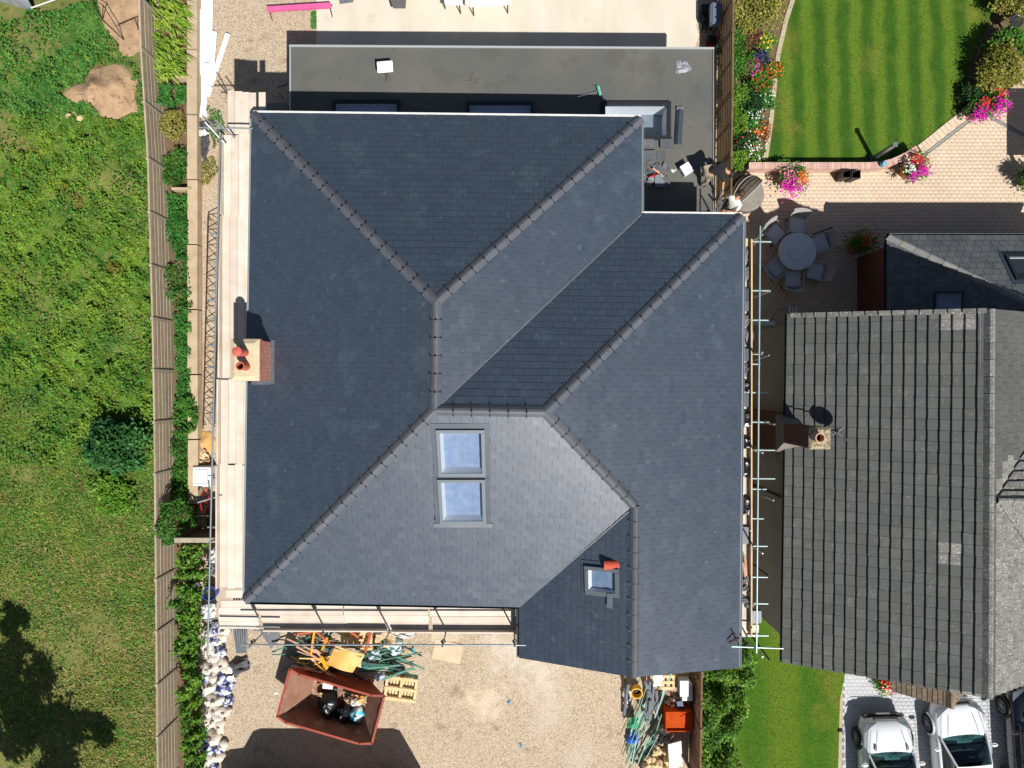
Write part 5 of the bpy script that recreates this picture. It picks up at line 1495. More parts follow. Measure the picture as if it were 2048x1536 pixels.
rag('tarpaulin', 'crumpled black sheet end above the white flap', 'tarpaulin', ((398, 248), (425, 238), (430, 250), (400, 258)), 0.1, TARP, .05, 2)
rag('white_sheet', 'small white sheet flap on the black tarpaulin', 'sheet', ((396, 262), (408, 258), (420, 268), (397, 274)), 0.2, WHITE2, .03, 3)
o = MB().add([P(432, 778, .1), P(444, 792, .9), P(446, 846, .9), P(418, 842, .1)], [(0, 1, 2, 3)]).build('white_board', WHITE2, None, origin=P(430, 810, 0)); md = o.modifiers.new('t', 'SOLIDIFY'); md.thickness = 0.02
tag(o, 'white board leaning beside the scaffold near the lattice girder end', 'board')
q = P(437, 643, 0.3); o = MB().lathe([(0.12, 0), (0.15, .3), (0.14, .3), (0.11, .02)], 18, (q.x, q.y, 0), closed=False).lathe([(.139, .25), (.001, .25)], 18, (q.x, q.y, 0), mi=1, closed=False).build('bucket', [GREYFR, CONC], None, origin=(q.x, q.y, 0)); tag(o, 'round grey bucket under the edge of the west scaffold', 'bucket')
# white lidded box
cb = thing('cool_box', 'white lidded plastic cool box beside the scaffold', 'box', P(403, 953, 0))
a, b = P(385, 974, .45), P(424, 932, .45)
cx_, cy_ = (a.x + b.x) / 2, (a.y + b.y) / 2
rounded(MB().box((cx_, cy_, .22), (b.x - a.x, b.y - a.y, .44)).build('body', WHITE2, cb), .03)
rounded(MB().box((cx_, cy_, .47), (b.x - a.x - .06, b.y - a.y - .06, .06)).build('lid', WHITE, cb), .02)
m = MB(); w_, h_ = (b.x - a.x) * .3, (b.y - a.y) * .34
m.path([(cx_ - w_, cy_ - h_, .505), (cx_ + w_, cy_ - h_, .505), (cx_ + w_, cy_ + h_, .505), (cx_ - w_, cy_ + h_, .505), (cx_ - w_, cy_ - h_, .505)], .008); m.build('lid_rim', GREYFR, cb)
for x in (a.x - .01, b.x + .01): MB().box((x, cy_, .36), (.03, .14, .04)).build('handle', GREYFR, cb)
heap('sand_pile', 'small pile of yellow sand behind the white cool box', 'sand pile', [(392, 868), (424, 866), (426, 905), (394, 910)], 0.16, SAND, seed=8)
rag('sand_bag', 'torn dark-handled sand bag beside the sand pile', 'bag', ((390, 898), (414, 900), (424, 926), (388, 930)), .15, CARDB, .08, 9)
# bicycle lying against the gate
bk_ = thing('bicycle', 'red and white bicycle leaning in the dark passage by the gate', 'bicycle', P(410, 1005, 0))
q = P(412, 1005, .5)
for dy in (.52, -.52):
    m = MB(); pts = [(q.x + .33 * math.cos(t) * .5, q.y + dy + .33 * math.sin(t), .34 + .3 * math.cos(t)) for t in np.linspace(0, 2 * math.pi, 21)]
    m.path(pts, .018); m.build('wheel', TYRE, bk_)
FRP = [(q.x - .05, q.y + .52, .36), (q.x - .08, q.y + .15, .82), (q.x + .02, q.y - .35, .85), (q.x + .08, q.y - .05, .32), (q.x + .02, q.y - .52, .36)]
m = MB()
for a, b in ((1, 2), (1, 3), (3, 2), (0, 1), (0, 3), (2, 4)): m.tube(FRP[a], FRP[b], .022, 6)
m.build('frame', REDP, bk_)
MB().tube((q.x - .33, q.y - .4, .98), (q.x + .3, q.y - .4, .98), .014, 6).build('handlebar', CHROME, bk_)
MB().box((q.x - .08, q.y + .17, .9), (.14, .26, .05)).build('saddle', BLACKP, bk_)
# dark passage clutter
rag('white_sheet', 'crumpled white plastic sheet under the scaffold by the hedge top', 'sheet', ((425, 1100), (438, 1085), (438, 1130), (412, 1120)), .3, WHITE2, .12, 11)
rag('foil_sheet', 'crumpled grey foil pieces by the hedge below the gate', 'sheet', ((415, 1110), (436, 1118), (436, 1150), (420, 1150)), .2, MEMB, .14, 12)
o = MB().box(P(372, 1186, 1.0), (1.1, .14, .04), .62).build('foil_batten', STEEL, None, origin=P(372, 1186, 1.0)); tag(o, 'shiny foil-faced strip lying across the laurel hedge', 'strip')
q = P(418, 1188, .45); m = MB().lathe([(.2, 0), (.26, .44), (.24, .44), (.19, .04)], 20, (q.x, q.y, 0), closed=False).lathe([(.25, .36), (.001, .36)], 20, (q.x, q.y, 0), mi=1, closed=False)
tag(m.build('tub', [BLUET, BLACKP], None, origin=(q.x, q.y, 0)), 'blue flexible tub under the south-west scaffold corner', 'tub')
rag('white_bag', 'large white flat sack below the blue tub', 'bag', ((403, 1210), (432, 1208), (432, 1235), (400, 1240)), .25, WHITE2, .05, 13)
# zinc gutters leaning at the corner
zt_ = thing('gutter_bundle', 'bundle of shiny zinc gutter lengths at the south-west corner', 'gutters', P(482, 1270, 0))
for k in range(6):
    a = P(466 + k * 5.2, 1246, 0.95); b = P(474 + k * 3.7, 1305, 0.12)
    MB().tube(a, b, .034, 8).build('gutter_length', STEEL, zt_)
o = MB().add([P(520, 1262, .06), P(557, 1262, .06), P(560, 1278, .06), P(542, 1298, .06)], [(0, 3, 2, 1)]).build('dark_sheet', MEMB, None, origin=P(540, 1275, 0)); md = o.modifiers.new('t', 'SOLIDIFY'); md.thickness = .02
tag(o, 'dark grey felt offcut lying on the gravel below the south scaffold', 'felt sheet')
rag('felt_roll', 'folded black felt beside the row of rubble sacks', 'felt sheet', ((455, 1330), (492, 1314), (500, 1336), (474, 1352)), .1, TARP, .1, 15, n=5)
rag('white_sack', 'upper white folded sack beside the black felt', 'sack', ((455, 1335), (466, 1335), (466, 1348), (455, 1346)), .12, WHITE, .05, 16, n=5)
rag('white_sack', 'lower white folded sack beside the black felt', 'sack', ((452, 1358), (466, 1348), (474, 1362), (462, 1366)), .12, WHITE, .05, 17, n=5)
# rubble sacks in a row along the hedge
def sack(seed, mat):
    r = random.Random(seed); m = MB(); n = 18
    prof = [(.55, 0), (.95, .12), (1.0, .38), (.9, .62), (.62, .84), (.22, .95), (.14, 1.02), (.26, 1.14), (.05, 1.12)]
    vs_ = []; ph = [r.uniform(0, 6.28) for _ in range(6)]
    for i, (rad, z) in enumerate(prof):
        for k in range(n):
            t = 2 * math.pi * k / n
            f = 1 + .16 * math.sin(3 * t + ph[0] + z * 2) + .11 * math.sin(5 * t + ph[1] - z * 3) + .07 * math.sin(8 * t + ph[2] + z * 7) + r.uniform(-.05, .05)
            vs_.append((rad * f * math.cos(t), rad * f * math.sin(t) * .85, z * (1 + .08 * math.sin(2 * t + ph[3]))))
    fs = [(i * n + k, i * n + (k + 1) % n, (i + 1) * n + (k + 1) % n, (i + 1) * n + k) for i in range(len(prof) - 1) for k in range(n)]
    fs += [tuple(range(n - 1, -1, -1)), tuple((len(prof) - 1) * n + k for k in range(n))]
    m.add(vs_, fs)
    me = m.mesh('rubble_sack', mat); me.polygons.foreach_set('use_smooth', [True] * len(me.polygons))
    return me
protos = {nm: [sack(s + i * 9, mt) for s in (1, 2, 3)] for i, (nm, mt) in enumerate((('white', BAGW), ('cream', BAGC), ('blue-printed', BAGU)))}
rowspec = [(412, 1268, 'white', .22), (428, 1262, 'blue-printed', .2), (444, 1262, 'white', .2), (410, 1290, 'white', .22), (424, 1284, 'blue-printed', .2), (438, 1280, 'cream', .19),
           (416, 1304, 'white', .24), (436, 1306, 'blue-printed', .22), (424, 1318, 'white', .22), (404, 1310, 'white', .2), (425, 1336, 'white', .24), (442, 1334, 'cream', .24), (408, 1342, 'white', .2),
           (406, 1362, 'blue-printed', .2), (422, 1360, 'cream', .2), (440, 1362, 'blue-printed', .22), (414, 1378, 'white', .24), (440, 1382, 'blue-printed', .23), (454, 1376, 'blue-printed', .18), (404, 1390, 'blue-printed', .18),
           (414, 1404, 'white', .23), (430, 1404, 'cream', .25), (450, 1404, 'blue-printed', .2), (412, 1426, 'white', .22), (430, 1424, 'white', .22), (444, 1428, 'cream', .2), (406, 1448, 'cream', .22), (424, 1444, 'white', .23), (434, 1456, 'cream', .22),
           (406, 1460, 'blue-printed', .18), (424, 1480, 'cream', .26), (402, 1482, 'blue-printed', .2), (410, 1500, 'blue-printed', .23), (430, 1500, 'blue-printed', .22), (442, 1496, 'cream', .18), (412, 1524, 'white', .24), (432, 1518, 'cream', .22), (420, 1540, 'blue-printed', .22)]
cn = {}
for i, (u, v, knd, r) in enumerate(rowspec):
    q = P(u, v, .3)
    j = cn.get(knd, 0); cn[knd] = j + 1
    o = bpy.data.objects.new('rubble_sack', random.choice(protos[knd])); COL.objects.link(o)
    o.location = (q.x, q.y, 0.0); o.scale = (r * 1.3 * random.uniform(.9, 1.1), r * 1.3 * random.uniform(.85, 1.15), r * 1.3); o.rotation_euler = (random.uniform(-.25, .25), random.uniform(-.25, .25), random.uniform(0, 6.28))
    tag(o, '%s rubble sack along the hedge, %s of its colour from the scaffold end' % (knd, ordn(j)), 'sack', 'rubble sacks along the hedge')
# ------------------------------------------------------------------ front yard: skip, rubbish, pallets
sk = thing('skip', 'open red steel skip with rusty inside standing on the gravel', 'skip', P(660, 1412, 0))
rim = [(581, 1339), (599, 1350), (741, 1391), (767, 1392), (743, 1485), (718, 1486), (573, 1444), (556, 1432)]
ZS = 1.25
rp_ = [P(u, v, ZS) for u, v in rim]
cS = sum(rp_, Vector()) / 8
axL = (P(766, 1392, ZS) - P(581, 1339, ZS)).normalized(); axW = Vector((-axL.y, axL.x, 0))
flo = []
for p in rp_:
    d = p - cS
    flo.append(Vector((cS.x, cS.y, .14)) + axL * d.dot(axL) * .56 + axW * d.dot(axW) * .86)
m = MB(); n = 8
m.add(rp_ + flo, [(i, (i + 1) % n, n + (i + 1) % n, n + i) for i in range(n)] + [tuple(n + i for i in range(n))], 0)
bo = m.build('body', [SKIPI], sk)
m = MB()
out = [p + (p - cS).normalized() * .03 for p in rp_]; fo = [p + Vector(((p - cS).x, (p - cS).y, 0)).normalized() * .03 - Vector((0, 0, .03)) for p in flo]
m.add(out + fo, [(i, n + i, n + (i + 1) % n, (i + 1) % n) for i in range(n)] + [tuple(n + i for i in range(n - 1, -1, -1))])
m.build('outer_shell', SKIPR, sk)
for i in range(n):
    a, b = out[i], out[(i + 1) % n]; c = (a + b) / 2; d = b - a
    MB().box((c.x, c.y, ZS + .005), (d.length + .03, .075, .05), math.atan2(d.y, d.x)).build('rim', SKIPR, sk)
for s_ in (-1, 1):
    for l_ in (-.55, .55):
        q = cS + axW * s_ * .86 + axL * l_; MB().tube((q.x, q.y, .75), (q.x + axW.x * s_ * .14, q.y + axW.y * s_ * .14, .75), .05, 8).build('lifting_lug', SKIPR, sk)
MB().box((cS.x, cS.y, .07), (1.7, 1.2, .12), math.atan2(axL.y, axL.x)).build('base_runner', RUST, sk)
# worn stencilled marks on the north side
MK = M('stencil_mark', (58, 26, 20), rough=0.8)
nm_ = [out[1], out[2], fo[2], fo[1]]
def on_side(f, g): return nm_[0].lerp(nm_[1], f).lerp(nm_[3].lerp(nm_[2], f), g) + axW * .008 + Vector((0, 0, .004))
rs = random.Random(3)
mk = MB()
for row, (f0, f1, g0, g1) in enumerate(((.06, .62, .16, .26), (.30, .66, .36, .46), (.45, .96, .10, .20))):
    f = f0
    while f < f1:
        w = rs.uniform(.012, .026)
        k = rs.choice((0, 1, 2))
        a, b, c, d = on_side(f, g0), on_side(f + w, g0), on_side(f + w, g1), on_side(f, g1)
        e = .35
        mk.add([a, a.lerp(b, e), d.lerp(c, e), d], [(0, 1, 2, 3)])
        if k != 1: mk.add([a, b, b.lerp(c, e), a.lerp(d, e)], [(0, 1, 2, 3)])
        if k != 0: mk.add([d.lerp(a, e), c.lerp(b, e), c, d], [(0, 1, 2, 3)])
        f += w + .012
tag(mk.build('stencil_marks', MK, sk), kind='stuff')

def binbag(name, label, u, v, z0, r, mat, seed, sq=1.0, group=None):
    q = P(u, v, z0); o = bpy.data.objects.new(name, sack(seed, mat)); COL.objects.link(o)
    o.location = (q.x, q.y, z0); o.scale = (r, r * sq, r * 1.25); o.rotation_euler = (.15, .1, seed)
    return tag(o, label, 'bag', group)
binbag('bin_bag', 'shiny black bin bag in the skip, left of the pair', 660, 1402, .2, .38, BAGB, 41, 1.45)
binbag('bin_bag', 'shiny black bin bag in the skip, right of the pair', 693, 1420, .2, .36, BAGB, 42)
binbag('white_bag', 'white and turquoise rubbish bag in the skip beside the black bags', 716, 1424, .25, .27, M('white_teal_bag', (222, 226, 226), (90, 190, 204), sc=7, rough=.5, contrast=.05), 43, 1.4)
rag('paper_bag', 'crumpled cream paper and packaging in the skip', 'packaging', ((688, 1386), (734, 1396), (730, 1410), (690, 1404)), .4, CARDB, .12, 44)
o = MB().box(P(656, 1370, .75), (.36, .26, .05), -.1).build('white_tile', WHITE, None, origin=P(656, 1370, .7)); tag(o, 'white sheet of board in the skip above the black bag', 'board')
for i, (u, v) in enumerate(((630, 1361), (639, 1389))):
    rag('litter', ['small cream scrap on the upper skip slope', 'white scrap beside the black bag in the skip'][i], 'litter', ((u - 4, v - 3), (u + 4, v - 2), (u + 3, v + 4), (u - 3, v + 3)), .55, CARDB, .03, 50 + i, n=4)
rag('litter', 'small white scrap of paper left of the skip', 'litter', ((547, 1384), (556, 1382), (556, 1388), (548, 1390)), .01, WHITE, .02, 53, n=4)

for i, (px, mt, lab, z_) in enumerate((([(640, 1392), (654, 1388), (652, 1400), (642, 1402)], WHITE2, 'small white wrapper left of the black bags in the skip', .35), ([(700, 1400), (716, 1396), (722, 1408), (704, 1412)], WHITE2, 'white crumpled wrapping between the bags in the skip', .62),
                                    ([(712, 1390), (730, 1394), (728, 1404), (714, 1402)], ORANGEW, 'orange-printed carton piece in the skip', .6), ([(690, 1384), (702, 1388), (700, 1400), (690, 1396)], BLACKP, 'black tray in the skip against the north side', .6), ([(722, 1440), (732, 1444), (730, 1456), (722, 1452)], BAGB, 'scrap of black plastic at the right end of the skip', .3))):
    rag('skip_rubbish', lab, 'rubbish', px, z_, mt, .07, 55 + i, n=5)
for i, (u0, v0, u1, v1, mt) in enumerate(((700, 1408, 735, 1392, PALLET), (690, 1390, 712, 1402, PINKW), (668, 1378, 690, 1384, GREENL))):
    a_, b_ = P(u0, v0, .6), P(u1, v1, .85); tag(MB().tube(a_, b_, .02, 4).build('skip_batten', mt, None, origin=a_), ['pale batten sticking up at the right end of the skip', 'pink batten lying on the rubbish in the skip', 'pale green strip behind the left black bag in the skip'][i], 'batten')

def pallet(name, label, px, z, mat, nsl=5, group='pallets'):
    c = [P(a, b, z) for a, b in px]; t = thing(name, label, 'pallet', (sum(c, Vector()) / 4).to_tuple()[:2] + (0,), group=group)
    ex = (c[1] - c[0]); ey = (c[3] - c[0])
    at = lambda f, g, zz: Vector((c[0].x + ex.x * f + ey.x * g, c[0].y + ex.y * f + ey.y * g, zz))
    an = math.atan2(ex.y, ex.x)
    for g in (.05, .5, .95):
        MB().box(at(.5, g, z), (ex.length, .10, .022), an).build('deck_board', mat, t)
    for k in range(3):
        f = (.05, .5, .95)[k]; MB().box(at(f, .5, z - .024), (.10, ey.length, .022), an).build('stringer_board', mat, t)
    for f in (.06, .5, .94):
        for g in (.06, .5, .94): MB().box(at(f, g, z - .075), (.11, .11, .08), an).build('block', mat, t)
    for k in range(nsl):
        f = .12 + .76 * (k + .5) / nsl
        MB().box(at(f, .5, z - .13), (.075, ey.length, .022), an).build('bottom_board', mat, t)
    return t
pallet('pallet', 'clean pale pallet lying flat to the right of the skip', ((772, 1352), (837, 1360), (832, 1404), (766, 1398)), .16, PALLET, 8)
pallet('pallet', 'pallet tipped in the rubbish behind the orange panel, left', ((676, 1262), (716, 1260), (724, 1300), (688, 1296)), .5, PALLET)
pallet('pallet', 'pallet half under the scaffold behind the orange panel, right', ((712, 1262), (742, 1262), (738, 1306), (714, 1300)), .6, BOARDN)
# orange plastic barriers crossing the pile
for i, (u0, v0, u1, v1, z0, z1) in enumerate(((632, 1262, 672, 1298, .75, .85), (742, 1262, 730, 1305, .7, .9), (590, 1268, 640, 1262, .5, .6), (700, 1262, 718, 1275, .8, .8))):
    a, b = P(u0, v0, z0), P(u1, v1, z1)
    o = MB().tube(a, b, .055, 6).build('barrier_bar', ORANGEP, None, origin=a)
    tag(o, ['orange barrier bar running down to the orange panel', 'orange barrier bar right of the pallets in the rubbish', 'thin orange bar under the scaffold edge left of the pile', 'short orange bar between the two tipped pallets'][i], 'barrier bar', 'orange bars in the rubbish')
# curved orange-varnished wardrobe panel
op = thing('wardrobe_panel', 'large curved orange wooden panel on top of the rubbish', 'panel', P(690, 1315, .5))
m = MB(); nn = 8
cc = [P(655, 1326, 1.15), P(672, 1290, 1.25), P(728, 1308, 1.25), P(705, 1344, 1.1)]
vs_ = []
for i in range(nn + 1):
    f = i / nn
    a, b = cc[0].lerp(cc[3], f), cc[1].lerp(cc[2], f)
    bulge = .12 * math.sin(math.pi * f)
    vs_ += [a + Vector((0, 0, bulge)), (a + b) / 2 + Vector((0, 0, bulge + .03)), b + Vector((0, 0, bulge))]
m.add(vs_, [(3 * i + j, 3 * i + j + 1, 3 * i + j + 4, 3 * i + j + 3) for i in range(nn) for j in range(2)])
o = m.build('panel', ORANGEW, op); md = o.modifiers.new('t', 'SOLIDIFY'); md.thickness = .03
for g in (0.0, .5): MB().tube(cc[1].lerp(cc[0], g * .3) + Vector((0, 0, .12)), cc[2].lerp(cc[3], g * .3) + Vector((0, 0, .1)), .03, 5).build('edge_strip', PALLET, op)
o = rag('chipboard', 'broken pale chipboard sheet right of the orange panel', 'board', ((700, 1300), (728, 1306), (722, 1334), (706, 1330)), 1.0, PALLET, .06, 61, n=5)
# sticks: green painted timbers, pale strips, battens
def sticks(n, px, ang, ln, mat, name, label, cat, group, zr=(.05, .7), r=(.014, .028), spread=.35, seed=1):
    rr = random.Random(seed)
    pl = [P(a, b, 0) for a, b in px]
    xs = [p.x for p in pl]; ys = [p.y for p in pl]
    k = 0
    while k < n:
        x, y = rr.uniform(min(xs), max(xs)), rr.uniform(min(ys), max(ys))
        if not bool(inside(np.array(x), np.array(y), pl)): continue
        a = ang + rr.gauss(0, spread); L = rr.uniform(*ln) / 2; z = rr.uniform(*zr); dz = rr.uniform(-.12, .12)
        d = Vector((math.cos(a), math.sin(a), 0)) * L
        w = rr.uniform(*r)
        p0, p1 = Vector((x, y, max(.03, z - dz))) - d, Vector((x, y, max(.03, z + dz))) + d
        dd = p1 - p0; wd = w * rr.choice((1.6, 2.2, 3.4, 4.6))
        Rr = dd.to_track_quat('X', 'Z').to_matrix() @ Matrix.Rotation(rr.uniform(-.9, .9), 3, 'X')
        o = MB().box((p0 + p1) / 2, (dd.length, wd, w), rot=Rr).build(name, mat, None, origin=(x, y, z))
        tag(o, label, cat, group); k += 1
sticks(26, ((575, 1275), (660, 1262), (665, 1320), (600, 1335), (580, 1310)), 0.35, (.6, 1.5), GREENW, 'green_timber', 'dark green painted timber strip in the pile left of the orange panel', 'timber', 'green timbers left of the orange panel', seed=2)
sticks(26, ((735, 1290), (815, 1285), (830, 1320), (790, 1345), (740, 1330)), -0.2, (.7, 1.7), GREENW, 'green_timber', 'green painted timber strip in the pile right of the orange panel', 'timber', 'green timbers right of the orange panel', seed=3)
sticks(18, ((600, 1275), (665, 1270), (665, 1325), (620, 1330)), -0.5, (.5, 1.2), PINKW, 'batten', 'pinkish roofing batten in the pile left of the orange panel', 'batten', 'battens left of the orange panel', zr=(.3, .9), seed=4)
sticks(6, ((600, 1300), (660, 1290), (665, 1325), (630, 1325)), -0.35, (.6, 1.1), ORANGEW, 'batten', 'orange-stained batten in the pile left of the orange panel', 'batten', 'orange battens in the pile', zr=(.4, .9), seed=5)
sticks(4, ((630, 1262), (670, 1262), (662, 1310), (640, 1310)), 1.45, (.5, .9), YELLOW, 'yellow_strip', 'yellow strip standing in the pile above the orange panel', 'strip', 'yellow strips in the pile', zr=(.6, 1.0), seed=6)
sticks(16, ((600, 1318), (700, 1335), (690, 1352), (600, 1335)), -0.35, (.8, 1.6), M('dark_timber', (62, 48, 40), (84, 66, 54), sc=6, rough=.9, rnd=.2), 'dark_timber', 'dark timber in the shade between the pile and the skip', 'timber', 'dark timbers behind the skip', zr=(.05, .3), seed=7)
for i, (px, mt, lab) in enumerate((([(612, 1282), (632, 1270), (640, 1290), (622, 1304)], TARP, 'black plastic box shape in the green timber pile'), ([(645, 1300), (664, 1292), (668, 1306), (650, 1312)], MEMB, 'grey tile on the pile left of the orange panel'),
                                    ([(735, 1305), (758, 1298), (764, 1318), (738, 1322)], M('pale_blue_bag', (206, 222, 228), (170, 196, 210), sc=6, rough=.6), 'pale blue plastic bag right of the orange panel'),
                                    ([(778, 1322), (808, 1326), (812, 1342), (775, 1344)], TARP, 'black plastic bag on the right end of the green pile'), ([(748, 1345), (770, 1344), (768, 1358), (750, 1358)], M('lilac_box', (196, 196, 216), rough=.7), 'pale lilac carton against the clean pallet'),
                                    ([(752, 1268), (790, 1264), (792, 1296), (750, 1290)], CARDB, 'flattened cardboard near the white sack right of the pallets'))):
    rag('rubbish_piece', lab, 'rubbish', px, .5 if i < 3 else .3, mt, .12, 70 + i, n=6)
binbag('white_sack', 'turquoise-white plastic sack beside the scaffold right of the pallets', 790, 1288, .0, .34, M('mint_bag', (214, 232, 230), (180, 214, 214), sc=6, rough=.5), 81)
rag('white_sheet', 'white plastic sheet under the south scaffold edge', 'sheet', ((750, 1262), (830, 1262), (828, 1276), (752, 1272)), .15, WHITE2, .07, 82)
o = MB().lathe([(.035, 0), (.04, .18), (.015, .22), (.012, .27)], 10).build('bottle', M('turquoise_plastic', (60, 190, 210), rough=.3), None)
o.location = P(826, 1296, .05); o.rotation_euler = (1.4, 0, .3); tag(o, 'turquoise plastic bottle lying on the gravel right of the pile', 'bottle')
o = MB().box(P(895, 1303, .01), (1.05, .72, .03), -.2).build('chipboard_sheet', M('dusty_board', (206, 186, 158), (192, 172, 144), sc=3, rough=.95), None, origin=P(895, 1303, 0)); tag(o, 'flat dusty board sheet on the gravel below the south scaffold', 'board')
o = MB().box(P(890, 1270, .005), (1.0, .5, .02), .02).build('chipboard_sheet', M('dusty_board2', (196, 180, 156), (184, 168, 142), sc=3, rough=.95), None, origin=P(890, 1270, 0)); tag(o, 'flat board sheet half under the south scaffold edge', 'board')
for i, (u, v) in enumerate(((1018, 1404), (1042, 1490), (797, 1390))):
    rag('litter', ['blue plastic scrap in the middle of the gravel yard', 'blue plastic scrap near the bottom of the gravel yard', 'small white scrap below the clean pallet'][i], 'litter', ((u - 4, v - 3), (u + 4, v - 2), (u + 3, v + 4), (u - 3, v + 3)), .01, (M('blue_scrap', (110, 150, 180), rough=.6) if i < 2 else WHITE), .02, 90 + i, n=4)

# ------------------------------------------------------------------ rubbish by the front gable, right
rb = [(1250, 1360, 1262, 1420, BLACKP), (1256, 1368, 1248, 1430, MEMB), (1290, 1362, 1306, 1420, MEMB), (1300, 1362, 1290, 1430, LEAD), (1308, 1366, 1300, 1440, MEMB), (1296, 1380, 1308, 1410, LEAD), (1285, 1420, 1300, 1440, LEAD), (1292, 1366, 1318, 1432, LEAD), (1300, 1400, 1296, 1450, MEMB), (1312, 1380, 1318, 1440, MEMB)]
for i, (u0, v0, u1, v1, mt) in enumerate(rb):
    a, b = P(u0, v0, .35), P(u1, v1, .12)
    o = MB().tube(a, b, .06, 8).build('gutter_length', mt, None, origin=a)
    tag(o, 'old grey gutter length in the heap by the front gable, %s from the left' % ordn(i), 'gutter', 'old gutters by the front gable')
sticks(22, ((1270, 1400), (1330, 1370), (1320, 1440), (1290, 1500), (1250, 1500)), 1.2, (.8, 2.0), GREENL, 'pale_green_strip', 'long pale green strip in the heap by the front gable', 'strip', 'pale green strips by the front gable', zr=(.15, .5), r=(.008, .012), spread=.16, seed=9)
sticks(10, ((1262, 1440), (1320, 1420), (1310, 1530), (1260, 1530)), 1.15, (.7, 1.5), GREENW, 'green_timber', 'dark green strip in the heap by the front gable', 'strip', 'dark green strips by the front gable', zr=(.05, .25), spread=.2, seed=10)
q = P(1276, 1384, .5)
m = MB().lathe([(.17, .05), (.2, .30), (.22, .34), (.18, .34), (.155, .08)], 22, (0, 0, 0), closed=False).lathe([(.165, .15), (.001, .15)], 22, mi=1, closed=False)
o = m.build('yellow_tub', [YELLOW, BLACKP], None); o.location = (q.x, q.y, .12); o.rotation_euler = (.25, -.1, 0); tag(o, 'yellow builder\'s tub on the heap by the front gable', 'tub')
rag('green_sack', 'green plastic sack in the heap by the front gable', 'sack', ((1258, 1436), (1276, 1432), (1274, 1458), (1256, 1455)), .3, M('green_plastic', (44, 140, 96), (60, 160, 112), sc=6, rough=.5), .1, 101, n=6)
binbag('blue_bag', 'bright blue plastic bag at the left edge of the gable heap', 1264, 1472, .0, .26, BLUEP, 102)
rag('white_sheet', 'white sheet under the gutters by the front gable', 'sheet', ((1245, 1380), (1262, 1365), (1262, 1405), (1248, 1410)), .15, WHITE2, .05, 103, n=6)
rag('white_sheet', 'white board top against the front gable ridge', 'sheet', ((1306, 1350), (1324, 1350), (1322, 1372), (1308, 1374)), .5, WHITE, .03, 104, n=5)
rag('foil_heap', 'crumpled silver foil and rubble in the gable heap', 'foil', ((1312, 1448), (1352, 1450), (1345, 1485), (1305, 1488)), .25, M('crushed_foil', (150, 146, 142), (110, 104, 100), sc=12, rough=.35, metal=.4), .16, 105, n=10)
cr = thing('orange_crate', 'orange plastic crate against the brown front fence', 'crate', P(1355, 1440, 0))
a, b = P(1332, 1462, .7), P(1384, 1424, .7)
for (x, y, sx, sy) in (((a.x + b.x) / 2, a.y, b.x - a.x, .03), ((a.x + b.x) / 2, b.y, b.x - a.x, .03), (a.x, (a.y + b.y) / 2, .03, b.y - a.y), (b.x, (a.y + b.y) / 2, .03, b.y - a.y)):
    MB().box((x, y, .38), (sx, sy, .7)).build('side', ORANGE2, cr)
MB().box(((a.x + b.x) / 2, (a.y + b.y) / 2, .62), (b.x - a.x - .04, b.y - a.y - .04, .03)).build('lid', ORANGE2, cr)
MB().box((b.x - .22, b.y - .25, .645), (.3, .3, .02), .6).build('lid_panel', ORANGE2, cr)
bx_ = thing('white_cabinet', 'white cabinet doors leaning behind the orange crate', 'cabinet', P(1370, 1378, 0))
for k in (0, 1): MB().box(P(1364.5 + k * 10, 1377, .8), (.17, .56, .05)).build('door', M('lilac_white', (200, 198, 206), rough=.5), bx_)
MB().box(P(1370, 1377, .4), (.36, .58, .7)).build('carcass', WHITE2, bx_)
pallet('pallet', 'old broken pallet standing in the gable heap', ((1328, 1352), (1352, 1352), (1340, 1380), (1322, 1378)), .5, PALLET)
for i in range(16):
    rr = random.Random(i + 200); u, v = rr.uniform(1335, 1362), rr.uniform(1376, 1412); q = P(u, v, .3)
    o = MB().box((q.x, q.y, rr.uniform(.1, .4)), (.16, .1, .07), rot=Euler((rr.uniform(-.6, .6), rr.uniform(-.6, .6), rr.uniform(0, 3))).to_matrix()).build('old_brick', BRICKP, None, origin=q)
    tag(o, 'loose old brick in the heap beside the white cabinet', 'brick', 'loose bricks in the gable heap')
o = MB().box(P(1360, 1410, .5), (.22, .32, .1), .2).build('blue_carton', M('navy_plastic', (40, 48, 90), rough=.5), None, origin=P(1360, 1410, .4)); tag(o, 'navy blue box above the orange crate', 'box')
for i in range(44):
    rr = random.Random(i + 300); u, v = rr.uniform(1282, 1338), rr.uniform(1482, 1545)
    if u < 1310 - (v - 1482) * .5: continue
    q = P(u, v, .2); r = rr.uniform(.07, .2)
    m = MB().lathe([(.6, -.4), (1, 0), (.85, .5), (.3, .75)], 7, jit=.22); m.v = [(a * r, b * r * .8, c * r) for a, b, c in m.v]
    o = m.build('plaster_lump', RUBBLE, None); o.location = (q.x, q.y, .08 + rr.uniform(0, .3)); o.rotation_euler = (rr.uniform(-.8, .8), rr.uniform(-.8, .8), rr.uniform(0, 6)); tag(o, 'cream lump of broken plaster in the heap at the bottom edge', 'rubble', 'plaster lumps by the gable heap')
o = MB().box(P(1350, 1510, .55), (.52, .95, .06), rot=Euler((.1, .3, .1)).to_matrix()).build('plasterboard', WHITE, None, origin=P(1350, 1510, .3)); tag(o, 'large white panel lying beside the plaster rubble', 'panel')
strip_plant('laurel_shrub', 'large glossy laurel hedge between front fence and lawn', [(1395, 1325), (1470, 1310), (1490, 1282), (1512, 1300), (1510, 1340), (1500, 1400), (1485, 1450), (1470, 1480), (1490, 1545), (1395, 1545), (1398, 1440)], 1.1, 15000, HEDGE, 0.12, zs=.42, up=.5, aspect=.5, cat='hedge')
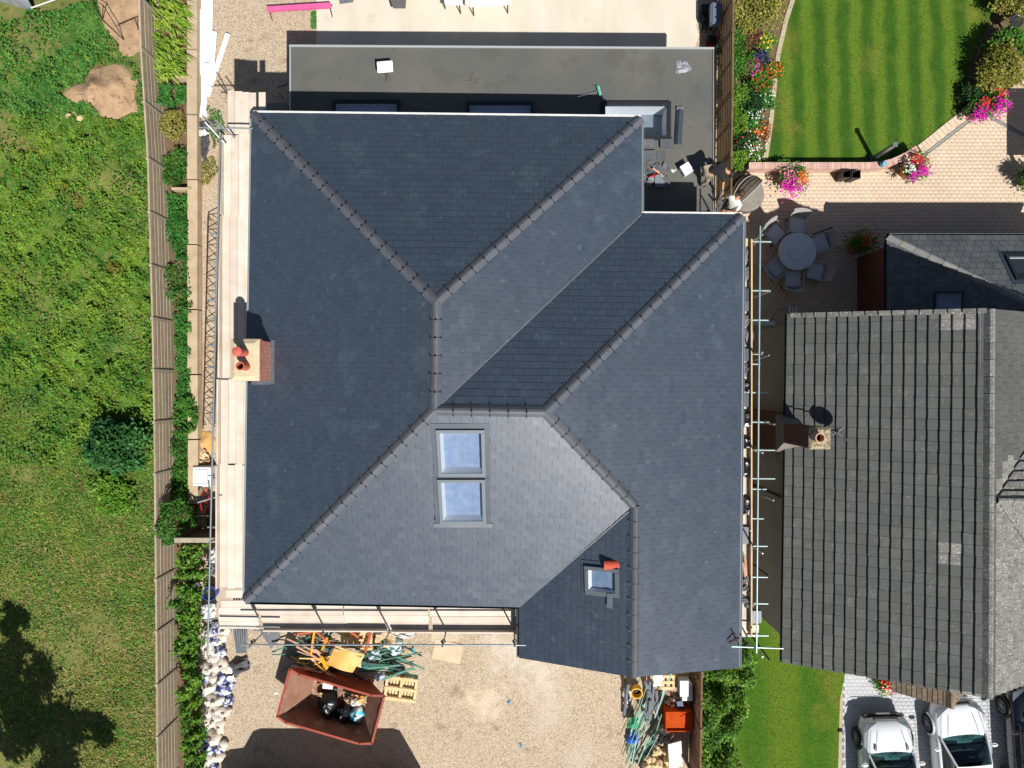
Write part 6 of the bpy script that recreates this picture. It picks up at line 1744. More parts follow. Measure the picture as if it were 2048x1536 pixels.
# ------------------------------------------------------------------ flat roof: things lying about
o = rounded(MB().box((0, 0, .45), (.5, .36, .05)).build('tray', WHITE, None), .015)
tp = thing('folding_stand', 'white square-topped folding stand on the felt roof', 'stand', P(775, 146, ZF))
o.parent = tp; o.name = 'top'
for (x0, y0, x1, y1) in ((-.1, -.1, .12, -.28), (.1, -.1, -.08, -.3), (-.12, .1, .1, .1)): MB().tube((tp.location.x + x0, tp.location.y + y0, ZF + .43), (tp.location.x + x1, tp.location.y + y1, ZF + .005), .008, 5).build('leg', CHROME, tp)
tp.rotation_euler = (0, 0, .08)
tw = thing('dry_branch', 'small dry branch lying on the felt roof', 'branch', P(945, 162, ZF))
for i in range(16):
    a = random.uniform(0, 6.28); L = random.uniform(.12, .34); b = tw.location + Vector((random.uniform(-.08, .08), random.uniform(-.12, .12), .03))
    MB().tube(b, b + Vector((math.cos(a) * L, math.sin(a) * L, random.uniform(-.02, .08))), .006, 5, .003).build('twig', M('pale_twig', (150, 142, 132), rough=.9) if i == 0 else TWIG, tw)
br = thing('broom', 'broom with teal head lying on the felt roof at the shadow edge', 'broom', P(1195, 184, ZF))
MB().tube(P(1155, 194, ZF + .04), P(1194, 183, ZF + .06), .014, 8).build('handle', CHROME, br)
q = P(1197, 184, ZF); MB().box((q.x, q.y, ZF + .06), (.07, .36, .09), .25).build('head', TEAL, br); MB().box((q.x + .03, q.y, ZF + .03), (.06, .34, .05), .25).build('bristles', WHITE2, br)
rag('foil_offcut', 'crumpled grey foil sheet on the felt roof near the fence', 'foil', ((1352, 122), (1374, 122), (1384, 140), (1350, 148)), ZF, M('foil', (164, 166, 170), (140, 142, 148), sc=8, rough=.45, metal=.3), .04, 121, n=6)
rl = thing('ridge_offcut', 'length of dark ridge capping lying beside the sunlit roof-light', 'ridge capping', P(1357, 254, ZF))
a, b = P(1359, 222, ZF), P(1355, 290, ZF)
m = MB(); m.add([a + Vector((-.12, 0, .02)), a + Vector((-.02, 0, .13)), a + Vector((.02, 0, .13)), a + Vector((.12, 0, .02)), b + Vector((-.12, 0, .02)), b + Vector((-.02, 0, .13)), b + Vector((.02, 0, .13)), b + Vector((.12, 0, .02))],
                [(0, 1, 5, 4), (1, 2, 6, 5), (2, 3, 7, 6), (0, 3, 2, 1)])
o = m.build('capping', SLATE, rl); md = o.modifiers.new('t', 'SOLIDIFY'); md.thickness = .012
MB().box(a + Vector((0, .06, .05)), (.22, .1, .08)).build('wrapper', MEMB, rl)
# packs of slates beside the roof-light
for i, (u, v, w, l) in enumerate(((1296, 289, .36, .28), (1333, 288, .44, .28), (1298, 312, .44, .3), (1322, 312, .3, .32))):
    q = P(u, v, ZF); t = thing('slate_pack', ['slate pack tucked below the sunlit roof-light, left', 'slate pack below the sunlit roof-light, right', 'second-row slate pack nearest the slate eaves', 'second-row slate pack with angled cut corner'][i], 'slate pack', q, group='slate packs on the felt roof')
    for j in range(5 if i < 3 else 1):
        MB().box((q.x + random.uniform(-.008, .008), q.y + random.uniform(-.008, .008), ZF + .012 + j * .022), (w, l, .018), random.uniform(-.02, .02)).build('slate', SLATE2, t)
for i in range(46):
    rr = random.Random(500 + i); u, v = rr.uniform(1288, 1335), rr.uniform(328, 372); q = P(u, v, ZF)
    o = MB().box((q.x, q.y, ZF + rr.uniform(.015, .1)), (rr.uniform(.08, .24), rr.uniform(.06, .18), .012), rot=Euler((rr.uniform(-.3, .3), rr.uniform(-.3, .3), rr.uniform(0, 3))).to_matrix()).build('slate_offcut', SLATE2 if i % 3 else LEAD, None, origin=q)
    tag(o, 'broken slate offcut in the waste heap on the felt roof', 'slate offcut', 'slate offcuts on the felt roof')
for i, (u0, v0, u1, v1, mt, lab) in enumerate(((1306, 336, 1333, 357, PINKW, 'pink batten lying across the slate waste heap'), (1298, 354, 1316, 348, REDP, 'short red strip in the slate waste heap'), (1328, 350, 1342, 374, MEMB, 'grey metal strip beside the slate waste heap'))):
    a, b = P(u0, v0, ZF + .14), P(u1, v1, ZF + .1); tag(MB().tube(a, b, .03, 4).build('strip', mt, None, origin=a), lab, 'strip')
o = MB().add([P(1310, 352, ZF + .16), P(1322, 346, ZF + .18), P(1332, 374, ZF + .12), P(1310, 374, ZF + .12)], [(0, 3, 2, 1)]).build('sheet_offcut', LEAD, None, origin=P(1320, 362, ZF)); md = o.modifiers.new('t', 'SOLIDIFY'); md.thickness = .01
tag(o, 'pale triangular sheet offcut on the slate waste heap', 'sheet offcut')
wb = thing('white_tool_box', 'white lidded box on the felt roof beside the bending worker', 'box', P(1369, 343, ZF))
rounded(MB().box((wb.location.x, wb.location.y, ZF + .14), (.3, .32, .28), .55).build('body', WHITE2, wb), .02)
MB().box((wb.location.x, wb.location.y, ZF + .29), (.32, .34, .03), .55).build('lid', WHITE, wb)
rag('paper_scrap', 'small white scrap on the felt roof beside the waste heap', 'litter', ((1343, 340), (1350, 338), (1350, 346), (1344, 346)), ZF, WHITE, .02, 131, n=4)

# ------------------------------------------------------------------ two workers at the roof edge, ladder
def skinned(name, chains, mat, parent, lev=2):
    """chains: list of joint lists [(pos, radius), ...]; first joint of later chains may repeat an earlier one"""
    vs_, es, rad, key = [], [], [], {}
    for ch_ in chains:
        prev = None
        for p, r in ch_:
            k = tuple(round(c_, 4) for c_ in p)
            if k not in key: key[k] = len(vs_); vs_.append(p); rad.append(r)
            i = key[k]
            if prev is not None and prev != i: es.append((prev, i))
            prev = i
    me = bpy.data.meshes.new(name); me.from_pydata(vs_, es, []); me.materials.append(mat)
    o = bpy.data.objects.new(name, me); COL.objects.link(o)
    sk_ = o.modifiers.new('skin', 'SKIN'); sk_.use_smooth_shade = True
    for i, r in enumerate(rad):
        d = me.skin_vertices[0].data[i]; d.radius = (r, r) if not isinstance(r, tuple) else r
        d.use_root = (i == 0)
    ss = o.modifiers.new('sub', 'SUBSURF'); ss.levels = lev; ss.render_levels = lev
    bpy.context.view_layer.update()
    dg = bpy.context.evaluated_depsgraph_get()
    m2 = bpy.data.meshes.new_from_object(o.evaluated_get(dg))
    o.modifiers.clear(); o.data = m2
    if not m2.materials: m2.materials.append(mat)
    m2.polygons.foreach_set('use_smooth', [True] * len(m2.polygons))
    o.parent = parent
    return o
def hand(name, wrist, d, up, mat, parent):
    """palm and five bent fingers from the wrist along d"""
    wrist, d, up = Vector(wrist), Vector(d).normalized(), Vector(up).normalized(); s = d.cross(up).normalized(); dn = -up
    ch_ = [[(tuple(wrist), .024), (tuple(wrist + d * .05), (.034)), (tuple(wrist + d * .085), .032)]]
    for k, (off, L) in enumerate(((-.03, .07), (-.01, .08), (.01, .075), (.03, .06))):
        b = wrist + d * .085 + s * off
        ch_.append([(tuple(wrist + d * .085), .032), (tuple(b + d * .01), .010), (tuple(b + d * L * .55 + dn * .012), .009), (tuple(b + d * L * .8 + dn * .04), .008)])
    t0 = wrist + d * .03
    ch_.append([(tuple(wrist + d * .05), .034), (tuple(t0 + s * -.045 + dn * .005), .011), (tuple(t0 + s * -.06 + d * .035 + dn * .02), .009)])
    return skinned(name, ch_, mat, parent, 1)

def worker(base, joints, shirt, trousers, hairmat, label, shoes=CLOTHG, gloves=SKIN):
    """joints: dict of local positions; base: feet point"""
    t = thing('person', label, 'person', base)
    J = {k: tuple(v) for k, v in joints.items()}
    body = [[(J['pelvis'], .12), (J['waist'], .115), (J['chest'], .13), (J['neck0'], .075), (J['neck'], .055), (J['head0'], .075), (J['head'], .095), (J['crown'], .075)]]
    for s in 'lr':
        body.append([(J['chest'], .13), (J['sh' + s], .065), (J['el' + s], .045), (J['wr' + s], .03)])
        body.append([(J['pelvis'], .12), (J['hip' + s], .09), (J['kn' + s], .062), (J['an' + s], .042), (J['toe' + s], .035)])
    skinned('body', body, SKIN, t)
    e = lambda a, b, f: tuple(Vector(J[a]).lerp(Vector(J[b]), f))
    sh = [[(J['pelvis'], .15), (J['waist'], .145), (J['chest'], .165), (J['neck0'], .085)]]
    for s in 'lr': sh.append([(J['chest'], .165), (J['sh' + s], .088), (e('sh' + s, 'el' + s, .75), .07)])
    skinned('shirt', sh, shirt, t)
    tr = []
    for s in 'lr': tr.append([(J['pelvis'], .155), (J['hip' + s], .112), (J['kn' + s], .082), (e('kn' + s, 'an' + s, .9), .065)])
    skinned('trousers', tr, trousers, t)
    for s in 'lr':
        skinned('shoe', [[(e('kn' + s, 'an' + s, .93), .055), (J['an' + s], .055), (J['toe' + s], .048)]], shoes, t, 1)
        d = Vector(J['wr' + s]) - Vector(J['el' + s])
        hand('hand', J['wr' + s], d, (0, 0, 1), gloves, t)
    # hair cap, ears, nose and eyes on the head
    h0, h1, cr_ = Vector(J['head0']), Vector(J['head']), Vector(J['crown'])
    ax = (cr_ - h0).normalized(); fwd = Vector(J['face']).normalized(); fwd = (fwd - ax * fwd.dot(ax)).normalized(); sd_ = ax.cross(fwd)
    m = MB(); nn = 16
    c0 = h1 + ax * .02 - fwd * .012
    vs_ = []; rows = 7
    for i in range(rows):
        ph = math.pi * .62 * i / (rows - 1)
        for k in range(nn):
            th = 2 * math.pi * k / nn
            r_ = .122 * (1 + random.uniform(-.03, .03))
            back = .0 if math.cos(th) > 0.4 and ph > 1.15 else 1
            pp_ = c0 + ax * r_ * math.cos(ph if back else 1.15) + (fwd * math.cos(th) + sd_ * math.sin(th)) * r_ * math.sin(ph if back else 1.15)
            vs_.append(pp_)
    m.add(vs_, [(i * nn + k, (i + 1) * nn + k, (i + 1) * nn + (k + 1) % nn, i * nn + (k + 1) % nn) for i in range(rows - 1) for k in range(nn)])
    me = m.mesh('hair', hairmat); me.polygons.foreach_set('use_smooth', [True] * len(me.polygons)); oh = bpy.data.objects.new('hair', me); COL.objects.link(oh); oh.parent = t
    for nm, pos, sz, mt in (('ear', h1 + sd_ * .1, (.02, .04, .055), SKIN), ('ear', h1 - sd_ * .1, (.02, .04, .055), SKIN), ('nose', h1 + fwd * .108 - ax * .015, (.028, .03, .045), SKIN),
                            ('eye', h1 + fwd * .09 + sd_ * .035 + ax * .012, (.022, .02, .014), BLACKP), ('eye', h1 + fwd * .09 - sd_ * .035 + ax * .012, (.022, .02, .014), BLACKP), ('mouth', h1 + fwd * .092 - ax * .055, (.045, .014, .012), TERRA2)):
        R = Matrix((sd_, fwd, ax)).transposed(); b_ = MB().box(pos, sz, rot=R); me = b_.mesh(nm, mt); q_ = bpy.data.objects.new(nm, me); COL.objects.link(q_); q_.parent = t
        rounded(q_, min(sz) * .4, 2); q_.data.polygons.foreach_set('use_smooth', [True] * len(q_.data.polygons))
    return t
GLOVE = M('orange_glove', (214, 130, 50), rough=.8)
# worker in black bending over the roof edge, facing right
wa = P(1404, 366, ZF)
worker((wa.x, wa.y, ZF), {'pelvis': (0, .10, .86), 'waist': (.12, .12, .98), 'chest': (.30, .13, 1.06), 'neck0': (.43, .08, 1.10), 'neck': (.48, .05, 1.09), 'head0': (.53, .03, 1.08), 'head': (.60, .0, 1.06), 'crown': (.68, -.03, 1.05),
                           'shl': (.36, .30, 1.06), 'ell': (.20, .40, .78), 'wrl': (-.05, .30, .70), 'shr': (.38, -.08, 1.04), 'elr': (.46, -.24, .78), 'wrr': (.50, -.42, .58), 'hipl': (-.02, .20, .82), 'knl': (.04, .24, .44), 'anl': (-.08, .24, .08), 'toel': (.08, .26, .05),
                           'hipr': (-.02, .0, .82), 'knr': (.06, -.06, .45), 'anr': (-.06, -.10, .08), 'toer': (.11, -.10, .05), 'face': (.5, -.3, -1)}, CLOTHB, M('stone_shorts', (150, 138, 120), rough=.95), M('dark_hair', (34, 26, 22), rough=.7),
       'worker in black T-shirt bending over the flat roof edge', shoes=BLACKP)
# ladder against the roof edge
la = thing('ladder', 'aluminium ladder standing against the flat roof edge', 'ladder', P(1432, 420, 0))
lt, lb = Vector((e1.x + .12, P(0, 405, ZF).y, 3.5)), Vector((e1.x + .75, P(0, 405, ZF).y - .12, 0.02))
for s in (-.19, .19): MB().tube(lb + Vector((0, s, 0)), lt + Vector((0, s, 0)), .03, 6).build('stile', STEEL, la)
for k in range(1, 13):
    q = lb.lerp(lt, k / 13); MB().tube(q + Vector((0, -.19, 0)), q + Vector((0, .19, 0)), .016, 6).build('rung', STEEL, la)
wb_ = lb.lerp(lt, .52)
worker((wb_.x + .16, wb_.y - .02, wb_.z), {'pelvis': (0.02, -.02, .92), 'waist': (.02, 0, 1.08), 'chest': (.03, .04, 1.30), 'neck0': (.06, .09, 1.45), 'neck': (.09, .13, 1.50), 'head0': (.11, .16, 1.55), 'head': (.14, .20, 1.62), 'crown': (.17, .23, 1.70),
                           'shl': (-.12, .16, 1.38), 'ell': (-.24, .24, 1.12), 'wrl': (-.30, .16, .92), 'shr': (.18, -.12, 1.38), 'elr': (.10, -.28, 1.14), 'wrr': (-.16, -.20, 1.0), 'hipl': (.02, .10, .86), 'knl': (-.04, .12, .47), 'anl': (0, .11, .10), 'toel': (-.16, .11, .07),
                           'hipr': (.04, -.12, .86), 'knr': (.06, -.12, .45), 'anr': (.10, -.11, .06), 'toer': (-.06, -.11, .04), 'face': (.4, .8, -.4)}, CLOTHW, CLOTHG, HAIR,
       'worker in white T-shirt standing on the ladder outside the flat roof')
# ------------------------------------------------------------------ neighbour's garden
gw = thing('garden_wall', 'low curved brick wall with brick-on-edge coping between lawn and patio', 'wall', P(1650, 335, 0))
WP = [P(u, v, .6) for u, v in ((1498, 331), (1560, 331), (1620, 331), (1680, 331), (1742, 331), (1765, 329), (1785, 324), (1803, 316), (1820, 307), (1836, 297))]
for a, b in zip(WP[:-1], WP[1:]):
    c = (a + b) / 2; d = b - a
    MB().box((c.x, c.y, .265), (d.length + .01, .2, .53), math.atan2(d.y, d.x)).build('wall_core', BRICKP, gw)
    n = max(1, round(d.length / .078))
    for k in range(n):
        q = a.lerp(b, (k + .5) / n)
        MB().box((q.x, q.y, .565 + random.uniform(-.003, .003)), (d.length / n - .008, .235, .075), math.atan2(d.y, d.x)).build('coping_brick', BRICKP, gw, origin=q)
ke = thing('edging_course', 'pale stone edging along the curved corner of the striped lawn', 'edging', P(1890, 255, 0))
pts_ = [(1840, 298), (1868, 276), (1900, 250), (1938, 222)]
for a_, b_ in zip(pts_[:-1], pts_[1:]):
    a, b = P(*a_, .1), P(*b_, .1); d = b - a; n = 4
    for k in range(n):
        q = a.lerp(b, (k + .5) / n); MB().box((q.x, q.y, .07), (d.length / n - .012, .3, .1), math.atan2(d.y, d.x)).build('edging_stone', PAVEB, ke)
k2 = thing('brick_kerb', 'pink brick kerb below the golden shrub', 'kerb', P(1965, 200, 0))
a, b = P(1932, 224, .2), P(2060, 112, .2); d = b - a
n = int(d.length / .12)
for k in range(n): q = a.lerp(b, (k + .5) / n); MB().box((q.x, q.y, .1), (.11, .3, .2), math.atan2(d.y, d.x)).build('brick', BRICKP, k2)
GREYSTRIP = M('grey_strip_metal', (118, 132, 134), rough=.5, metal=.3)
for i, (u0, v0, u1, v1, lab) in enumerate(((1838, 318, 1940, 240, 'grey drain channel along the patio edge left of the petunia pots'), (1980, 234, 2060, 276, 'grey drain channel running right from the petunia pots'))):
    a, b = P(u0, v0, .035), P(u1, v1, .035); d = b - a; t = thing('grey_strip', lab, 'drain', (a + b) / 2)
    an = math.atan2(d.y, d.x); s = Vector((-math.sin(an), math.cos(an), 0))
    for o_ in (-.05, .05): q = (a + b) / 2 + s * o_; MB().box((q.x, q.y, .036), (d.length, .03, .014), an).build('rail', GREYSTRIP, t)
    nn = int(d.length / .05)
    sl_ = MB()
    for k in range(nn): q = a.lerp(b, (k + .5) / nn); sl_.box((q.x, q.y, .034), (.022, .08, .01), an)
    tag(sl_.build('strip_bars', GREYSTRIP, t), kind='stuff')

FL = {n: leafmat('petals_' + n, c1, c2, rnd=.2, huernd=.012, rough=.6) for n, c1, c2 in (('magenta', (206, 16, 164), (226, 52, 188)), ('red', (204, 30, 34), (224, 66, 50)), ('orange', (226, 96, 30), (240, 140, 60)), ('white', (228, 226, 220), (240, 238, 232)), ('pink', (220, 110, 150), (232, 150, 176)), ('purple', (70, 50, 140), (100, 80, 170)), ('yellow', (222, 196, 70), (232, 214, 110)))}
LG1 = leafmat('garden_green', (44, 96, 26), (84, 132, 42), rnd=.35, huernd=.02); LG2 = leafmat('garden_lime', (80, 126, 32), (118, 152, 48), rnd=.3, huernd=.02)
GOLD = leafmat('golden_leaves', (94, 106, 36), (158, 150, 66), rnd=.35, huernd=.015); DKG = leafmat('deep_green', (24, 56, 26), (44, 82, 34), rnd=.4, huernd=.02); BRZ = leafmat('bronze_leaves', (88, 60, 44), (120, 84, 58), rnd=.35, huernd=.02)

def flower_pot(label, u, v, r, h, cols, seed, pot=TERRA, lean=(0, -1)):
    q = P(u, v, h); t = thing('flower_pot', label, 'flower pot', (q.x, q.y, 0))
    MB().lathe([(r * .45, 0), (r * .62, h * .85), (r * .68, h * .85), (r * .68, h), (r * .58, h), (r * .5, h * .8)], 20, (q.x, q.y, .02), closed=False).build('pot', pot, t)
    r *= 1.15; leaves('foliage', crown_pts((q.x, q.y, h + r * .25), (r, r, r * .5), 900, 26, .34), .07, LG1, t, aspect=.6)
    rg = random.Random(seed)
    for (c, n, dx, dy, sp) in cols:
        p = np.stack([q.x + dx * r + RNG.normal(0, sp * r, n), q.y + dy * r + RNG.normal(0, sp * r, n), np.full(n, h + r * .45)], 1)
        p[:, 2] += r * .35 - .5 * (((p[:, 0] - q.x) ** 2 + (p[:, 1] - q.y) ** 2) / r) * .5 + RNG.uniform(-.03, .05, n)
        tag(leaves(c + '_blooms', p, .068, FL[c], t, aspect=.95, up=.6), kind='stuff')
    return t
flower_pot('flower pot with magenta petunias and orange blooms nearest the wicker daybed', 1583, 360, .5, .5, [('magenta', 150, -.1, -.65, .3), ('magenta', 50, -.5, -.5, .2), ('orange', 70, .4, -.05, .2), ('pink', 40, -.4, .1, .25), ('yellow', 30, .25, -.35, .15)], 1)
flower_pot('flower pot with red, white and magenta blooms beside the curved wall', 1824, 338, .48, .5, [('red', 110, .0, .35, .28), ('white', 70, -.5, -.1, .18), ('magenta', 100, .4, -.3, .28), ('magenta', 50, -.3, -.7, .2)], 2)
flower_pot('left of the two magenta petunia pots by the brick kerb', 1955, 222, .42, .45, [('magenta', 150, -.2, -.5, .32), ('red', 60, .2, .3, .3)], 3)
flower_pot('right of the two magenta petunia pots by the brick kerb', 1986, 206, .45, .5, [('magenta', 150, .1, -.5, .35), ('red', 60, .0, .4, .25)], 4)
flower_pot('trough of red and white flowers at the corner of the grey drive', 1768, 1368, .36, .3, [('red', 120, .1, .2, .35), ('white', 60, .1, -.4, .3), ('pink', 60, .4, -.2, .2), ('yellow', 20, -.1, -.1, .3)], 5)
flower_pot('shaded flower pot with dark red blooms beside the brick extension', 1718, 490, .5, .5, [('red', 60, .2, .2, .35)], 6)
for i, (u, v) in enumerate(((1694, 347), (1713, 348))):
    q = P(u, v, .7); t = thing('tall_planter', ['left of two empty black square planters against the brick wall', 'right of two empty black square planters against the brick wall'][i], 'planter', (q.x, q.y, 0), group='black square planters')
    m = MB(); w0, w1, h = .11, .15, .7
    ring = lambda w, z: [(q.x - w, q.y - w, z), (q.x + w, q.y - w, z), (q.x + w, q.y + w, z), (q.x - w, q.y + w, z)]
    vv_ = ring(w0, .03) + ring(w1, h) + ring(w1 - .02, h) + ring(w0, .15)
    m.add(vv_, [(0, 1, 5, 4), (1, 2, 6, 5), (2, 3, 7, 6), (3, 0, 4, 7), (4, 5, 9, 8), (5, 6, 10, 9), (6, 7, 11, 10), (7, 4, 8, 11), (8, 9, 13, 12), (9, 10, 14, 13), (10, 11, 15, 14), (11, 8, 12, 15), (12, 13, 14, 15)])
    m.build('shell', M('planter_black', (46, 42, 38), rough=.55), t)
gp = thing('garden_post', 'shiny grey garden post standing at the lawn edge behind the wall', 'post', P(1742, 319, 0))
q = P(1742, 319, 0); MB().tube((q.x, q.y, 0), (q.x, q.y, 1.62), .085, 12, .075).build('shaft', STEEL, gp); MB().box((q.x, q.y, 1.64), (.16, .16, .04)).build('cap', GREYFR, gp); MB().box((q.x, q.y, .1), (.2, .2, .06)).build('base', GREYFR, gp)
q = P(1763, 330, .6); o = MB().lathe([(.07, .605), (.1, .65), (.1, .77), (.07, .83), (.02, .85)], 14, (q.x, q.y, 0)).build('glazed_lantern', M('blue_glaze', (40, 130, 180), (120, 190, 214), sc=12, rough=.2), None, origin=(q.x, q.y, .45)); tag(o, 'small glossy blue lantern on the brick coping', 'lantern')
strip_plant('trailing_plant', 'small green plant spilling over the brick wall near the daybed', [(1555, 318), (1580, 318), (1578, 334), (1552, 334)], .5, 140, LG1, .08, zs=.05)

# flower border, plant by plant
border = [(1475, 30, .8, .55, OLIVE, 'tall olive feathery grass clump at the top of the border'), (1530, 15, .75, .6, OLIVE, 'yellowing shrub at the top of the border beside the lawn'), (1462, 85, .5, .6, LG1, 'green climber on the dark fence near the roof corner'), (1500, 75, .5, .4, BRZ, 'bronze low shrub below the yellowing shrub'),
          (1530, 88, .38, .3, LG2, 'lime perennial with cream flowers by the edging'), (1478, 125, .6, .5, LG1, 'feathery green fern overhanging the fence'), (1520, 118, .34, .3, DKG, 'dark perennial with blue spikes in the border'), (1505, 140, .4, .4, BRZ, 'crimson-flowered bronze plant in the border'), (1548, 140, .36, .3, LG1, 'orange crocosmia leaning over the lawn edge'),
          (1520, 170, .5, .45, LG1, 'mid-green rose bush with red blooms'), (1470, 190, .55, .5, LG2, 'lime shrub against the fence mid border'), (1500, 205, .5, .4, DKG, 'dark green shrub in the middle of the border'), (1530, 200, .38, .3, FERN, 'soft green mound beside the edging'), (1470, 245, .5, .5, LG2, 'bright green climber on the fence low in the border'),
          (1505, 240, .46, .4, FERN, 'blue-green perennial with white flowers'), (1518, 262, .4, .35, BRZ, 'orange lily clump by the pale edging'), (1485, 280, .5, .4, DKG, 'dark shrub near the bottom of the border'), (1505, 300, .5, .35, HEDGE, 'glossy variegated shrub at the border end'), (1475, 320, .4, .35, LG2, 'light green shrub beside the wicker daybed')]
BL = {4: ('yellow', 70), 6: ('purple', 110), 7: ('magenta', 60), 8: ('orange', 130), 9: ('red', 60), 14: ('white', 50), 15: ('orange', 150), 17: ('white', 110), 12: ('white', 24), 1: ('yellow', 20), 16: ('red', 20)}
for i, (u, v, r, h, mt, lab) in enumerate(border):
    t = bush('border_plant', lab, u, v, h, (r, r, h * .75), int(2600 * r * r + 500), mt, .085, 26, cat='plant', group='flower border plants', up=.45, spread=.34)
    if i in BL:
        c, n = BL[i]; q = P(u, v, h)
        p = np.stack([q.x + RNG.normal(0, r * .4, n), q.y + RNG.normal(0, r * .4, n), h + h * .55 + RNG.uniform(-.1, .1, n)], 1)
        tag(leaves('blooms', p, .065, FL[c], t, aspect=.9, up=.6), kind='stuff')
gs = bush('golden_shrub', 'large golden-green shrub at the right edge of the lawn', 1998, 128, .7, (.7, .65, .7), 2300, GOLD, .1, 22, spread=.4)
for (u_, v_, z_, r_, n_, m_) in ((1972, 160, .55, (.6, .5, .5), 1500, GOLD), (2015, 160, .5, (.45, .4, .45), 900, GOLD), (1985, 105, .6, (.4, .4, .5), 700, OLIVE)):
    q_ = P(u_, v_, z_); leaves('crown', crown_pts((q_.x, q_.y, z_), r_, n_, 12, .42), .09, m_, gs, aspect=.6, up=.45)
bush('green_shrub', 'dark green shrub behind the golden shrub', 2010, 95, .7, (.7, .6, .6), 3000, LG1, .1, 30)
bush('dark_shrub', 'small dark bush at the lawn corner below the golden shrub', 1948, 185, .35, (.5, .5, .4), 1600, DKG, .08, 24)
bush('border_shrub', 'brown-green shrub in the top right corner', 2035, 8, .6, (.9, .6, .6), 3000, OLIVE, .1, 30)
bush('patio_shrub', 'clipped variegated bush cut by the right edge beside the patio', 2062, 360, .6, (.55, .5, .55), 2600, HEDGE, .08, 30)
so = thing('bird_bath', 'silver bird bath among the shrubs in the top right corner', 'bird bath', P(2030, 45, 0))
q = P(2030, 45, .7); MB().lathe([(.1, 0), (.05, .1), (.05, .6), (.22, .68), (.24, .72), (.2, .7), (.02, .66)], 18, (q.x, q.y, .1)).build('bowl', CHROME, so); MB().tube((q.x - .3, q.y - .25, .6), (q.x - .02, q.y, .75), .03, 6).build('spout', CHROME, so)
# pergola just out of frame on the right, its shadow falls on the patio
pg = thing('pergola', 'flat-roofed pergola just outside the right edge of the patio', 'pergola', (20.2, 8, 0))
MB().box((20.25, 8.1, 2.3), (2.7, 2.4, .08)).build('roof_panel', CARDB, pg)
for x in (18.98, 21.5):
    for y in (7.0, 9.2): MB().box((x, y, 1.13), (.1, .1, 2.26)).build('post', FENCED, pg)

# wicker daybed with half canopy
db = thing('wicker_daybed', 'round grey wicker daybed with arched canopy beside the dark fence', 'daybed', P(1494, 388, 0))
q = P(1494, 388, .5)
MB().lathe([(.56, .02), (.63, .12), (.65, .40), (.61, .42)], 30, (q.x, q.y, 0)).build('base', RATTAN, db)
MB().lathe([(.60, .42), (.62, .48), (.56, .54), (.2, .56)], 30, (q.x, q.y, 0)).build('cushion', M('taupe_cushion', (142, 136, 128), (124, 118, 110), sc=5, rough=.95), db)
m = MB(); na, nb_ = 14, 8; R = .68; a0 = math.radians(135)
vs_ = []
for i in range(nb_ + 1):
    ph = math.radians(95) * i / nb_
    for k in range(na + 1):
        th = math.pi * k / na
        # arch rotating from lying to upright about the axis across the bed
        lx = R * math.cos(th); ly = R * math.sin(th)
        d1 = Vector((math.cos(a0 - math.pi / 2), math.sin(a0 - math.pi / 2), 0)); d2 = Vector((math.cos(a0), math.sin(a0), 0))
        p_ = Vector((q.x, q.y, .45)) + d1 * lx + d2 * ly * math.cos(ph) + Vector((0, 0, ly * math.sin(ph)))
        vs_.append(p_)
m.add(vs_, [(i * (na + 1) + k, i * (na + 1) + k + 1, (i + 1) * (na + 1) + k + 1, (i + 1) * (na + 1) + k) for i in range(nb_) for k in range(na)])
o = m.build('canopy', RATTAN, db, smooth=True); md = o.modifiers.new('t', 'SOLIDIFY'); md.thickness = .02
for i in range(1, nb_ + 1):
    MB().path(vs_[i * (na + 1):(i + 1) * (na + 1)], .03 if i == nb_ else .022).build('hoop', CUSHG if i in (4, nb_) else RATTAN, db)
MB().box((q.x - .1, q.y + .12, .62), (.5, .2, .14), a0 + math.pi / 2).build('pillow', CLOTHW, db)

# round garden table and six chairs
tb = thing('round_table', 'round grey garden table with turntable in the shade of the patio', 'table', P(1595, 503, 0))
q = P(1595, 503, .74)
MB().lathe([(.60, .68), (.67, .70), (.67, .74), (.64, .755), (.02, .755)], 48, (q.x, q.y, 0)).build('table_top', TABLET, tb)
MB().lathe([(.30, .757), (.31, .77), (.30, .785), (.05, .787)], 40, (q.x, q.y, 0)).build('turntable', TABLET, tb)
MB().lathe([(.02, .787), (.02, .80), (.008, .80)], 12, (q.x, q.y, 0)).build('parasol_hole', CHROME, tb)
MB().lathe([(.34, .03), (.34, .07), (.07, .12), (.07, .68)], 20, (q.x, q.y, 0)).build('pedestal', DARKFR, tb)
def make_chair():
    t = thing('garden_chair', 'x', 'chair', (0, 0, 0))
    rounded(MB().box((0, 0, .43), (.5, .5, .09)).build('seat_cushion', PETROL, t), .03)
    MB().box((0, 0, .36), (.54, .54, .05)).build('seat_frame', CHAIRG, t)
    m = MB(); n = 8; vs_ = []
    for i in range(n + 1):
        x = -.27 + .54 * i / n; c = -.06 * (1 - (2 * i / n - 1) ** 2)
        vs_ += [(x, .25 - c, .42), (x, .33 - c, .68), (x, .38 - c, .9)]
    m.add(vs_, [(3 * i + j, 3 * i + 3 + j, 3 * i + 4 + j, 3 * i + 1 + j) for i in range(n) for j in range(2)])
    o = m.build('backrest', CHAIRG, t); md = o.modifiers.new('t', 'SOLIDIFY'); md.thickness = .05
    for s in (-1, 1):
        MB().tube((s * .28, .3, .64), (s * .28, -.24, .62), .025, 6).tube((s * .28, -.24, .62), (s * .26, -.22, .36), .02, 6).build('arm', CHAIRG, t)
        for y in (-.22, .24): MB().tube((s * .24, y, .03), (s * .24, y, .36), .022, 6).build('leg', DARKFR, t)
    return t
c0 = make_chair()
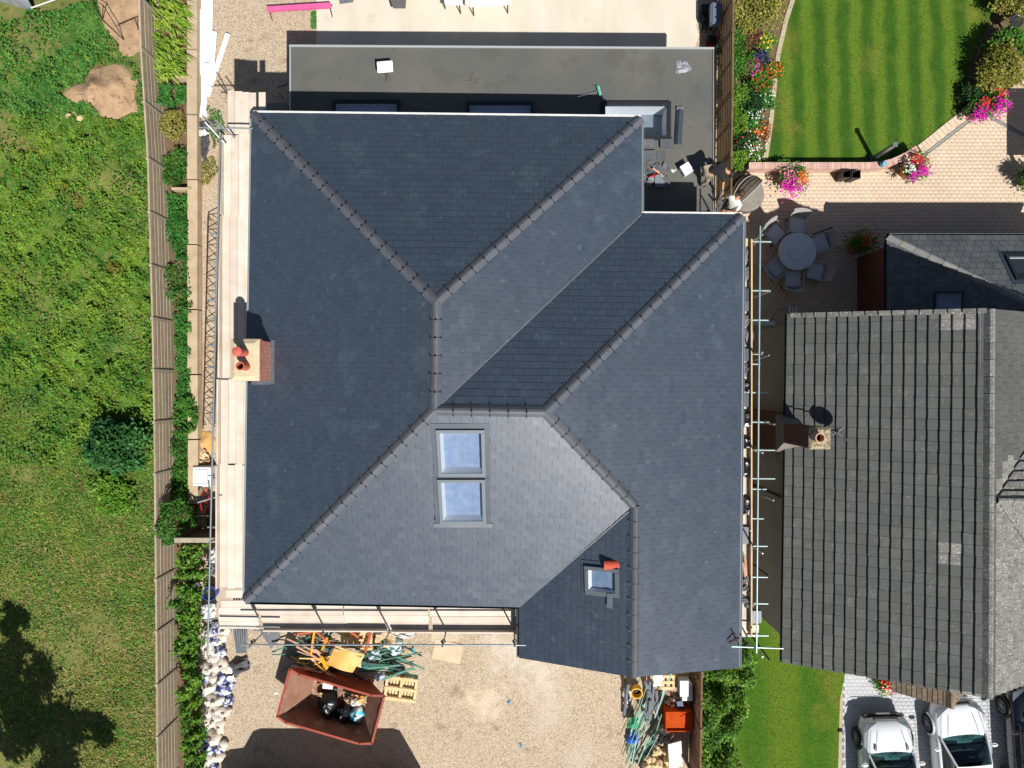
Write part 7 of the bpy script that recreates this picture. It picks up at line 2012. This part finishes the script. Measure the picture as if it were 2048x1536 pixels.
spots_ = [(1551, 468, 'garden chair at the round table nearest the slate roof corner, back in sunlight'), (1594, 452, 'garden chair on the lawn side of the round table with sunlit back'), (1640, 487, 'garden chair to the right of the round table'),
          (1630, 543, 'garden chair at the lower right of the round table, turned outwards'), (1586, 558, 'garden chair on the near side of the round table'), (1553, 536, 'garden chair at the lower left of the round table')]
for i, (u, v, lab) in enumerate(spots_):
    o = c0 if i == 0 else copy_tree(c0)
    p_ = P(u, v, .45); d = Vector((p_.x - q.x, p_.y - q.y, 0)); o.location = (p_.x, p_.y, .0); o.scale = (1.12, 1.12, 1.0)
    o.rotation_euler = (0, 0, math.atan2(d.y, d.x) - math.pi / 2 + (0.5 if i == 3 else 0)); tag(o, lab, 'chair', 'chairs round the garden table')
o = MB().box(P(1652, 478, .04), (.75, .7, .02), .35).build('patio_mat', CLOTHG, None, origin=P(1652, 478, 0)); tag(o, 'dark mat on the patio behind the right-hand garden chair', 'mat')
ld = thing('folding_airer', 'blue-white folding airer in the shade by the neighbour\'s wall', 'airer', P(1575, 620, 0))
for k in range(3): a = P(1580 + k * 6, 612, .8); MB().box((a.x, a.y - .2, .8), (.05, .5, .03)).build('panel', WHITE2, ld)
a = P(1546, 622, .5); MB().tube((a.x, a.y, .9), (a.x + .65, a.y + .2, .9), .015, 6).tube((a.x, a.y, .9), (a.x, a.y - .5, .02), .015, 6).tube((a.x + .65, a.y + .2, .9), (a.x + .65, a.y - .3, .02), .015, 6).build('frame', GREYFR, ld)

# ------------------------------------------------------------------ top of the picture: rear yard
pb_ = thing('pink_beam', 'long pink painted beam on trestle feet at the top of the gravel', 'beam', P(598, 15, 0))
a, b = P(535, 19, .4), P(662, 11, .4); d = b - a
MB().box(((a.x + b.x) / 2, (a.y + b.y) / 2, .4), (d.length, .17, .12), math.atan2(d.y, d.x)).build('beam', PINKP, pb_)
for f in (.02, .98):
    q = a.lerp(b, f); MB().tube((q.x, q.y - .22, .02), (q.x, q.y, .38), .018, 6).tube((q.x, q.y + .22, .02), (q.x, q.y, .38), .018, 6).build('foot', RUST, pb_)
for i, (px, lab) in enumerate((([(826, -40), (925, -40), (925, 10), (890, 10), (888, -2), (826, -3)], 'white garden table top cut by the top edge, left of the pair'), ([(932, -40), (1030, -40), (1022, 8), (1000, 12), (940, 14), (930, 8)], 'white garden table top cut by the top edge, right of the pair'))):
    pl = [P(u, v, .72) for u, v in px]; t = thing('white_table', lab, 'table', (sum(pl, Vector()) / 6).to_tuple()[:2] + (0,))
    MB().prism([(p.x, p.y) for p in pl], .69, .73).build('table_top', WHITE, t)
    for k in (2, 4): p = pl[k].lerp(sum(pl, Vector()) / 6, .15); MB().tube((p.x, p.y, .03), (p.x, p.y, .69), .025, 6).build('leg', DARKFR, t)
    for k in (0, 1): p = pl[k].lerp(sum(pl, Vector()) / 6, .15); MB().tube((p.x, p.y, .03), (p.x, p.y, .69), .025, 6).build('leg', DARKFR, t)
    c = sum(pl, Vector()) / 6; MB().box((c.x, c.y + .3, .76), (.7, .5, .05), .2).build('cushion', CUSHG, t)
o = MB().hexa([P(780, -14, .03), P(812, -14, .03), P(810, 12, .03), P(788, 12, .03)][::-1], [P(776, -18, .5), P(814, -18, .5), P(811, 17, .5), P(786, 17, .5)][::-1]).build('grey_planter', M('stone_grey', (92, 92, 88), rough=.85), None, origin=P(795, 0, 0)); tag(o, 'dark grey tapered planter at the top edge on the slab', 'planter')
o = MB().box(P(692, -4, .06), (.5, .35, .06), .15).build('grey_tile_stack', LEAD, None, origin=P(692, -4, 0)); tag(o, 'grey slab cut by the top edge near the pink beam', 'slab')
bq = thing('barbecue', 'blue-grey covered barbecue beside the dark fence', 'barbecue', P(1430, 26, 0))
a, b = P(1422, 47, .9), P(1443, 5, .9)
rounded(MB().box(((a.x + b.x) / 2, (a.y + b.y) / 2, .8), (b.x - a.x, b.y - a.y, .3)).build('hood', GREYM, bq), .04)
for x in (a.x + .05, b.x - .05):
    for y in (a.y + .08, b.y - .08): MB().tube((x, y, .02), (x, y, .7), .02, 6).build('leg', DARKFR, bq)
for y in (a.y + .2, b.y - .2): MB().box((a.x + .16, y, .96), (.05, .05, .04)).build('knob', BLACKP, bq)
tr_ = thing('red_trolley', 'red metal sack trolley frame by the dark fence', 'trolley', P(1440, 60, 0))
for s in (0, .3): MB().tube(P(1434, 82, .05) + Vector((s * .4, s, 0)), P(1444, 40, 1.0) + Vector((s * .4, s * .2, 0)), .02, 6).build('upright', REDP, tr_)
MB().box(P(1420, 86, .05), (.3, .25, .03)).build('toe_plate', REDP, tr_)
rag('dark_tarpaulin', 'black tarpaulin on the ground between slab and dark fence', 'tarpaulin', ((1400, 10), (1424, 8), (1424, 60), (1400, 62)), .03, TARP, .06, 141)
for i in range(2): o = MB().box(P(1410 + i * 14, 20 + 60 * i, .12), (.3, .25, .2)).build('plant_crate', DARKFR, None, origin=P(1410, 20, 0)); tag(o, ['dark crate beside the barbecue', 'dark crate near the flat roof corner by the fence'][i], 'crate')
for i, (u0, v0, u1, v1) in enumerate(((558, 185, 566, 197), (556, 175, 580, 167))):
    a, b = P(u0, v0, .2), P(u1, v1, .3); tag(MB().tube(a, b, .02, 5).build('rusty_bar', RUST, None, origin=a), ['short rusty bar in the shade beside the flat roof', 'rusty bar leaning on the flat roof wall'][i], 'bar')
o = MB().box(P(555, 218, .3), (.75, .35, .25)).build('grey_block', M('block_grey', (120, 118, 112), rough=.9), None, origin=P(555, 218, 0)); tag(o, 'grey concrete block below the slate roof corner', 'block')

# ------------------------------------------------------------------ cars on the drive
def car(label, x, y, rz, paint, seed=0, suv=True, plate=True, trim=None):
    t = thing('parked_car', label, 'car', (0, 0, 0))
    top = 1.02 if suv else .93
    S = [(0.0, .66, .34, .50, .58), (-.08, .78, .26, .62, .72), (-.30, .86, .22, .72, top - .14), (-.70, .90, .22, .80, top - .06), (-1.15, .91, .22, .86, top), (-1.5, .91, .22, .88, top - .02), (-2.4, .92, .22, .90, top - .02), (-3.4, .91, .22, .90, top - .02), (-3.95, .86, .24, .88, top - .04), (-4.2, .74, .32, .76, .84)]
    m = MB(); vs_ = []
    for (yy, w, zb, zbelt, zt) in S:
        half = [(w * .90, zb), (w, zb + .16), (w * 1.0, zbelt - .08), (w * .93, zbelt + .02), (w * .80, zt - .015), (w * .4, zt + .02)]
        row = [(-a, yy, c) for a, c in half] + [(0, yy, zt + .03)] + [(a, yy, c) for a, c in half[::-1]]
        vs_ += row
    n = 13
    fs = [(i * n + k, i * n + k + 1, (i + 1) * n + k + 1, (i + 1) * n + k) for i in range(len(S) - 1) for k in range(n - 1)]
    fs += [tuple(range(n - 1, -1, -1)), tuple((len(S) - 1) * n + k for k in range(n))]
    m.add(vs_, fs)
    body = subdiv(m.build('body', paint, t), 2)
    # greenhouse
    rz_ = 1.58 if suv else 1.44
    bz = top - .01
    base = [(-.79, -1.12), (.79, -1.12), (.82, -3.9), (-.82, -3.9)]; rf = [(-.60, -1.85), (.60, -1.85), (.60, -3.65), (-.60, -3.65)]
    def face(nm, pts, mat, lvl=0):
        return MB().add(pts, [tuple(range(len(pts)))]).build(nm, mat, t)
    # windscreen curved
    def curved(nm, A, B, C_, D_, bow, mat, nn=8):
        m = MB(); vv = []
        for i in range(nn + 1):
            f = i / nn; bw = bow * (1 - (2 * f - 1) ** 2)
            for g in (0, .5, 1):
                p = Vector(A).lerp(Vector(B), f).lerp(Vector(D_).lerp(Vector(C_), f), g); vv.append((p.x, p.y + bw, p.z + .03 * math.sin(math.pi * g)))
        m.add(vv, [(3 * i + j, 3 * i + 3 + j, 3 * i + 4 + j, 3 * i + 1 + j) for i in range(nn) for j in range(2)])
        return m.build(nm, mat, t, smooth=True)
    curved('windscreen', (-.77, -1.14, bz), (.77, -1.14, bz), (.58, -1.87, rz_ - .01), (-.58, -1.87, rz_ - .01), .14, CARG)
    face('rear_window', [(.80, -3.9, bz), (-.80, -3.9, bz), (-.58, -3.65, rz_), (.58, -3.65, rz_)], CARG)
    for s in (-1, 1):
        pts = [(s * .80, -1.2, bz), (s * .82, -3.85, bz), (s * .62, -3.6, rz_ - .03), (s * .62, -1.9, rz_ - .03)]
        face('side_window', pts if s > 0 else pts[::-1], CARG)
        MB().path([(s * .80, -1.12, bz), (s * .60, -1.86, rz_ - .01)], .04).build('pillar', paint, t)
        MB().path([(s * .82, -2.45, bz), (s * .62, -2.5, rz_ - .02)], .03).build('pillar', BLACKP, t)
        MB().path([(s * .82, -3.88, bz), (s * .61, -3.64, rz_ - .02)], .05).build('pillar', paint, t)
        # mirror
        o = MB().box((s * 1.0, -1.42, bz + .08), (.22, .12, .14)).build('mirror', paint, t); rounded(o, .04, 3)
        # headlamp
        o = MB().add([(s * .38, -.055, .70), (s * .76, -.16, .74), (s * .86, -.44, .845), (s * .60, -.24, .815), (s * .38, -.12, .76)], [(0, 1, 2, 3, 4) if s < 0 else (4, 3, 2, 1, 0)]).build('headlight', M('headlamp', (120, 128, 134), rough=.08, spec=.8, coat=1.0) if s < 0 else bpy.data.materials['headlamp'], t)
        md = o.modifiers.new('t', 'SOLIDIFY'); md.thickness = .03; md.offset = 0
        for yy in (-.82, -3.35):
            w = MB(); w.lathe([(.20, -.10), (.33, -.09), (.345, -.04), (.345, .06), (.33, .10), (.21, .11)], 28)
            w.v = [(s * .84 + c * s, yy + a, .34 + b) for a, b, c in w.v]
            wo = w.build('tyre', TYRE, t, smooth=True); wo.name = 'wheel'
            r = MB()
            for k in range(10):
                a0_ = 2 * math.pi * k / 10; r.tube((s * .945, yy, .34), (s * .94, yy + .2 * math.cos(a0_), .34 + .2 * math.sin(a0_)), .022, 5)
            ring = [(s * .94, yy + .215 * math.cos(2 * math.pi * k / 24), .34 + .215 * math.sin(2 * math.pi * k / 24)) for k in range(25)]
            r.path(ring, .018, 5); r.build('rim', RIM, wo)
            ar = [(s * .915, yy + .38 * math.cos(math.pi * k / 14), .34 + .38 * math.sin(math.pi * k / 14)) for k in range(15)]
            MB().path(ar, .035, 6).build('wheel_arch', BLACKP if suv else paint, t)
    m = MB(); vv = []
    for i in range(7):
        f = i / 6
        for j in range(7):
            g = j / 6; p = Vector((rf[0][0] + (rf[1][0] - rf[0][0]) * f, rf[0][1] + (rf[3][1] - rf[0][1]) * g, 0))
            vv.append((p.x * 1.02, p.y, rz_ + .045 * (1 - (2 * f - 1) ** 2) * (1 - .3 * (2 * g - 1) ** 2)))
    m.add(vv, [(i * 7 + j, (i + 1) * 7 + j, (i + 1) * 7 + j + 1, i * 7 + j + 1) for i in range(6) for j in range(6)])
    m.build('roof_panel', paint, t, smooth=True)
    # grille, bumper, plate, wipers, bonnet creases
    tm = trim or BLACKP
    o = rounded(MB().box((0, .0, .47), (1.5, .12, .2)).build('bumper', tm, t), .05, 3)
    o = rounded(MB().box((0, -.03, .66), (.9, .06, .12)).build('grille', BLACKP, t), .02)
    if plate: MB().box((0, .065, .47), (.5, .012, .11)).build('number_plate', WHITE, t)
    for s in (-1, 1):
        pts = [(s * .42, -.34, top - .105), (s * .50, -.7, top - .035), (s * .54, -1.05, top + .015)]
        MB().path(pts, .006, 4).build('bonnet_crease', GREYFR, t)
        if suv: MB().box((s * .56, -.88, top + .0), (.07, .17, .02), s * .15).build('bonnet_vent', BLACKP, t)
        MB().tube((s * .1 + .25, -1.06, top + .03), (s * .1 - .3 + .25, -1.18, top + .085), .012, 5).build('wiper', BLACKP, t)
    MB().box((0, -.045, .80 if suv else .76), (1.34, .02, .012)).build('bonnet_edge', BLACKP, t)
    MB().box((0, -1.62, rz_ - .16), (.2, .05, .06)).build('rear_view_mirror', BLACKP, t)
    # interior seen through the glass
    MB().add([(-.80, -1.2, bz + .02), (-.80, -3.85, bz + .02), (.80, -3.85, bz + .02), (.80, -1.2, bz + .02)], [(0, 1, 2, 3)]).build('cabin_floor', BLACKP, t)
    MB().box((0, -1.5, bz + .06), (1.4, .3, .07)).build('dashboard', CARIN, t)
    for s in (-1, 1):
        rounded(MB().box((s * .38, -2.45, bz + .2), (.44, .16, .42)).build('seat', CARIN, t), .05)
        rounded(MB().box((s * .38, -2.2, bz + .08), (.44, .5, .12)).build('seat', CARIN, t), .04)
        MB().path([(s * .93, yy_, zz_) for yy_, zz_ in ((-1.2, .3), (-1.25, .9), (-2.4, .93), (-2.4, .3))], .006, 4).build('door_seam', BLACKP, t)
    MB().path([(.38 + .17 * math.cos(a_), -1.78 + .05 * math.sin(a_), bz + .2 + .15 * math.sin(a_)) for a_ in np.linspace(0, 6.283, 17)], .015, 5).build('steering_wheel', BLACKP, t)
    MB().path([(-.66, -.30, top - .12), (-.74, -.7, top - .05), (-.77, -1.1, top - .0)], .006, 4).path([(.66, -.30, top - .12), (.74, -.7, top - .05), (.77, -1.1, top - .0)], .006, 4).build('bonnet_gap', BLACKP, t)
    t.location = (x, y, .03); t.rotation_euler = (0, 0, rz)
    return t
car('white compact SUV with black nose on the drive, left of the three cars', 13.32, -11.9, .03, CARW)
car('white hatchback on the drive, middle of the three cars', 15.85, -11.35, .08, CARW, suv=False, trim=CARW)
car('black car at the right edge of the drive', 18.55, -10.75, .06, CARB, suv=True, trim=CARB)
# panel van just below the picture, its shadow falls across the gravel
vn = thing('parked_van', 'panel van just below the bottom edge of the gravel yard', 'van', (-6, -15.2, 0))
m = MB(); n = 4
prof = [(-10.3, .3), (-10.3, 1.0), (-9.9, 1.25), (-9.35, 1.35), (-8.7, 2.25), (-8.35, 2.42), (-3.5, 2.42), (-3.3, 2.3), (-3.25, .3)]
m.add([(x, -14.2, z) for x, z in prof] + [(x, -16.1, z) for x, z in prof], [tuple(range(9)), tuple(range(17, 8, -1))] + [(i, 9 + i, 9 + (i + 1) % 9, (i + 1) % 9) for i in range(9)])
m.build('body', CARW, vn)
for x in (-9.3, -4.4):
    for y in (-14.25, -16.05):
        w = MB().lathe([(.2, -.1), (.34, -.09), (.34, .09), (.2, .1)], 20); w.v = [(x + a, y + c, .34 + b) for a, b, c in w.v]; w.build('wheel', TYRE, vn)
